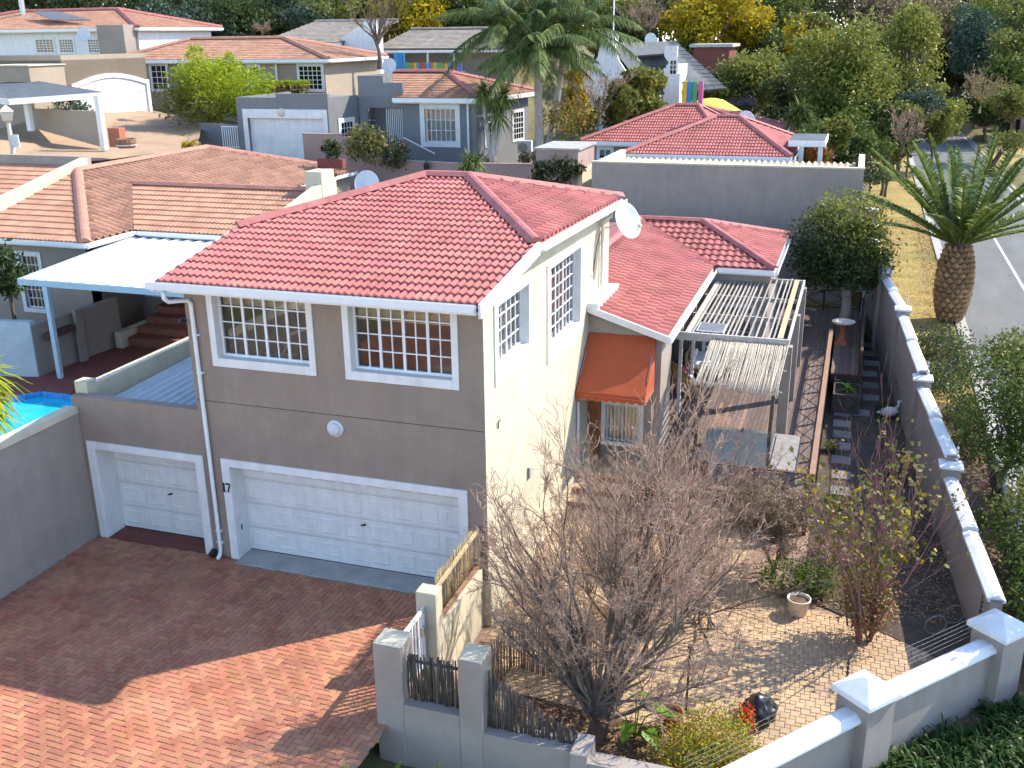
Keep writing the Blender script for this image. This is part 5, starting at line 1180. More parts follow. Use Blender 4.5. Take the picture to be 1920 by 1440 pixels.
MB().beam(V3(PY(757, 258, my-.3)), V3(PY(815, 288, my-1.2)), .06, .06).obj('stair_rail', 'white_metal', gh)
for k in range(5): MB().box(d1-.3+k*.5, d1+.9+k*.5, my-1.3, my-.02, g0-.8, g0+.15-k*.2).obj('step', 'stone_grey', gh)
sat_dish(PD(730, 124, 61.5), (.2, -.9, .35), .42, 'white satellite dish on the stepped parapet of the grey house', tuple(PD(726, 136, 62)))
MB().prism([(gl-3.8, gy+1.5), (gl-.01, gy+.2), (gl-.01, gy+.42), (gl-3.8, gy+1.72)], 2.4, g0+2.5).obj('yard_wall', 'grey_house', gh)
mb = MB()
for k in range(8): mb.box(gl-1.25+k*.15, gl-1.25+k*.15+.05, gy+.1, gy+.13, g0, g0+2.4)
mb.box(gl-1.28, gl-.1, gy+.09, gy+.14, g0+2.4, g0+2.46); mb.box(gl-1.28, gl-.1, gy+.09, gy+.14, g0+1.2, g0+1.25); mb.obj('yard_gate', 'white_metal', gh)
ac = thing('air_conditioner', 'white air-conditioning unit on the side wall of the grey house', 'air conditioner', tuple(PD(985, 278, 62)))
q = V3(PD(985, 276, 62)); MB().box(q.x-.45, q.x+.45, q.y-.25, q.y+.15, q.z-.35, q.z+.4).obj('casing', 'white', ac, bevel=.03); MB().lathe(q+Vector((-.08, -.26, 0)), [(.0, .01), (.28, .01), (.3, 0)], 16, ((1, 0, 0), (0, 0, 1), (0, -1, 0))).obj('fan_grille', 'concrete', ac)

# ---- brown house with arched garage, up the slope
bh = thing('house', 'beige house with orange tiled roof and arched white garage door', 'house', (-42, 46, 6))
P0 = V3(PD(127, 200, 66)); P1 = V3(PD(283, 203, 72.5)); zb = 5.2; P0.z = P1.z = zb; U = (P1-P0); Lw = U.length; U.normalize(); N = Vector((U.y, -U.x, 0))
zt = float(PD(200, 101, 69)[2]); g_a, g_b = Lw*.1, Lw*.96; gh_ = float(PD(200, 145, 69)[2])-zb
f = MB(); wall(f, P0, U, N, Lw, zt-zb, [], .25); f.obj('garage_wall', 'brown_house', bh)
n = 14; arc = [P0+U*(g_a+(g_b-g_a)*i/n)+Z_*(gh_-.55+.55*math.sin(math.pi*i/n)) for i in range(n+1)]
d = MB().extrude([P0+U*g_a]+[P0+U*g_b]+arc[::-1], N*.06).obj('garage_door', 'white', bh)
mb = MB(); w1 = .28
for a, b in zip(arc, arc[1:]): mb.extrude([a, b, b+Z_*w1, a+Z_*w1], N*.16)
mb.extrude([P0+U*(g_a-w1), P0+U*g_a, arc[0]+Z_*w1, arc[0]-U*w1+Z_*w1], N*.16); mb.extrude([P0+U*g_b, P0+U*(g_b+w1), arc[-1]+U*w1+Z_*w1, arc[-1]+Z_*w1], N*.16); mb.obj('garage_surround', 'white', bh)
for k in range(1, 4): MB().beam(P0+U*(g_a+.05)+Z_*(gh_*.22*k)+N*.065, P0+U*(g_b-.05)+Z_*(gh_*.22*k)+N*.065, .02, .03).obj('groove', 'concrete', d)
# its left flank and flat roof
q = V3(PD(0, 150, 62)); q.z = zb; f = MB(); f.prism([(P0.x, P0.y), (q.x-6, q.y+4), (q.x-6, q.y+9), (P1.x, P1.y)], zb+.5, zt-.3); f.obj('garage_core', 'brown_house', bh)
f = MB(); f.extrude([P0, P0+Z_*(zt-zb), Vector((q.x-6, q.y+4, zt)), Vector((q.x-6, q.y+4, zb))], (0, .25, 0)); f.obj('flank_wall', 'brown_house', bh)
# main block
by = 50; e_ = float(PY(450, 112, by)[2]); x0 = float(PY(278, 108, by)[0]); x1 = float(PY(622, 110, by)[0])
hx = [float(PY(u, v, by+3)[0]) for u, v in ((345, 75), (520, 78))]; rzz = float(PY(430, 74, by+4)[2])
hip_roof(bh, x0-3, x1, by-.5, by+9, e_, rzz, hx[0], hx[1], by+4, 'tan_tile', 'tan_cap', .32, .38, 60, .18)
xa, xb2 = float(PY(395, 85, by-1)[0]), float(PY(520, 85, by-1)[0])
f = MB(); wall(f, (x0-3, by, zb-.5), X_, -Y_, x1-x0+2.4, e_-zb+.5, [], .25); f.obj('wall', 'brown_house', bh); MB().box(x1-.9, x1-.62, by+.26, by+9, zb-.5, e_).obj('wall', 'brown_house', bh); MB().box(x0-3, x0-2.75, by+.26, by+9, zb-.5, e_).obj('wall', 'brown_house', bh)
for u0, u1, v0, v1, nc, nr in ((288, 312, 122, 168, 3, 4), (563, 603, 123, 168, 5, 5), (470, 485, 124, 160, 1, 1)):
    a = V3(PY(u0, v1, by)); b = V3(PY(u1, v0, by)); far_window(bh, a, X_, -Y_, b.x-a.x, b.z-a.z, nc, nr, .15)
for u in (310, 516): p = V3(PY(u, 110, by-.15)); MB().tube([p, p-Z_*3.4], .08, 6).obj('downpipe', 'white_metal', bh)
sat_dish(PD(629, 121, 74), (.2, -.9, .3), .5, 'white satellite dish at the corner of the beige house', tuple(PD(622, 130, 74.6)))
# paved court between the houses
crtp = MB().add([tuple(V3(PD(*t))-Z_*.03) for t in ((140, 205, 69), (285, 206, 73), (380, 225, 66), (370, 275, 58), (190, 300, 52), (0, 300, 50), (0, 240, 56))], [tuple(range(7))]).obj('paved_court', 'brown_paving', kind='structure')
# carport and walls of the upper-left property
uc = thing('carport', 'dark sheet carport with white fascia at the upper left', 'carport', tuple(PD(170, 265, 54)))
c4 = [V3(PD(0, 155, 62)), V3(PD(62, 150, 63)), V3(PD(198, 173, 56)), V3(PD(15, 186, 53)), V3(PD(0, 184, 53))]
MB().extrude(c4, (0, 0, -.06)).obj('sheet_roof', 'slate', uc)
mb = MB()
for a, b in ((c4[2], c4[3]), (c4[3], c4[4])): mb.beam(a-Z_*.14, b-Z_*.14, .08, .3)
mb.obj('fascia', 'white', uc)
for u, v, d_ in ((57, 235, 55.5), (195, 270, 54.5)): p = V3(PD(u, v, d_)); MB().box(p.x-.14, p.x+.14, p.y-.14, p.y+.14, p.z-.3, float(c4[2].z)-.05).obj('post', 'white', uc)
uw = thing('yard_wall', 'plain beige yard wall under the upper-left carport', 'wall', tuple(PD(130, 250, 55)))
a = V3(PD(62, 240, 56.5)); b = V3(PD(188, 275, 55)); za, zb_ = float(PD(62, 203, 56.5)[2]), float(PD(188, 207, 55)[2])
MB().extrude([a, b, Vector((b.x, b.y, zb_)), Vector((a.x, a.y, za))], (0, .2, 0)).obj('wall_panel', 'brown_house', uw)
uo = thing('outbuilding', 'beige flat-roofed outbuilding behind the dark carport', 'building', tuple(PD(30, 190, 63)))
a = V3(PD(-60, 180, 62)); b = V3(PD(62, 180, 62)); MB().box(a.x, b.x, b.y, b.y+3, 3, float(PD(30, 124, 62)[2])).obj('wall', 'brown_house', uo); MB().box(a.x-.1, b.x+.1, b.y-.1, b.y+3.1, float(PD(30, 124, 62)[2]), float(PD(30, 122, 62)[2])).obj('coping', 'cream', uo)
sl_ = thing('street_lamp', 'short white lamp post with a square lantern at the left edge', 'street lamp', tuple(PD(25, 288, 50)))
p = V3(PD(25, 288, 50)); hL = float(PD(12, 215, 50)[2])-p.z
MB().tube([p, p+Z_*(hL-.3)], [.12, .09], 8).obj('post', 'pot_cream', sl_); MB().lathe(p+Z_*(hL-.35), [(.1, 0), (.3, .12), (.42, .5), (.46, .55), (.1, .8), (0, .85)], 4).obj('lantern', 'pot_cream', sl_); MB().box(p.x-.02, p.x+.5, p.y-.05, p.y, p.z+hL-1.5, p.z+hL-.9).obj('sign', 'white', sl_)
for k, (u, v, d_, lab) in enumerate(((238, 277, 52, 'wooden half-barrel planter on the paved court'), (222, 275, 52.5, 'tall brown wooden planter box beside the half barrel'))):
    p = V3(PD(u, v, d_)); t = thing('planter', lab, 'planter', p)
    if k == 0:
        MB().lathe(p, [(.42, 0), (.5, .25), (.5, .45), (.44, .45), (.4, .4), (0, .4)], 14).obj('tub', 'barrel', t); MB().lathe(p, [(.5, .12), (.51, .12), (.53, .18), (.52, .18)], 14).obj('hoop', 'white', t)
    else: MB().box(p.x-.35, p.x+.35, p.y-.25, p.y+.25, p.z, p.z+.95).obj('box', 'terracotta', t, bevel=.03)

# ---- top-left house
th = thing('house', 'white house with orange tiled roof, solar panels and chimney at the top left', 'house', (-57, 57, 8))
ty = 55; ez_ = float(PY(100, 55, ty)[2]); X0, X1 = float(PY(-40, 55, ty)[0]), float(PY(268, 60, ty)[0])
hip_roof(th, X0-8, X1, ty-.6, ty+11, ez_, ez_+1.5, X0, X1-6, ty+5, 'tan_tile', 'red_cap', .32, .38, 0, .2)
f = MB(); wall(f, (X0-8, ty, 6.5), X_, -Y_, X1-X0+7.5, ez_-6.5, [], .25); f.box(X1-.75, X1-.5, ty+.26, ty+10, 6.5, ez_); f.obj('wall', 'white', th)
for u0, u1 in ((70, 100), (114, 137), (168, 189), (233, 256)):
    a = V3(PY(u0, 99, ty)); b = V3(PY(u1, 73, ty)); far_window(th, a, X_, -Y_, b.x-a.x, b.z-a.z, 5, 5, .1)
a = V3(PY(187, 98, ty-2)); b = V3(PY(230, 46, ty-2)); MB().box(a.x, b.x, ty-2, ty-.7, 6, b.z).obj('chimney_stack', 'tan_house', th)
p = V3(PY(44, 28, ty+4)); MB().tube([p-Z_*.4, p+Z_*1.6], .22, 8).obj('flue', 'steel', th)
a, b, c_, e2 = [V3(PY(*t)) for t in ((63, 31, ty+2.6), (110, 31, ty+2.6), (172, 47, ty+.6), (100, 47, ty+.6))]
MB().extrude([a+Z_*.35, b+Z_*.35, c_+Z_*.35, e2+Z_*.35], (0, 0, .06)).obj('solar_panel', 'solar_cell', th)
a = V3(PY(0, 103, ty-6)); b = V3(PY(125, 103, ty-6)); MB().box(a.x-8, b.x, ty-6, ty-5.7, 5, b.z).obj('terrace_wall', 'brown_house', th)
sat_dish(PD(158, 65, 79), (.1, -.9, .3), .55, 'white satellite dish on the white top-left house', tuple(PD(152, 72, 79.5)))

# ---- white gabled house and grey-roofed building behind the bare tree
wh = thing('house', 'white gabled house with brown tiled roof behind the bare tree', 'house', (-36, 66, 7))
wy = 64.; a = V3(PY(648, 130, wy)); b = V3(PY(703, 130, wy)); pk_ = V3(PY(700, 38, wy)); lo = V3(PY(640, 72, wy))
f = MB(); f.extrude([(lo.x, wy, 6), (pk_.x+.2, wy, 6), (pk_.x+.2, wy, pk_.z), (pk_.x-.6, wy, pk_.z), (lo.x, wy, lo.z)], (0, .3, 0)); f.box(pk_.x-.1, pk_.x+.2, wy+.31, wy+1.2, 6, pk_.z-.5); f.obj('gable_wall', 'white', wh)
far_window(wh, V3(PY(655, 110, wy)), X_, -Y_, 1.1, .62, 2, 1, .08)
q0, q1 = V3(PY(530, 80, wy)), V3(PY(645, 80, wy)); rt = [Vector((q0.x-2, wy-.4, q0.z)), Vector((q1.x, wy-.4, q1.z)), Vector((pk_.x-.4, wy+6, pk_.z)), Vector((q0.x, wy+6, pk_.z))]
mb = MB(); deck_of(mb, (rt,)); ro = mb.obj('roof', 'grey_tile', wh); tile_roof(ro, [tiles_on(rt, 'grey_tile', .35, .4)], 0); caps(ro, rt[3]+up, rt[2]+up, 'grey_tile', .18, .5)
MB().box(q0.x-2, q1.x, wy, wy+.25, 5.5, q0.z-.1).obj('wall', 'white', wh); gutter(wh, rt[0], rt[1], -Y_, w_=.2, h=.2)
qb = thing('building', 'long low building with grey-brown tiled roof and white veranda', 'building', (-25, 70, 6))
yb = 68.; a = V3(PY(700, 92, yb)); b = V3(PY(905, 100, yb)); rz2 = float(PY(800, 56, yb+5)[2]); rt = [Vector((a.x, yb, a.z)), Vector((b.x+3, yb, a.z)), Vector((b.x+3, yb+6, rz2)), Vector((a.x+1, yb+6, rz2))]
mb = MB(); deck_of(mb, (rt,)); ro = mb.obj('roof', 'grey_tile', qb); tile_roof(ro, [tiles_on(rt, 'grey_tile', .35, .42)], 0); caps(ro, rt[3]+up, rt[2]+up, 'grey_tile', .18, .5)
MB().box(a.x, b.x+2.6, yb+.5, yb+.75, 5, a.z-.1).obj('wall', 'tan_house', qb); MB().box(a.x-.3, b.x+3, yb-1.6, yb-.02, a.z-.32, a.z-.15).obj('veranda_roof', 'white', qb)
for u in (745, 790, 840): p = V3(PY(u, 120, yb)); far_window(qb, Vector((p.x, yb+.5, 5.9)), X_, -Y_, 1.5, 1.3, 2, 1, .1)
for k, u in enumerate((740, 800, 850)): p = V3(PY(u, 110, yb-1.5)); MB().box(p.x, p.x+.15, yb-1.5, yb-1.35, 4.5, a.z-.3).obj('post', 'white', qb)
pf = thing('paling_fence', 'fence of rainbow-coloured palings in front of the grey-roofed building', 'fence', tuple(PD(800, 132, 78)))
cols = ['p_blue', 'p_blue', 'p_green', 'p_orange', 'p_red', 'p_yellow', 'p_green', 'p_purple', 'p_red', 'p_orange', 'p_yellow']
for k in range(24):
    p = V3(PD(742+k*5.3, 137, 78)); hh = .75 if k > 3 else 1.5
    MB().box(p.x-.09, p.x+.09, p.y, p.y+.04, p.z-.6, p.z+hh).obj('paling', cols[(k*7) % 11] if k > 3 else 'p_blue', pf)
MB().beam(V3(PD(738, 134, 78.1)), V3(PD(872, 134, 78.1)), .05, .1).obj('rail', 'pergola_white', pf)

# ---- white curved-gable house
ch_ = thing('house', 'white house with ornate curved gables and grey slate roof', 'house', (-9, 60, 5))
yc = 56.
def gable(u0, v0, u1, v1, u2, v2, y, name='gable'):
    a, pk, b = V3(PY(u0, v0, y)), V3(PY(u1, v1, y)), V3(PY(u2, v2, y)); out = [Vector((a.x, y, 3.5)), Vector((b.x, y, 3.5)), b]
    for t in (.2, .45, .7): s = t; out.append(b.lerp(pk, s)+Z_*(-.5*math.sin(math.pi*s)))
    out += [pk+Vector((.45, 0, -.35)), pk+Vector((.45, 0, .35)), pk+Vector((-.45, 0, .35)), pk+Vector((-.45, 0, -.35))]
    for t in (.3, .55, .8): out.append(pk.lerp(a, t)+Z_*(-.5*math.sin(math.pi*t)))
    out.append(a); MB().extrude(out, (0, .35, 0)).obj(name, 'white', ch_)
gable(1085, 150, 1137, 70, 1215, 178, yc)
gable(1245, 128, 1258, 96, 1275, 138, yc+1.9, 'dormer_gable'); gable(1205, 100, 1222, 80, 1240, 106, yc+9)
a, b = V3(PY(1140, 80, yc+.4)), V3(PY(1222, 82, yc+9)); e1_ = V3(PY(1218, 178, yc+.4)); rt = [Vector((e1_.x, yc+.4, e1_.z)), Vector((e1_.x+4.2, yc+9, e1_.z)), Vector((a.x+3.2, yc+9, a.z)), Vector((a.x, yc+.4, a.z))]
mb = MB(); deck_of(mb, (rt,)); ro = mb.obj('roof', 'slate', ch_); tile_roof(ro, [tiles_on(rt, 'slate', .4, .4)], 0)
dx0, dx1 = V3(PY(1248, 150, yc+2.3)).x, V3(PY(1272, 150, yc+2.3)).x; dzt_ = float(PY(1258, 122, yc+2.3)[2]); MB().box(dx0, dx1, yc+2.3, yc+6, 4, dzt_).obj('dormer', 'white', ch_); MB().extrude([(dx0-2.6, yc+2.35, dzt_+.5), (dx0+.4, yc+2.35, dzt_+.7), (dx0+.4, yc+6, dzt_+.7), (dx0-2.6, yc+6, dzt_+.5)], (0, 0, .12)).obj('dormer_roof', 'slate', ch_)
far_window(ch_, V3(PY(1255, 140, yc+1.9)), X_, -Y_, .5, 1.0, 2, 3, .08)
MB().box(float(a.x)-.6, float(a.x)+.5, yc+.5, yc+1.6, float(a.z)-.5, float(a.z)+.6).obj('chimney', 'white', ch_)
p = V3(PD(1150, 65, 73)); MB().tube([p, p+Z_*3.2], .05, 5).obj('mast', 'white_metal', ch_)
sat_dish(PD(1220, 74, 80), (.1, -.9, .3), .45, 'cream satellite dish on the curved-gable house', tuple(PD(1220, 82, 80)))
bk = thing('building', 'small dark red brick building with a flat white roof among trees', 'building', tuple(PD(1320, 150, 90)))
a, b = V3(PD(1297, 150, 90)), V3(PD(1345, 150, 90)); zt_ = float(PD(1320, 88, 90)[2]); MB().box(a.x, b.x+1, a.y, a.y+5, a.z-3, zt_).obj('wall', 'brick_red', bk); MB().box(a.x-.3, b.x+1.3, a.y-.3, a.y+5.3, zt_, zt_+.25).obj('roof', 'pergola_white', bk)
far_window(bk, V3(PD(1311, 98, 89.9)), X_, -Y_, .9, .5, 2, 1, .08)
# playground, shade sail, car
pe = thing('play_frame', 'play frame of yellow, blue and pink posts behind the red roof', 'play frame', tuple(PD(1300, 192, 70)))
for u, m in ((1283, 'p_yellow'), (1292, 'p_blue'), (1302, 'p_green'), (1313, 'p_pink')):
    p = V3(PD(u, 195, 70)); MB().box(p.x-.15, p.x+.15, p.y-.15, p.y+.15, p.z-.8, p.z+1.5).obj('post', m, pe)
MB().beam(V3(PD(1278, 155, 70)), V3(PD(1322, 157, 70)), .1, .12).obj('top_rail', 'pergola_white', pe)
ss = thing('shade_sail', 'yellow shade sail stretched behind the bright red roof', 'shade sail', tuple(PD(1340, 215, 62)))
q = [V3(PD(1282, 190, 73)), V3(PD(1355, 186, 75)), V3(PD(1390, 207, 72)), V3(PD(1330, 212, 71))]; n = 8; V = []; F = []
for i in range(n+1):
    for j in range(n+1):
        s, t = i/n, j/n; p = (q[0]*(1-s)+q[1]*s)*(1-t)+(q[3]*(1-s)+q[2]*s)*t; V.append(p+Z_*(.5*math.sin(math.pi*s)*math.sin(math.pi*t)))
        if i and j: F.append(((i-1)*(n+1)+j-1, i*(n+1)+j-1, i*(n+1)+j, (i-1)*(n+1)+j))
MB().add(V, F).obj('sail', 'yellow_shade', ss, smooth=True); MB().tube([q[2], Vector((q[2].x, q[2].y, 1))], .07, 6).obj('post', 'white_metal', ss)
car = thing('parked_car', 'dark blue hatchback parked under the trees behind the red roof', 'car', tuple(PD(1370, 205, 84)))
p = V3(PD(1370, 206, 84)); cxr, cyr, czr = p.x, p.y, p.z
prof = [(-2, .35), (2.05, .35), (2.1, .75), (1.95, .95), (1.75, 1.05), (1.3, 1.5), (-.2, 1.55), (-.95, 1.05), (-1.9, .9), (-2.05, .6)]
MB().extrude([(cxr+a, cyr-.85, czr+b) for a, b in prof], (0, 1.7, 0)).obj('body', 'car_paint', car, bevel=.08)
MB().extrude([(cxr+a, cyr-.86, czr+b) for a, b in ((1.15, 1.08), (1.6, 1.08), (1.2, 1.42), (-.15, 1.47), (-.75, 1.06))], (0, 1.72, 0)).obj('window', 'far_glass', car)
for x in (-1.25, 1.3):
    for y in (-.8, .8): MB().lathe((cxr+x, cyr+y, czr+.33), [(.0, -.1), (.33, -.1), (.33, .1), (.0, .1)], 14, ((1, 0, 0), (0, 0, 1), (0, 1, 0))).obj('wheel', 'black', car)
MB().box(cxr+2.04, cxr+2.1, cyr-.8, cyr-.55, czr+.75, czr+.95).obj('tail_light', 'p_red', car); MB().box(cxr+2.04, cxr+2.1, cyr+.55, cyr+.8, czr+.75, czr+.95).obj('tail_light', 'p_red', car)
# far side of the road: pink piers and wall
pw_ = thing('pier_fence', 'green fence with pink brick piers on the far side of the road', 'fence', (21, 60, 0))
for k, (u, v) in enumerate(((1868, 247), (1880, 251), (1897, 257), (1915, 265))):
    p = PZ(u, v+4, 0); MB().box(float(p[0])-.35, float(p[0])+.35, float(p[1])-.35, float(p[1])+.35, -.3, 2.4).obj('pier', 'pink_wall', pw_); MB().box(float(p[0])-.45, float(p[0])+.45, float(p[1])-.45, float(p[1])+.45, 2.4, 2.6).obj('pier_cap', 'pink_wall', pw_)
a, b = PZ(1835, 235, 0), PZ(1935, 275, 0); MB().prism([(a[0], a[1]), (b[0], b[1]), (b[0]+.1, b[1]), (a[0]+.1, a[1])], -.2, 2.0).obj('fence_panel', 'leaf_dark', pw_)
# ================================================================== VEGETATION
def unit(v): return v/np.maximum(np.linalg.norm(v, axis=-1, keepdims=True), 1e-9)
def leaves(C, size, rng=RNG, asp=.5, up=.35):
    """leaf-shaped quads (diamonds) at C with random attitude"""
    n = len(C); a = unit(rng.normal(size=(n, 3))); nr = unit(rng.normal(size=(n, 3))+np.array([0, 0, up*2])); b = unit(np.cross(nr, a)); a = unit(np.cross(b, nr))
    L = size*rng.uniform(.6, 1.35, (n, 1)); V = np.stack([C-a*L*.5, C+b*L*asp*.5, C+a*L*.5, C-b*L*asp*.5], 1).reshape(-1, 3)
    return V, np.arange(4*n).reshape(-1, 4)
def blob_pts(blobs, n, rng=RNG, clump=.22, per=14, shell=.55):
    """points in clumps through a union of ellipsoids, denser towards the outside"""
    w_ = np.array([b[3]*b[4]*b[5] for b in blobs])**.7; w_ /= w_.sum(); out = []
    for b, f in zip(blobs, w_):
        k = max(3, int(n*f/per)); d = unit(rng.normal(size=(k, 3))); r = rng.uniform(shell, 1.0, (k, 1))**.7*rng.uniform(.82, 1.1, (k, 1))
        c = np.array(b[:3])+d*r*np.array(b[3:6]); s = clump*np.mean(b[3:6])
        p = np.repeat(c, per, 0)+rng.normal(size=(k*per, 3))*s*np.array([1, 1, .75]); out.append(p)
    return np.concatenate(out)
def tubes(segs, n=4):
    """segs: list of (p0,p1,r0,r1) -> joined n-sided prisms, vectorised"""
    S = np.array([np.concatenate([s[0], s[1], [s[2], s[3]]]) for s in segs], float) if not isinstance(segs, np.ndarray) else segs
    p0, p1, r0, r1 = S[:, :3], S[:, 3:6], S[:, 6:7], S[:, 7:8]; d = unit(p1-p0); ref = np.where(np.abs(d[:, 2:3]) < .9, np.array([[0, 0, 1.]]), np.array([[1., 0, 0]])); a = unit(np.cross(d, ref)); b = np.cross(d, a)
    V = []
    for (p, r) in ((p0, r0), (p1, r1)):
        for k in range(n): t = 2*math.pi*k/n; V.append(p+a*r*math.cos(t)+b*r*math.sin(t))
    V = np.stack(V, 1); m = len(S); base = (np.arange(m)*2*n)[:, None]
    F = np.concatenate([base+np.array([[k, (k+1) % n, n+(k+1) % n, n+k]]) for k in range(n)], 0)
    return V.reshape(-1, 3), F
def ribbons(B, Dr, L, W, droop, seg=3, taper=True, twist=None, rng=RNG, fold=0.):
    """blades: base points, directions, lengths, widths"""
    B = np.asarray(B, float); Dr = unit(np.asarray(Dr, float)); n = len(B); L = np.broadcast_to(np.asarray(L, float), (n,))[:, None]; W = np.broadcast_to(np.asarray(W, float), (n,))[:, None]; dp = np.broadcast_to(np.asarray(droop, float), (n,))[:, None]
    side = unit(np.cross(Dr, np.array([0, 0, 1.]))+1e-6)
    if twist is not None:
        nrm = np.cross(side, Dr); t = (rng.uniform(-twist, twist, (n, 1))); side = side*np.cos(t)+nrm*np.sin(t)
    V = []
    for i in range(seg+1):
        t = i/seg; c = B+Dr*L*t+np.array([0, 0, -1.])*dp*L*t*t; w_ = W*((1-t)**.8*.9+.1 if taper else (math.sin(math.pi*(.15+.85*t))*.9+.1)); V += [c-side*w_/2, c+side*w_/2]
    V = np.stack(V, 1); base = (np.arange(n)*2*(seg+1))[:, None]
    F = np.concatenate([base+np.array([[2*i, 2*i+1, 2*i+3, 2*i+2]]) for i in range(seg)], 0)
    return V.reshape(-1, 3), F
def join(parts):
    V = []; F = []; o = 0
    for v, f in parts: V.append(v); F.append(f+o); o += len(v)
    return np.concatenate(V), np.concatenate(F)
def npo(name, VF, m, par, smooth=False, **k): return put(name, np_mesh(name, VF[0], VF[1], m, smooth), par, **k)

def limb_path(a, b, n=5, wob=.12):
    a = np.array(a, float); b = np.array(b, float); L = np.linalg.norm(b-a); pts = [a+(b-a)*i/n+(RNG.normal(size=3)*wob*L*.35 if 0 < i < n else 0) for i in range(n+1)]
    return pts
def tree(label, base, blobs, n, size, leafm_, bark='bark', tr=.2, group=None, name='tree', second=None, clump=.22, per=14, asp=.5, limbs=True, shell=.55, cat='tree'):
    t = thing(name, label, cat, base, group); base = np.array(base, float)
    P = blob_pts(blobs, n, clump=clump, per=per, shell=shell)
    if second:
        m2, frac = second; k = int(len(P)*(1-frac)); RNG.shuffle(P[:0]); top = np.argsort(P @ np.array([.45, .2, .9])+RNG.normal(0, .6*np.std(P[:, 2]), len(P)))  # second colour goes to the sunward side; lighter ones paint in sunlight
        npo('crown', leaves(P[top[:k]], size, asp=asp), leafm_, t); npo('crown_sunward', leaves(P[top[k:]], size, asp=asp), m2, t)
    else: npo('crown', leaves(P, size, asp=asp), leafm_, t)
    c = np.mean([b[:3] for b in blobs], 0); lo = min(b[2]-b[5]*.6 for b in blobs); fork = np.array([base[0]*.6+c[0]*.4, base[1]*.6+c[1]*.4, max(base[2]+.25*(lo-base[2]), min(lo, base[2]+.8*(lo-base[2])))])
    mb = MB(); mb.tube(limb_path(base-np.array([0, 0, .15]), fork, 4, .06), [tr*1.25, tr, tr*.92, tr*.88, tr*.85], 9)
    if limbs:
        for b in blobs:
            p = limb_path(fork, np.array(b[:3]), 4, .12); mb.tube(p, [tr*.7, tr*.55, tr*.42, tr*.3, tr*.15], 6)
            for _ in range(3): q = np.array(b[:3])+unit(RNG.normal(size=3))*np.array(b[3:6])*.75; mb.tube(limb_path(p[2], q, 3, .12), [tr*.35, tr*.25, tr*.15, tr*.06], 5)
    mb.obj('trunk', bark, t, smooth=True); return t
def bare(label, base, stems, depth, r0, m, name='bare_tree', cat='tree', spread=.5, kids=(4, 6), short=.55, upb=.25, leafs=None, group=None, gnarl=.1, sides=4, tip=.0035):
    """branching winter shrub: every stem forks into ever finer twigs"""
    t = thing(name, label, cat, base, group); segs = []; fine = []; tips = []
    def grow(p, d, L, r, lv):
        n = 4 if lv < 2 else 3; pts = [p]; dirs = []
        for i in range(n):
            d = unit(d+RNG.normal(size=3)*gnarl*(1+.4*lv)+np.array([0, 0, upb*.12])); p = p+d*L/n; pts.append(p); dirs.append(d)
        for i in range(n):
            a, b = r*(1-.75*i/n), r*(1-.75*(i+1)/n); (segs if lv < 2 else fine).append(np.concatenate([pts[i], pts[i+1], [max(a, tip), max(b, tip*.8)]]))
        if lv >= depth: tips.append(pts[-1]); return
        k = RNG.integers(kids[0], kids[1]+1)
        for j in range(k):
            s = RNG.uniform(.25, 1.0) if j else 1.0; i = min(n-1, int(s*n)); q = pts[i]+(pts[i+1]-pts[i])*(s*n-i if i < n else 1) if s < 1 else pts[-1]
            dd = unit(dirs[min(i, n-1)]+unit(RNG.normal(size=3))*spread*RNG.uniform(.5, 1.3)+np.array([0, 0, upb]))
            grow(q, dd, L*short*RNG.uniform(.5, 1.4), r*.45*(1-.3*s), lv+1)
    for (p, d, L, r) in stems: grow(np.array(p, float), unit(np.array(d, float)), L, r, 0)
    npo('branches', tubes(np.array(segs), 6), 'bark' if m in ('twig', 'twig_grey') else m, t, True, kind='stuff'); npo('twigs', tubes(np.array(fine), 3), m, t, kind='stuff')
    if leafs: 
        T = np.array(tips); k = RNG.choice(len(T), min(len(T), leafs[1]), False); npo('leaves', leaves(T[k]+RNG.normal(0, .02, (len(k), 3)), leafs[2], asp=.7), leafs[0], t, kind='stuff')
        for lf in leafs[3:]: k = RNG.choice(len(T), min(len(T), lf[1]), False); npo(lf[3], leaves(T[k]+RNG.normal(0, .02, (len(k), 3)), lf[2], asp=.8), lf[0], t, kind='stuff')
    return t
def frond(base, d, L, droop, nl, ll, lw, rise=.0, curl=1.6, vee=.55):
    """feather palm frond: arched rachis and two ranks of leaflets"""
    base = np.array(base, float); d = unit(np.array(d, float)); side = unit(np.cross(d, [0, 0, 1.])); k = 12
    R_ = [base+d*L*t+np.array([0, 0, -droop*L*t**2]) for t in np.linspace(0, 1, k+1)]; R_ = np.array(R_)
    rs = [np.concatenate([R_[i], R_[i+1], [.028*L/3*(1-.8*i/k), .028*L/3*(1-.8*(i+1)/k)]]) for i in range(k)]
    t = np.repeat(np.linspace(.12, 1, nl), 2); sg = np.tile([1, -1], nl); p = base+d*L*t[:, None]+np.array([0, 0, -1.])*droop*L*t[:, None]**2
    tan = unit(d+np.array([0, 0, -1.])*2*droop*t[:, None]); upv = unit(np.cross(np.broadcast_to(side, tan.shape), tan))
    ld = unit(tan*.75+side*sg[:, None]*.9+upv*vee+RNG.normal(0, .08, tan.shape)); l = ll*np.sin(np.pi*(.12+.86*t))**.6*RNG.uniform(.85, 1.1, len(t))
    return tubes(np.array(rs), 4), ribbons(p, ld, l, lw, .25*curl, 2, twist=.5)
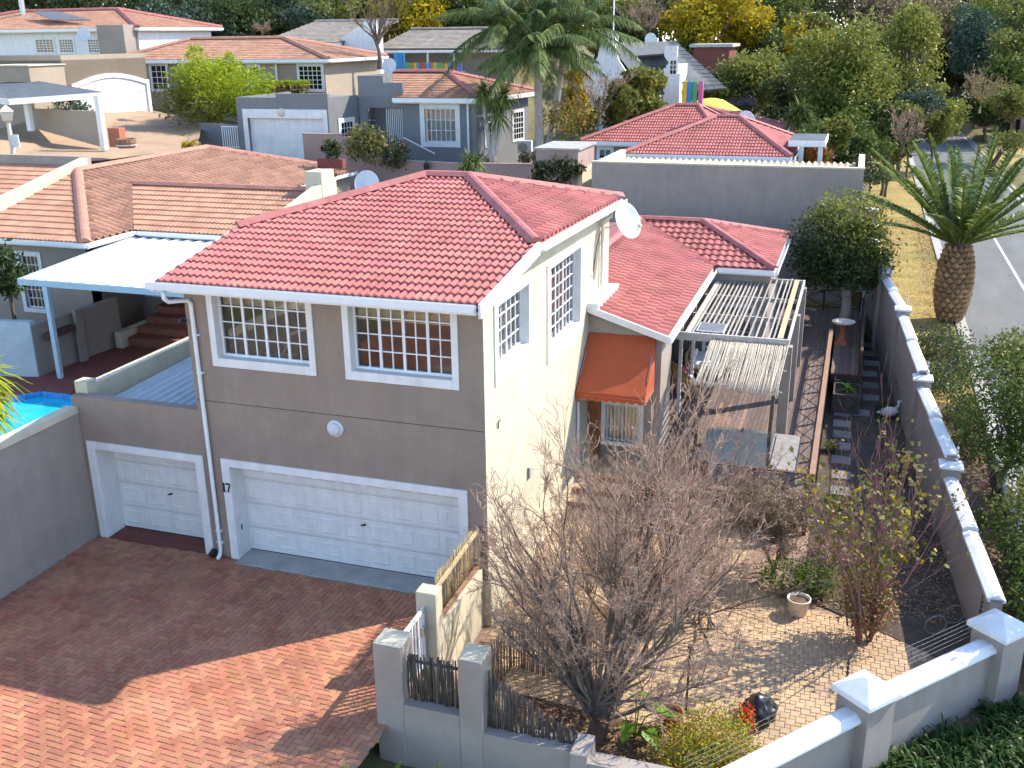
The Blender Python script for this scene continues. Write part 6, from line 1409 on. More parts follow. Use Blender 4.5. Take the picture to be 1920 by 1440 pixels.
def palm_obj(label, base, top, rbase, rtop, fr, lm, name='palm_tree', trunkm='bark', trunkfn=None, dead=None):
    t = thing(name, label, 'palm tree', base); F1 = []; F2 = []
    for f in fr: a, b = frond(*f); F1.append(a); F2.append(b)
    npo('frond_ribs', join(F1), 'leaf_yucca', t); npo('fronds', join(F2), lm, t)
    if dead:
        D1 = []; D2 = []
        for f in dead: a, b = frond(*f); D1.append(a); D2.append(b)
        npo('dead_fronds', join(D1+D2), 'leaf_dead', t)
    if trunkfn: trunkfn(t)
    else: MB().tube(limb_path(np.array(base)-[0, 0, .2], top, 5, .02), [rbase, rbase*.9, rbase*.85, rtop*1.05, rtop, rtop], 10).obj('trunk', trunkm, t, smooth=True)
    return t
def rosette(C, n, L, W, droop, elev=(-.3, 1.2), seg=3, rng=RNG):
    C = np.array(C, float); az = rng.uniform(0, 6.283, n); el = rng.uniform(*elev, n); d = np.stack([np.cos(az)*np.cos(el), np.sin(az)*np.cos(el), np.sin(el)], -1)
    return ribbons(np.repeat(C[None], n, 0)+d*.06, d, L*rng.uniform(.7, 1.15, n), W, droop*rng.uniform(.6, 1.4, n), seg)
def shrub(label, blobs, n, size, m, name='shrub', group=None, second=None, asp=.5, stems=5, clump=.2, cat='shrub'):
    b0 = blobs[0]; base = (b0[0], b0[1], b0[2]-b0[5]); t = thing(name, label, cat, base, group); P = blob_pts(blobs, n, clump=clump, per=10, shell=.35)
    if second: k = int(len(P)*(1-second[1])); RNG.shuffle(P); npo('foliage', leaves(P[:k], size, asp=asp), m, t, kind='stuff'); npo('foliage_tips', leaves(P[k:], size, asp=asp), second[0], t, kind='stuff')
    else: npo('foliage', leaves(P, size, asp=asp), m, t, kind='stuff')
    mb = MB()
    for k in range(stems):
        b = blobs[k % len(blobs)]; q = np.array(b[:3])+unit(RNG.normal(size=3)*[1, 1, .4])*np.array(b[3:6])*.7; mb.tube(limb_path(np.array(base)+RNG.normal(size=3)*[.08, .08, 0], q, 4, .15), [.03, .025, .02, .014, .006], 5)
    mb.obj('stems', 'grey_bark', t); return t

# ---- bare deciduous tree in the courtyard
bx0 = np.array([2.85, -2.85, GZ]); st = []
st.append((bx0, (.02, .1, 1), 1.0, .17)); st.append((bx0+np.array([.1, .05, 0]), (.25, .2, 1), 1.1, .09))
for az, el, L, r in ((95, 62, 2.7, .05), (60, 58, 2.8, .05), (35, 48, 2.5, .045), (10, 50, 2.2, .04), (130, 60, 2.6, .05), (160, 52, 2.1, .045), (185, 45, 1.6, .035), (75, 42, 2.9, .05), (110, 44, 3.0, .05), (48, 36, 2.8, .045), (140, 38, 2.6, .04), (85, 76, 2.4, .045), (20, 32, 2.3, .04), (170, 68, 2.1, .045), (0, 66, 1.9, .04), (215, 55, 1.4, .03), (320, 55, 1.4, .03), (90, 30, 3.0, .045), (65, 28, 2.9, .045), (100, 20, 2.6, .035), (45, 20, 2.4, .035), (125, 22, 2.4, .035), (150, 25, 2.0, .03), (30, 62, 2.4, .04), (115, 70, 2.5, .045), (70, 66, 2.7, .045), (145, 70, 2.3, .04), (5, 25, 1.9, .03), (80, 52, 3.0, .045), (55, 48, 2.9, .045), (192, 62, 1.7, .03)):
    a, e = rad(az), rad(el); st.append((bx0+np.array([.06*math.cos(a), .06*math.sin(a), .35+.5*RNG.uniform()]), (math.cos(a)*math.cos(e), math.sin(a)*math.cos(e), math.sin(e)), L*RNG.uniform(.9, 1.08)*(1.0+.55*max(0, math.sin(e)-.5)), r*1.1))
bare('large leafless many-stemmed tree with grey-brown twigs in the front courtyard', bx0, st, 3, .07, 'twig_grey', spread=.72, kids=(6, 10), short=.4, upb=.18, gnarl=.12, tip=.0044)
# shorter brown shrubs behind it, with pale twigs and pink buds
def bush(label, b, n, Lr, el, r, m, **k):
    b = np.array(b); st = []
    for i in range(n): a = rad(360*i/n+RNG.uniform(-15, 15)); e = rad(RNG.uniform(*el)); st.append((b+RNG.normal(size=3)*[.2, .2, 0]+[0, 0, k.get('lift', 0)], (math.cos(a)*math.cos(e), math.sin(a)*math.cos(e), math.sin(e)), RNG.uniform(*Lr), r))
    k.pop('lift', None)
    bare(label, b, st, 3, r, m, name='bare_shrub', cat='shrub', **k)
bush('leafless magnolia shrub with pale twigs and a few pink buds beside the deck', (3.3, 3.7, GZ), 18, (1.5, 2.6), (45, 82), .032, 'twig_grey', spread=.7, kids=(5, 7), short=.44, leafs=('flower_pink', 110, .07))
bush('dense leafless brown shrub between the bare tree and the entrance steps', (2.5, .9, GZ), 22, (1.4, 2.6), (40, 82), .03, 'twig_grey', spread=.65, kids=(6, 7), short=.42)
bush('leafless grey-brown shrub in the middle of the courtyard', (4.0, 1.2, GZ), 17, (1.1, 2.1), (35, 80), .026, 'twig', spread=.65, kids=(6, 7), short=.42)
b2 = np.array([5.2, 3.6, GZ]); st = []
for k in range(14): a = rad(360*k/14+RNG.uniform(-15, 15)); e = rad(RNG.uniform(20, 72)); st.append((b2+np.array([.1*math.cos(a), .1*math.sin(a)+.2, .75]), (math.cos(a)*math.cos(e), math.sin(a)*math.cos(e), math.sin(e)), RNG.uniform(.75, 1.15), .03))
st += [(b2, (.12, .25, 1), .9, .05), (b2+np.array([.1, .1, 0]), (-.3, .1, 1), 1.0, .04)]
bare('rounded brown twiggy shrub on a bare trunk in front of the deck', b2, st, 3, .03, 'twig', name='bare_shrub', cat='shrub', spread=.85, kids=(7, 9), short=.5, upb=.05, leafs=('leaf_dead', 5200, .05))
# shrub with the last yellow-green leaves at the right
b3 = np.array([7.1, 1.6, GZ]); st = []
for k in range(24):
    a = rad(RNG.uniform(0, 360)); e = rad(RNG.uniform(55, 88)); st.append((b3+np.array([RNG.normal()*.16, RNG.normal()*.16, .25]), (math.cos(a)*math.cos(e), math.sin(a)*math.cos(e), math.sin(e)), RNG.uniform(1.6, 3.0), .022))
for a in (.3, 2.2, 4.0): st.append((b3+np.array([.12*math.cos(a), .12*math.sin(a), 0]), (.15*math.cos(a), .15*math.sin(a), 1), .9, .06))
bare('tall upright shrub with reddish stems and scattered yellow-green leaves near the corner pier', b3, st, 2, .022, 'twig_red', name='shrub', cat='shrub', spread=.5, kids=(5, 7), short=.34, upb=.25, gnarl=.06, leafs=('leaf_olive', 900, .11, ('leaf_yellow', 260, .11, 'yellow_leaves'), ('leaf_dead', 900, .08, 'dry_leaves')))
shrub('mass of brown dry leafy growth at the foot of the tall reddish shrub', [(7.1, 1.7, .35, .62, .6, .75)], 2400, .07, 'leaf_litter', second=('leaf_gold', .25))
b4 = np.array([7.0, 5.4, GZ]); st = []
for k in range(26):
    a = rad(RNG.uniform(0, 360)); e = rad(RNG.uniform(60, 88)); st.append((b4+np.array([RNG.normal()*.5, RNG.normal()*.8, 0]), (math.cos(a)*math.cos(e), math.sin(a)*math.cos(e), math.sin(e)), RNG.uniform(1.3, 2.7), .016))
bare('thicket of thin leafless red stems in the dark garden bed', b4, st, 2, .016, 'twig_red', name='bare_shrub', cat='shrub', spread=.4, kids=(3, 4), short=.4, upb=.3, gnarl=.05, leafs=('leaf_olive', 60, .1))
for k, (x, y, r_, m, lab) in enumerate(((6.35, 7.4, .28, 'leaf_green', 'small green plant beside the lowest deck post'), (7.9, 9.6, .3, 'leaf_dark', 'dark bush in the garden bed by the second pier'), (8.1, 5.6, .35, 'leaf_russet', 'withered bush against the garden wall'), (7.6, 14.5, .3, 'leaf_dark', 'dark plant near the goose ornament'), (6.2, 11.2, .22, 'leaf_olive', 'low plant between the deck and the stepping stones'))): shrub(lab, [(x, y, GZ+r_*.7, r_, r_*1.2, r_*.8)], 500, .07, m)
# green plants by the courtyard bed
shrub('dark green bush with bright new leaves behind the cream flower pot', [(5.55, 2.95, -.15, .65, .35, .4), (6.1, 3.05, -.1, .5, .4, .42)], 3000, .08, 'leaf_green', second=('leaf_bright', .3), asp=.35)
shrub('pink flowering shrub between the brown shrub and the reddish shrub', [(6.3, 3.5, .15, .4, .4, .5)], 1300, .06, 'leaf_olive', second=('flower_pink', .45))
shrub('golden-leaved nandina bush with red tips by the front wall', [(4.75, -2.75, -.02, .7, .5, .55), (4.45, -3.2, -.1, .6, .45, .45), (5.1, -3.2, -.1, .6, .5, .5)], 7500, .06, 'leaf_gold', second=('leaf_lime', .45), asp=.4)
shrub('small red-leaved plant between the golden bush and the black bag', [(5.25, -1.95, -.25, .18, .18, .3)], 500, .06, 'flower_red', asp=.45)
# elephant ear
ee = thing('elephant_ear_plant', 'bright green elephant-ear plant with big leaves by the tree trunk', 'plant', (3.5, -2.55, GZ)); 
for k, (az, L, h, s) in enumerate(((20, .42, .55, .34), (100, .3, .62, .3), (175, .45, .5, .28), (260, .35, .4, .26), (320, .4, .3, .3), (60, .2, .75, .24))):
    a = rad(az); c, s_ = math.cos(a), math.sin(a); tip = Vector((3.5+c*L, -2.55+s_*L, GZ+h)); MB().tube([(3.5, -2.55, GZ), (3.5+c*L*.4, -2.55+s_*L*.4, GZ+h*.75), tip], .012, 5).obj('leaf_stalk', 'leaf_bright', ee)
    out = Vector((c, s_, -.55)).normalized(); sd = Vector((-s_, c, 0)); pr = [(-.35, .0), (-.5, .28), (-.2, .5), (.3, .38), (.75, .16), (1, 0)]
    pts = [tip+out*(p[0]*s)+sd*(p[1]*s)+Z_*(.04*abs(p[1])) for p in pr]+[tip+out*(p[0]*s)-sd*(p[1]*s)+Z_*(.04*abs(p[1])) for p in pr[-2:0:-1]]
    MB().add([tip+out*.2*s]+pts, [(0, i+1, (i+1) % len(pts)+1) for i in range(len(pts))]).obj('leaf', 'leaf_bright', ee)
def pot(label, p, r, h, m, soil=True):
    t = thing('flower_pot', label, 'flower pot', p); MB().lathe(p, [(r*.68, 0), (r*.72, .02), (r*.93, h*.86), (r, h*.88), (r*1.03, h), (r*.9, h), (r*.86, h*.85), (r*.5, h*.82), (0, h*.83)], 24).obj('pot', m, t, smooth=True)
    MB().lathe(p, [(0, h*.86), (r*.87, h*.855)], 18).obj('soil', 'soil', t); return t
pp_ = PZ(1495, 1155, GZ); pot('cream flower pot with bare soil on the courtyard paving', (float(pp_[0]), float(pp_[1])+.1, GZ), .235, .36, 'pot_cream')
pot('terracotta pot with a withered plant near the elephant ear', (4.02, -2.15, GZ), .22, .34, 'terracotta')
bag = thing('rubbish_bag', 'shiny black rubbish bag on the courtyard paving', 'bag', (5.45, -1.4, GZ)); me = bpy.data.meshes.new('sack'); bm = bmesh.new(); bmesh.ops.create_icosphere(bm, subdivisions=4, radius=1)
from mathutils import noise as mnoise
for v in bm.verts:
    k = 1+.22*mnoise.noise(v.co*2.2)+.13*abs(mnoise.noise(v.co*6))+.05*mnoise.noise(v.co*15); top = max(0, v.co.z-.75)*.5; v.co = Vector((5.42+v.co.x*.27*k, -1.4+v.co.y*.36*k, GZ+.15+max(-.15, v.co.z*.2*k)+top))
for f_ in bm.faces: f_.smooth = True
bm.to_mesh(me); bm.free(); me.materials.append(MT['black_plastic']); put('sack', me, bag)
gp = thing('garden_post', 'thin dark metal post in the planting bed', 'post', (4.2, -1.6, GZ)); MB().tube([(4.2, -1.62, GZ-.1), (4.22, -1.6, .75)], .022, 6).obj('rod', 'dark_rail', gp); MB().box(4.18, 4.26, -1.64, -1.56, .75, .79).obj('cap', 'dark_rail', gp)
for k, (u, v) in enumerate(((1755, 1170), (1790, 1150))):
    p = PZ(u, v, -.3); hp = thing('garden_hoop', ('left' if k == 0 else 'right')+' pale coiled hose hoop in the bed behind the corner wall', 'hoop', p)
    MB().tube([(float(p[0])+.2*math.cos(t), float(p[1])+.1*math.cos(t), -.32+.2*math.sin(t)) for t in np.linspace(0, 6.283, 20)], .014, 5).obj('coil', 'stone_grey', hp)
# leaf litter in the beds
n = 5200; x = np.concatenate([RNG.uniform(1.3, 6.2, n//2), RNG.uniform(6.2, 8.9, n//2)]); y = np.concatenate([RNG.uniform(-4, -2.1, n//2), RNG.uniform(2.6, 8, n//2)])
npo('leaf_litter', leaves(np.stack([x, y, np.full(n, GZ+.03)+RNG.uniform(0, .02, n)], -1), .07, up=3), 'leaf_litter', None, label='dry fallen leaves scattered over the garden beds', cat='leaf litter', kind='stuff')
# garden ornaments in the bed
go = thing('goose_ornament', 'white goose ornament standing in the dark garden bed', 'ornament', (7.35, 13.2, GZ))
p = PZ(1665, 775, GZ+.15); gx_, gy_ = float(p[0]), float(p[1]); MB().lathe((gx_, gy_, GZ+.2), [(.0, -.34), (.12, -.22), (.2, 0), (.17, .16), (.06, .28), (0, .32)], 12, ((0, 1, 0), (0, 0, .8), (1, 0, .15))).obj('body', 'fabric_white', go, smooth=True); MB().tube([(gx_+.2, gy_, GZ+.3), (gx_+.28, gy_, GZ+.45), (gx_+.27, gy_, GZ+.56), (gx_+.36, gy_, GZ+.57)], [.06, .04, .05, .015], 8).obj('neck', 'fabric_white', go, smooth=True)
p = PZ(1693, 770, GZ+.1); st_ = thing('stone_ornament', 'small pale stone figure against the garden wall', 'ornament', (float(p[0]), float(p[1]), GZ)); MB().lathe((float(p[0]), float(p[1]), GZ), [(.13, 0), (.12, .3), (.16, .38), (.07, .5), (.1, .6), (.08, .7), (0, .73)], 12).obj('figure', 'stone_grey', st_, smooth=True)

# ---- tree on the deck
tree('round dark evergreen tree growing through the deck by the garden wall', (6.28, 22.4, DZ), [(5.45, 22.2, 3.1, 1.4, 1.5, 1.35), (6.6, 22.0, 2.9, 1.1, 1.2, 1.2), (6.0, 22.4, 4.0, 1.35, 1.3, 1.0), (5.1, 21.8, 2.5, .9, 1.0, .9), (6.9, 22.3, 2.4, .7, .8, .8), (6.1, 21.4, 2.7, 1.0, .9, 1.0)], 15000, .16, 'leaf_dark', 'pale_bark', .2, second=('leaf_sunlit', .28), per=12, clump=.2, asp=.42)
for u, v, lab in ((1589, 708, 'broad-leaved plant in the farther deck planter'), (1590, 728, 'pale-leaved plant in the nearer deck planter')):
    p = PZ(u, v, 0); t = thing('plant', lab, 'plant', (float(p[0]), float(p[1]), -.1)); npo('leaves', rosette((float(p[0]), float(p[1]), -.05), 16, .3, .12, .4, (.1, 1.0)), 'leaf_bright', t)
# ---- shrubs and trees outside the garden wall
tree('bushy glossy green tree leaning beside the road in front of the palm', (10.0, 8.3, -.2), [(10.3, 9.2, 2.5, 1.1, 1.3, 1.0), (11.2, 9.8, 2.6, 1.2, 1.3, 1.0), (9.9, 8.6, 1.6, .9, 1.0, .8), (11.2, 8.4, 1.7, 1.1, 1.1, .9), (10.6, 7.6, 1.2, .9, .9, .7), (10.5, 10.6, 3.0, .8, .9, .5), (11.6, 11, 2.7, 1, 1.2, .7)], 15000, .13, 'leaf_green', 'bark', .09, second=('leaf_olive', .35), asp=.4)
tree('leafy green shrub against the near end of the garden wall', (10.15, 4.0, -.5), [(10.25, 4.6, .85, .8, 1.0, .8), (10.5, 3.2, .6, .8, .9, .7), (10.9, 5.4, 1.2, .8, 1.0, .7), (10.4, 2.2, .3, .75, .8, .6)], 9000, .12, 'leaf_green', 'bark', .07, second=('leaf_olive', .4), asp=.42, name='shrub', cat='shrub')
tree('leafy street tree standing at the right edge beside the corner wall', (10.3, 1.7, -.45), [(11.9, 2.5, 3.6, .9, .9, .7), (12.5, 3.0, 4.1, 1.0, 1.0, .8), (11.4, 1.9, 3.1, .7, .7, .55), (12.9, 3.6, 3.4, .9, .9, .7)], 5200, .14, 'leaf_green', 'bark', .1, second=('leaf_olive', .35), asp=.42)
shrub('grey-green shrub under the palm at the foot of the garden wall', [(9.4, 19.0, .55, .8, 1.3, .75), (9.8, 17.2, .5, .7, 1.1, .7), (9.2, 15.6, .35, .6, 1.1, .6)], 6500, .11, 'leaf_blue', second=('leaf_olive', .5))
shrub('sprawling dark shrub along the outside of the garden wall', [(9.6, 13.2, .3, .55, 1.2, .55), (9.7, 11, .2, .5, 1.0, .5)], 3000, .1, 'leaf_dark', second=('leaf_olive', .3))
shrub('low pinkish flowering shrub by the road below the leaning tree', [(10.6, 6.1, .0, .4, .5, .3)], 900, .07, 'flower_pink', second=('leaf_olive', .5))
def strap_bed(label, name, pts, n, L, W, m):
    t = thing(name, label, 'plant', pts[0]); parts = [rosette(p, n, L, W, .75, (.25, 1.35), 4) for p in pts]; npo('leaves', join(parts), m, t); return t
ag = []
while len(ag) < 170:
    u, v = RNG.uniform(1600, 2000), RNG.uniform(1310, 1560)
    if v < 1405-(u-1640)*.46 if u < 1840 else v < 1312-(u-1840)*.1: continue
    p = PZ(u, v, -.45)
    if p[1] > .1+1.191*(p[0]-9.2)-.3: continue
    ag.append((p[0], p[1], -.6+RNG.uniform(0, .08)))
t = thing('agapanthus_bed', 'mass of dark green strap-leaved plants below the corner wall', 'plants', (9, -2, -.6)); npo('leaves', join([rosette(p, 34, .8, .06, .85, (.3, 1.35), 4) for p in ag]), 'leaf_strap', t, kind='stuff')
t = thing('strap_leaf_plant', 'bright strap-leaved clump outside the wall below the leaning tree', 'plant', (9.55, 6.9, -.3)); npo('leaves', join([rosette((9.5+.25*i, 6.8+.3*j, -.25), 30, .55, .045, .6, (.3, 1.3), 4) for i in range(2) for j in range(2)]), 'leaf_olive', t)
# foreground palm tips at the bottom
fp = []
for (b, d, L) in (((-.35, -5.6, -.6), (.02, .12, 1), 1.05), ((.15, -5.3, -.6), (.3, .15, 1), 1.0), ((.3, -5.2, -.6), (.75, .25, 1.0), 1.2), ((-.6, -5.7, -.6), (-.35, .1, 1), .8)): fp.append((b, d, L, .12, 26, .2, .022))
t = thing('small_palm', 'tips of a small feather palm at the bottom edge', 'palm', (0, -5.5, -.6)); a_b = [frond(*f) for f in fp]; npo('fronds', join([x for p in a_b for x in p]), 'leaf_palm', t)

# ---- date palm on the verge
pb = PZ(1779, 604, 0); pbx, pby = float(pb[0]), float(pb[1]); ph = 2.75
def pine_trunk(t):
    prof = [(.38, -.1), (.42, .15), (.56, .55), (.65, 1.1), (.66, 1.7), (.6, 2.3), (.46, 2.8), (.34, 3.1)]
    MB().lathe((pbx, pby, 0), [(r*.9, z) for r, z in prof], 18).obj('trunk', 'dark_rail', t, smooth=True)
    sc = MB(); sc.add([(0, -.0, .14), (.15, 0, 0), (0, .0, -.11), (-.15, 0, 0), (0, .09, .1), (0, .07, -.02)], [(0, 3, 4), (0, 4, 1), (3, 2, 5), (2, 1, 5), (3, 5, 4), (5, 1, 4)]); sm = sc.mesh('leaf_scar', 'bark_scar')
    zz = np.array([p[1] for p in prof]); rr_ = np.array([p[0] for p in prof]); k = 0
    for row in range(15):
        z = .2+row*.19; r = float(np.interp(z, zz, rr_))
        for c in range(13):
            a = 2*math.pi*(c+.5*(row % 2))/13; o = put('leaf_scar', sm, t, loc=(pbx+r*.92*math.cos(a), pby+r*.92*math.sin(a), z), rot=(0, 0, a-math.pi/2), scale=(1.12*r/.66, 1.3, 1.2)); k += 1
mat('bark_scar', (.26, .15, .075), (.38, .23, .12), 6, .9, .3, 30, rnd=.25)
fr = []
for k in range(36):
    az = k*2.39996; e = 1.42-1.08*(k/36)**.95; d = (math.cos(az)*math.cos(e), math.sin(az)*math.cos(e), math.sin(e)); L = 5.1+.9*RNG.uniform(-.3, .5)-.6*(1-k/36)
    fr.append(((pbx+.18*math.cos(az), pby+.18*math.sin(az), 3.0), d, L, .10+.12*RNG.uniform(), 92, .58, .085))
palm_obj('stout date palm with diamond-patterned trunk on the road verge', (pbx, pby, 0), None, 0, 0, fr, 'leaf_palm', trunkfn=pine_trunk)

# ---- queen palms and yuccas by the grey house
qb_ = V3(PD(1010, 262, 56)); q2_ = V3(PD(1022, 262, 57)); fr = []; 
for (c, n_) in ((V3(PD(1008, 92, 56)), 34), (V3(PD(945, 52, 57)), 24), (V3(PD(1075, 56, 57)), 24), (V3(PD(1005, 22, 58)), 20)):
    for k in range(n_):
        az = k*2.39996+RNG.uniform(-.3, .3); e = 1.25-1.5*(k/n_)+RNG.uniform(-.15, .15); fr.append(((c.x, c.y, c.z), (math.cos(az)*math.cos(e), math.sin(az)*math.cos(e), math.sin(e)), 4.3*RNG.uniform(.75, 1.2), RNG.uniform(.3, .6), 70, .8, .06, 0, 3.0, .0))
dead = [((V3(PD(1010, 100, 56))), (math.cos(a), math.sin(a), -.5), 3.0, .7, 24, .7, .06) for a in (.2, 1.9, 3.3, 4.4, 5.5)]
def qtrunk(t):
    MB().tube(limb_path(qb_-Z_*2, V3(PD(1010, 95, 56)), 5, .015), [.3, .26, .24, .22, .2, .2], 10).obj('trunk', 'pale_bark', t, smooth=True); MB().tube(limb_path(q2_-Z_*2, V3(PD(1062, 78, 57)), 5, .02), [.26, .22, .2, .2, .18, .18], 10).obj('trunk', 'pale_bark', t, smooth=True)
palm_obj('tall clump of drooping feather palms beside the grey house', (qb_.x, qb_.y, qb_.z-2), None, 0, 0, fr, 'leaf_queen', trunkfn=qtrunk, dead=dead)
def yucca(label, u, v0, heads, D, L=.9, n=130, tr=.14, m='leaf_yucca'):
    b = V3(PD(u, v0, D)); t = thing('yucca', label, 'yucca', b); mb = MB(); P = []
    for (hu, hv) in heads: h = V3(PD(hu, hv, D)); mb.tube(limb_path(b, h, 4, .05), [tr, tr*.9, tr*.8, tr*.75, tr*.7], 7); P.append(rosette(h, n, L, .09, .45, (-.9, 1.4)))
    mb.obj('trunk', 'pale_bark', t, smooth=True); npo('leaves', join(P), m, t)
yucca('tall yucca with two spiky heads in front of the grey house corner', 925, 320, ((925, 182), (935, 215), (905, 172), (945, 178)), 54, 1.15, 150)
yucca('small yucca rising behind the main red ridge', 885, 330, ((880, 300), (893, 306), (872, 312)), 45, .75, 70, .1)
yucca('yellow-green giant-leaved plant below the queen palms', 1080, 220, ((1075, 130), (1085, 160), (1070, 185), (1095, 195)), 60, 1.7, 110, .2, 'leaf_yellow')
yucca('spiky green yucca beyond the red-roofed back house', 1502, 250, ((1500, 205), (1490, 222), (1512, 225)), 58, 1.2, 130, .15, 'leaf_green')
yucca('spiky yellow-green palm lily over the swimming pool at the left edge', -25, 800, ((-22, 742), (-30, 700), (-24, 775)), 22, .75, 110, .08, 'leaf_lime')
cy_ = V3(PD(20, 560, 34)); t = thing('tree', 'dark leafy small tree at the left edge by the neighbour window', 'tree', cy_); npo('crown', leaves(blob_pts([(cy_.x-.3, cy_.y, cy_.z+.9, .8, .6, .9)], 1200, clump=.2), .28, asp=.35), 'leaf_dark', t); MB().tube([cy_-Z_*2.2, cy_+Z_*.6], .07, 6).obj('trunk', 'bark', t)
# creeper on the store room, small shrubs
q = V3(PY(1040, 318, 28.2)); shrub('dark creeper spilling over the trellis on the store room', [(q.x, q.y, q.z, 1.0, .35, .6), (q.x+.8, q.y, q.z+.1, .6, .3, .4), (q.x-.7, q.y, q.z-.2, .4, .3, .5)], 1500, .2, 'leaf_dark', second=('leaf_dead', .35))
q = V3(PD(685, 270, 53)); shrub('rounded yellow-green shrub beside the grey house steps', [(q.x, q.y, q.z, 1.2, .9, .95)], 1500, .22, 'leaf_olive', second=('leaf_ochre', .3))
q = V3(PD(740, 280, 54)); shrub('low dark shrub by the grey house steps', [(q.x, q.y, q.z-.2, 1.0, .8, .8)], 900, .2, 'leaf_dark', second=('leaf_russet', .4))
q = V3(PD(622, 280, 51)); shrub('dark plant in a wall trough on the pinkish wall', [(q.x, q.y, q.z, .6, .4, .45)], 500, .2, 'leaf_dark'); MB().box(q.x-.7, q.x+.7, q.y-.3, q.y+.1, q.z-.9, q.z-.45).obj('wall_trough', 'brick_red', None, label='brick flower trough on the pinkish garden wall', cat='planter')
for u, v, w_, lab in ((905, 305, .7, 'round clipped shrub at the foot of the grey house'), (990, 295, .5, 'small round shrub under the air conditioner')):
    q = V3(PD(u, v, 56)); shrub(lab, [(q.x, q.y, q.z, w_, w_, w_*.7)], 500, .15, 'leaf_russet')
q = V3(PD(355, 275, 56)); shrub('yellow flowering shrub beside the grey yard wall', [(q.x, q.y, q.z+.1, .45, .4, .35)], 300, .16, 'leaf_yellow')
q = V3(PD(395, 215, 66)); shrub('pale leafed shrub under the lime tree', [(q.x, q.y, q.z, .9, .6, .6)], 450, .22, 'leaf_lime')
q = V3(PD(135, 198, 63)); shrub('silvery shrub behind the yard wall near the arched garage', [(q.x, q.y, q.z, 1.4, .6, .6)], 600, .22, 'leaf_blue')
hx0, hx1 = V3(PD(478, 170, 66)), V3(PD(575, 168, 69)); hg = thing('hedge', 'clipped hedge with yellow-green top in front of the beige house', 'hedge', hx0)
k = 3000; t_ = RNG.uniform(0, 1, k); P = np.array(hx0)[None]*(1-t_[:, None])+np.array(hx1)[None]*t_[:, None]; dz = RNG.uniform(-.7, .5, k); P[:, 2] += dz; P[:, 1] += RNG.normal(0, .35, k)
npo('foliage', leaves(P[dz < .3], .22), 'leaf_russet', hg); P2 = P[dz >= .15].copy(); P2[:, 2] += .1; npo('foliage_top', leaves(P2, .22), 'leaf_lime', hg)

# ---- larger trees, back rows. (u, v, rx, ry in sight pixels, distance)
def pix_tree(label, u, v, rx, ry, D, n, size, m, vb=None, second=None, group=None, k=17, bark='bark', tr=None, clump=.2, asp=.5, dd=.8, shell=.45):
    tr = .06*rx*D/FPX
    s = D/FPX; blobs = []; n = int(n*1.9); rx *= 1.28; ry *= 1.25; c0 = V3(PD(u, v, D))
    for i in range(k):
        a = RNG.uniform(0, 6.283); r = RNG.uniform(.1, .92); c = V3(PD(u+rx*r*math.cos(a), v+ry*r*math.sin(a), D+RNG.uniform(-dd, dd)*rx*s)); f = RNG.uniform(.26, .58)*(1.15-.4*r); blobs.append((c.x, c.y, c.z, rx*s*f, rx*s*f, ry*s*f))
    b = V3(PD(u, vb if vb else v+ry*1.25, D)); b.z = min(b.z, G(b.x, b.y)+.2) if not vb else b.z
    return tree(label, (b.x, b.y, b.z), blobs, n, size, m, bark, tr, group, second=second, clump=clump, per=12, asp=asp, shell=shell)
pix_tree('bright lime-green feathery tree in front of the beige house', 397, 158, 75, 55, 66, 9000, .32, 'leaf_olive', vb=226, second=('leaf_lime', .62), asp=.25, k=18)  # lime leaves on top paint in the sunlit part of the crown
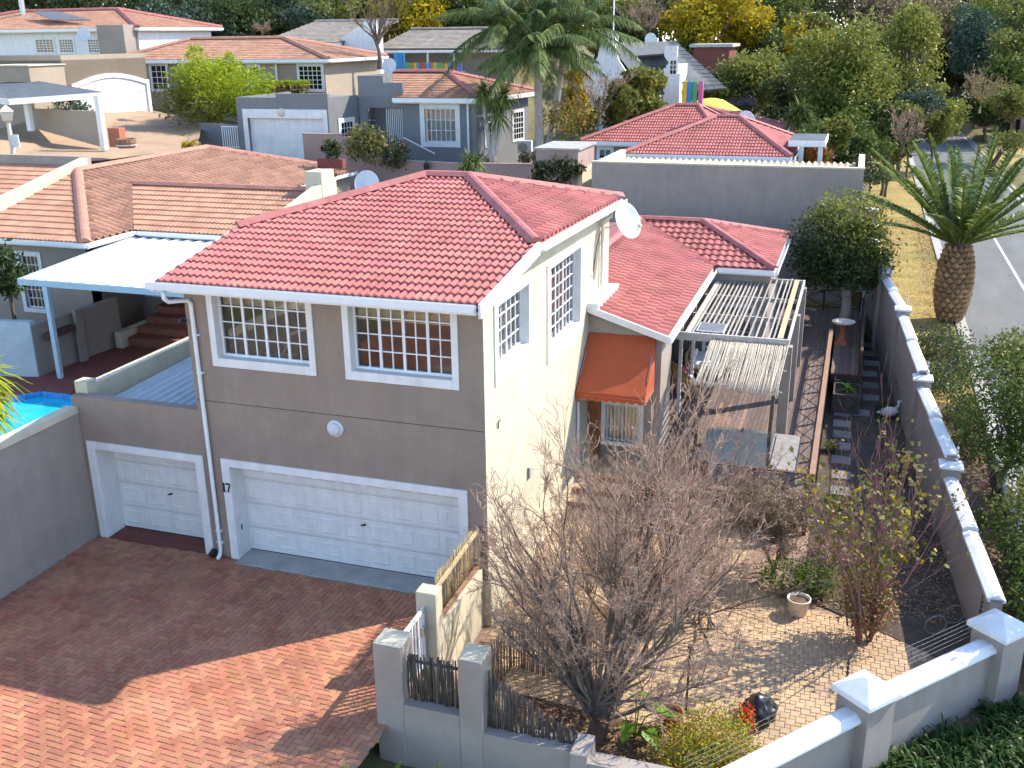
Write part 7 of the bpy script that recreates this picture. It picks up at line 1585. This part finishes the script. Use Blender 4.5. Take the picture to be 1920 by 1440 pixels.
BG = [
 ('tall dark cedar behind the top-left house', 60, -30, 150, 90, 118, 6500, .55, 'leaf_dark', None),
 ('dark conifer behind the solar-panelled roof', 230, 20, 120, 85, 112, 6500, .5, 'leaf_dark', None),
 ('blue-green cedar with drooping boughs above the beige house', 385, 35, 85, 55, 98, 6500, .42, 'leaf_blue', ('leaf_dark', .45)),
 ('dark cedar between the beige house and the white gable', 500, 15, 110, 80, 108, 6500, .5, 'leaf_dark', ('leaf_blue', .2)),
 ('pale cedar boughs over the brown-tiled roof', 590, 20, 60, 35, 100, 3500, .4, 'leaf_blue', ('leaf_olive', .3)),
 ('yellow autumn tree behind the white gable', 765, 25, 52, 48, 105, 4000, .42, 'leaf_yellow', None),
 ('dense dark green tree beside the yellow autumn tree', 865, 25, 62, 50, 108, 4500, .42, 'leaf_dark', ('leaf_green', .3)),
 ('olive-green tree behind the queen palms', 930, 10, 70, 45, 112, 4000, .45, 'leaf_olive', None),
 ('mid-green tree behind the queen palms to the right', 1110, 15, 70, 55, 110, 4500, .45, 'leaf_olive', ('leaf_yellow', .2)),
 ('large bright yellow tree right of the bare tree', 1325, 30, 62, 52, 100, 5500, .4, 'leaf_yellow', None),
 ('second bright yellow tree over the brick building', 1395, 45, 45, 42, 102, 4200, .4, 'leaf_yellow', None),
 ('dark blue-green tree between the yellow trees', 1445, 30, 52, 70, 112, 4500, .45, 'leaf_green', ('leaf_olive', .3)),
 ('yellow-tipped tree behind the big green trees', 1520, 70, 45, 48, 92, 4500, .38, 'leaf_yellow', ('leaf_olive', .3)),
 ('rounded olive-green tree behind the parked car', 1410, 140, 68, 52, 86, 6500, .34, 'leaf_olive', ('leaf_sunlit', .4)),
 ('large dense green tree beside the red-roofed back house', 1590, 180, 72, 105, 64, 13000, .28, 'leaf_green', ('leaf_sunlit', .42)),
 ('tall olive-green tree close behind the largest green tree', 1690, 120, 62, 85, 74, 9000, .3, 'leaf_olive', ('leaf_sunlit', .4)),
 ('small olive tree hanging over the road', 1750, 215, 45, 42, 78, 4200, .28, 'leaf_olive', ('leaf_sunlit', .4)),
 ('broad russet-brown tree over the road', 1660, 30, 120, 62, 130, 8000, .5, 'leaf_russet', ('leaf_ochre', .4)),
 ('ochre half-bare tree at the bend of the road', 1755, 60, 70, 48, 125, 5000, .48, 'leaf_ochre', None),
 ('dark green tree at the far right of the road', 1880, 60, 70, 75, 120, 5500, .48, 'leaf_green', ('leaf_sunlit', .3)),
 ('grey-green gum tree with upright crown by the road', 1830, 90, 32, 70, 105, 3500, .38, 'leaf_blue', None),
 ('dense evergreen over the far pier fence', 1905, 140, 60, 55, 98, 5500, .38, 'leaf_green', ('leaf_olive', .4)),
 ('dark tree shading the end of the road', 1790, 130, 50, 45, 125, 3500, .42, 'leaf_dark', None),
 ('clipped green hedge tree by the pink piers', 1900, 190, 38, 24, 84, 2500, .28, 'leaf_olive', None),
 ('tall dark tree behind the queen palms and the long building', 990, -10, 120, 70, 122, 6500, .55, 'leaf_dark', ('leaf_olive', .3)),
 ('dark green tree behind the curved-gable house', 1170, -5, 110, 55, 125, 6500, .55, 'leaf_green', ('leaf_dark', .5)),
 ('large dark tree behind the bright yellow trees', 1290, -15, 120, 60, 128, 6500, .55, 'leaf_dark', ('leaf_green', .3)),
 ('dark pine behind the yellow-tipped tree', 1500, 0, 95, 60, 128, 6000, .55, 'leaf_dark', ('leaf_blue', .2)),
 ('dark evergreen between the top-left house and the cedars', 330, 70, 70, 40, 105, 3500, .42, 'leaf_dark', None),
 ('dark evergreen above the white gabled house', 640, 15, 80, 55, 120, 5000, .5, 'leaf_dark', ('leaf_olive', .2)),
 ('dark green tree behind the yellow autumn tree', 720, -10, 90, 50, 125, 5000, .55, 'leaf_green', ('leaf_dark', .5)),
 ('dense dark bush between the parked car and the large green tree', 1490, 185, 55, 45, 80, 4500, .32, 'leaf_dark', ('leaf_olive', .2)),
 ('dark bush at the foot of the tall olive tree', 1660, 235, 45, 35, 66, 3500, .28, 'leaf_dark', ('leaf_olive', .25)),
 ('dark bushy tree closing the end of the road', 1740, 150, 60, 45, 135, 4500, .45, 'leaf_dark', None),
 ('dark tree at the right edge beyond the piers', 1940, 110, 60, 80, 110, 5000, .45, 'leaf_dark', ('leaf_olive', .2)),
 ('dark green bush at the foot of the largest green tree', 1600, 275, 50, 32, 60, 4000, .26, 'leaf_dark', ('leaf_green', .3)),
 ('low olive bush beside the verge behind the bare twiggy shrub', 1665, 265, 40, 30, 64, 3000, .26, 'leaf_olive', ('leaf_dark', .4)),
 ('dark bush on the far verge below the thorn tree', 1850, 205, 50, 20, 100, 2500, .36, 'leaf_dark', None),
 ('hedge-like dark tree left of the road end', 1700, 180, 40, 40, 100, 3000, .36, 'leaf_dark', ('leaf_olive', .3)),
 ('tall dark tree at the top right above the road', 1860, -10, 90, 50, 135, 5000, .55, 'leaf_green', ('leaf_dark', .5)),
 ('olive tree behind the russet tree at the top right', 1760, -15, 90, 45, 140, 5000, .55, 'leaf_olive', ('leaf_russet', .4)),
 ('dark tree in the top right corner', 1940, 20, 60, 60, 130, 4000, .55, 'leaf_dark', None),
 ('dark tree behind the ochre half-bare tree', 1690, 60, 60, 50, 138, 4000, .5, 'leaf_dark', ('leaf_russet', .4)),
 ('dark leafy tree directly behind the curved-gable house', 1180, 62, 62, 42, 100, 4500, .42, 'leaf_dark', ('leaf_olive', .3)),
 ('olive tree between the curved-gable house and the yellow trees', 1285, 105, 40, 38, 98, 3000, .38, 'leaf_olive', ('leaf_dark', .4)),
 ('dark green tree behind the parked car and the yellow-tipped tree', 1460, 95, 50, 45, 100, 3500, .4, 'leaf_dark', ('leaf_green', .4)),
 ('olive bush beside the brick building', 1350, 175, 45, 30, 84, 2600, .3, 'leaf_olive', ('leaf_dark', .4)),
 ('leafy dark green tree in front of the curved-gable house', 1200, 175, 42, 34, 62, 6500, .3, 'leaf_green', ('leaf_sunlit', .35)),
 ('smaller green tree left of the curved-gable house', 1160, 195, 28, 35, 58, 3000, .25, 'leaf_olive', None),
 ('broad-leaved green shrub tree beyond the patio roof', 1545, 262, 34, 42, 56, 4000, .28, 'leaf_green', ('leaf_olive', .3)),
 ('silver-leaved tree beside the road', 1710, 200, 38, 30, 70, 2600, .26, 'leaf_blue', None),
]
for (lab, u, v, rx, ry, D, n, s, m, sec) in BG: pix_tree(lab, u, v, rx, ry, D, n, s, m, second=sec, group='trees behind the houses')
# wall of distant trees that reads as one mass
P = []; 
for k in range(95):
    x = RNG.uniform(-190, 130); y = RNG.uniform(150, 215)-.12*abs(x); h = RNG.uniform(18, 26); z0 = G(x, y); P.append((x, y, z0+h*.6, h*.55, h*.55, h*.55))
P = blob_pts(P, 52000, clump=.25, per=10); kk = RNG.random(len(P)) < .25
wd = npo('distant_wood', leaves(P[~kk], 1.0), 'leaf_dark', None, label='far-off belt of dark evergreen wood along the skyline', cat='wood', kind='stuff'); wd2 = npo('distant_wood', leaves(P[kk], .95), 'leaf_olive', None, label='far-off belt of olive-green wood along the skyline', cat='wood', kind='stuff')
# leafless trees in the distance
def far_bare(label, u, v, h_px, D, m, nst=9, e0=40, mult=1., group='bare trees behind the houses'):
    b = V3(PD(u, v, D)); H = h_px*D/FPX; st = [((b.x, b.y, b.z), (.03, 0, 1), H*.4, .035*H)]
    for k in range(nst): a = 6.283*k/nst+RNG.uniform(-.3, .3); e = rad(RNG.uniform(e0, 80)); st.append(((b.x, b.y, b.z+H*.3), (math.cos(a)*math.cos(e)*mult, math.sin(a)*math.cos(e)*mult, math.sin(e)), H*RNG.uniform(.4, .55), .014*H))
    bare(label, (b.x, b.y, b.z), st, 3, .1, m, kids=(4, 5), short=.5, spread=.6, gnarl=.12, tip=.012, group=group)
far_bare('dark leafless tree in front of the white gabled house', 712, 130, 150, 76, 'bark', 9, 38)
far_bare('pale leafless tree behind the curved-gable house', 1215, 100, 125, 96, 'twig_grey', 12, 30)
far_bare('bare twiggy shrub tree beside the road behind the date palm', 1690, 290, 75, 56, 'twig_grey', 10, 25)
far_bare('grey leafless sapling beside the queen palm', 1123, 235, 95, 55, 'twig_grey', 6, 30)
far_bare('flat-topped thorn tree with ochre twigs across the road', 1836, 212, 75, 92, 'twig_gold', 14, 12, 1.7)
far_bare('heap of bare branches on the brown-tiled roof', 495, 72, 30, 82, 'twig', 10, 10, 1.5)
q = V3(PD(1870, 240, 76)); st_ = thing('tree_stump', 'pollarded dark tree stump on the far verge', 'tree', (q.x, q.y, 0)); MB().tube([(q.x, q.y, -.1), (q.x, q.y, 1.0)], [.35, .28], 8).obj('trunk', 'dark_rail', st_); MB().tube([(q.x, q.y, .8), (q.x+.5, q.y, 1.9)], .18, 7).obj('limb', 'dark_rail', st_); MB().tube([(q.x, q.y, .8), (q.x-.4, q.y, 2.0)], .16, 7).obj('limb', 'dark_rail', st_)
for u, v, D, r, m, lab in ((1895, 265, 62, .9, 'leaf_olive', 'round olive shrub on the far verge'), (1640, 315, 50, 1.1, 'leaf_dark', 'dark shrub at the corner of the verge wall'), (1535, 292, 50, .6, 'flower_red', 'red-flowering aloes beside the patio'), (1070, 225, 57, 1.6, 'leaf_gold', 'reddish-gold shrub under the queen palms'), (1500, 270, 55, 1.0, 'leaf_green', 'green shrub under the spiky yucca'), (1100, 225, 59, 1.2, 'leaf_olive', 'olive shrub between the queen palms and the sapling'), (1325, 160, 86, 1.8, 'leaf_ochre', 'pale shrub in front of the brick building'), (1880, 130, 100, 1.2, 'leaf_gold', 'orange-leaved shrub across the road')):
    q = V3(PD(u, v, D)); shrub(lab, [(q.x, q.y, q.z, r, r, r*.75)], int(900*r), .2, m, second=('leaf_olive', .6 if m == 'flower_red' else .4) if m in ('flower_red', 'leaf_gold') else None)
settle()
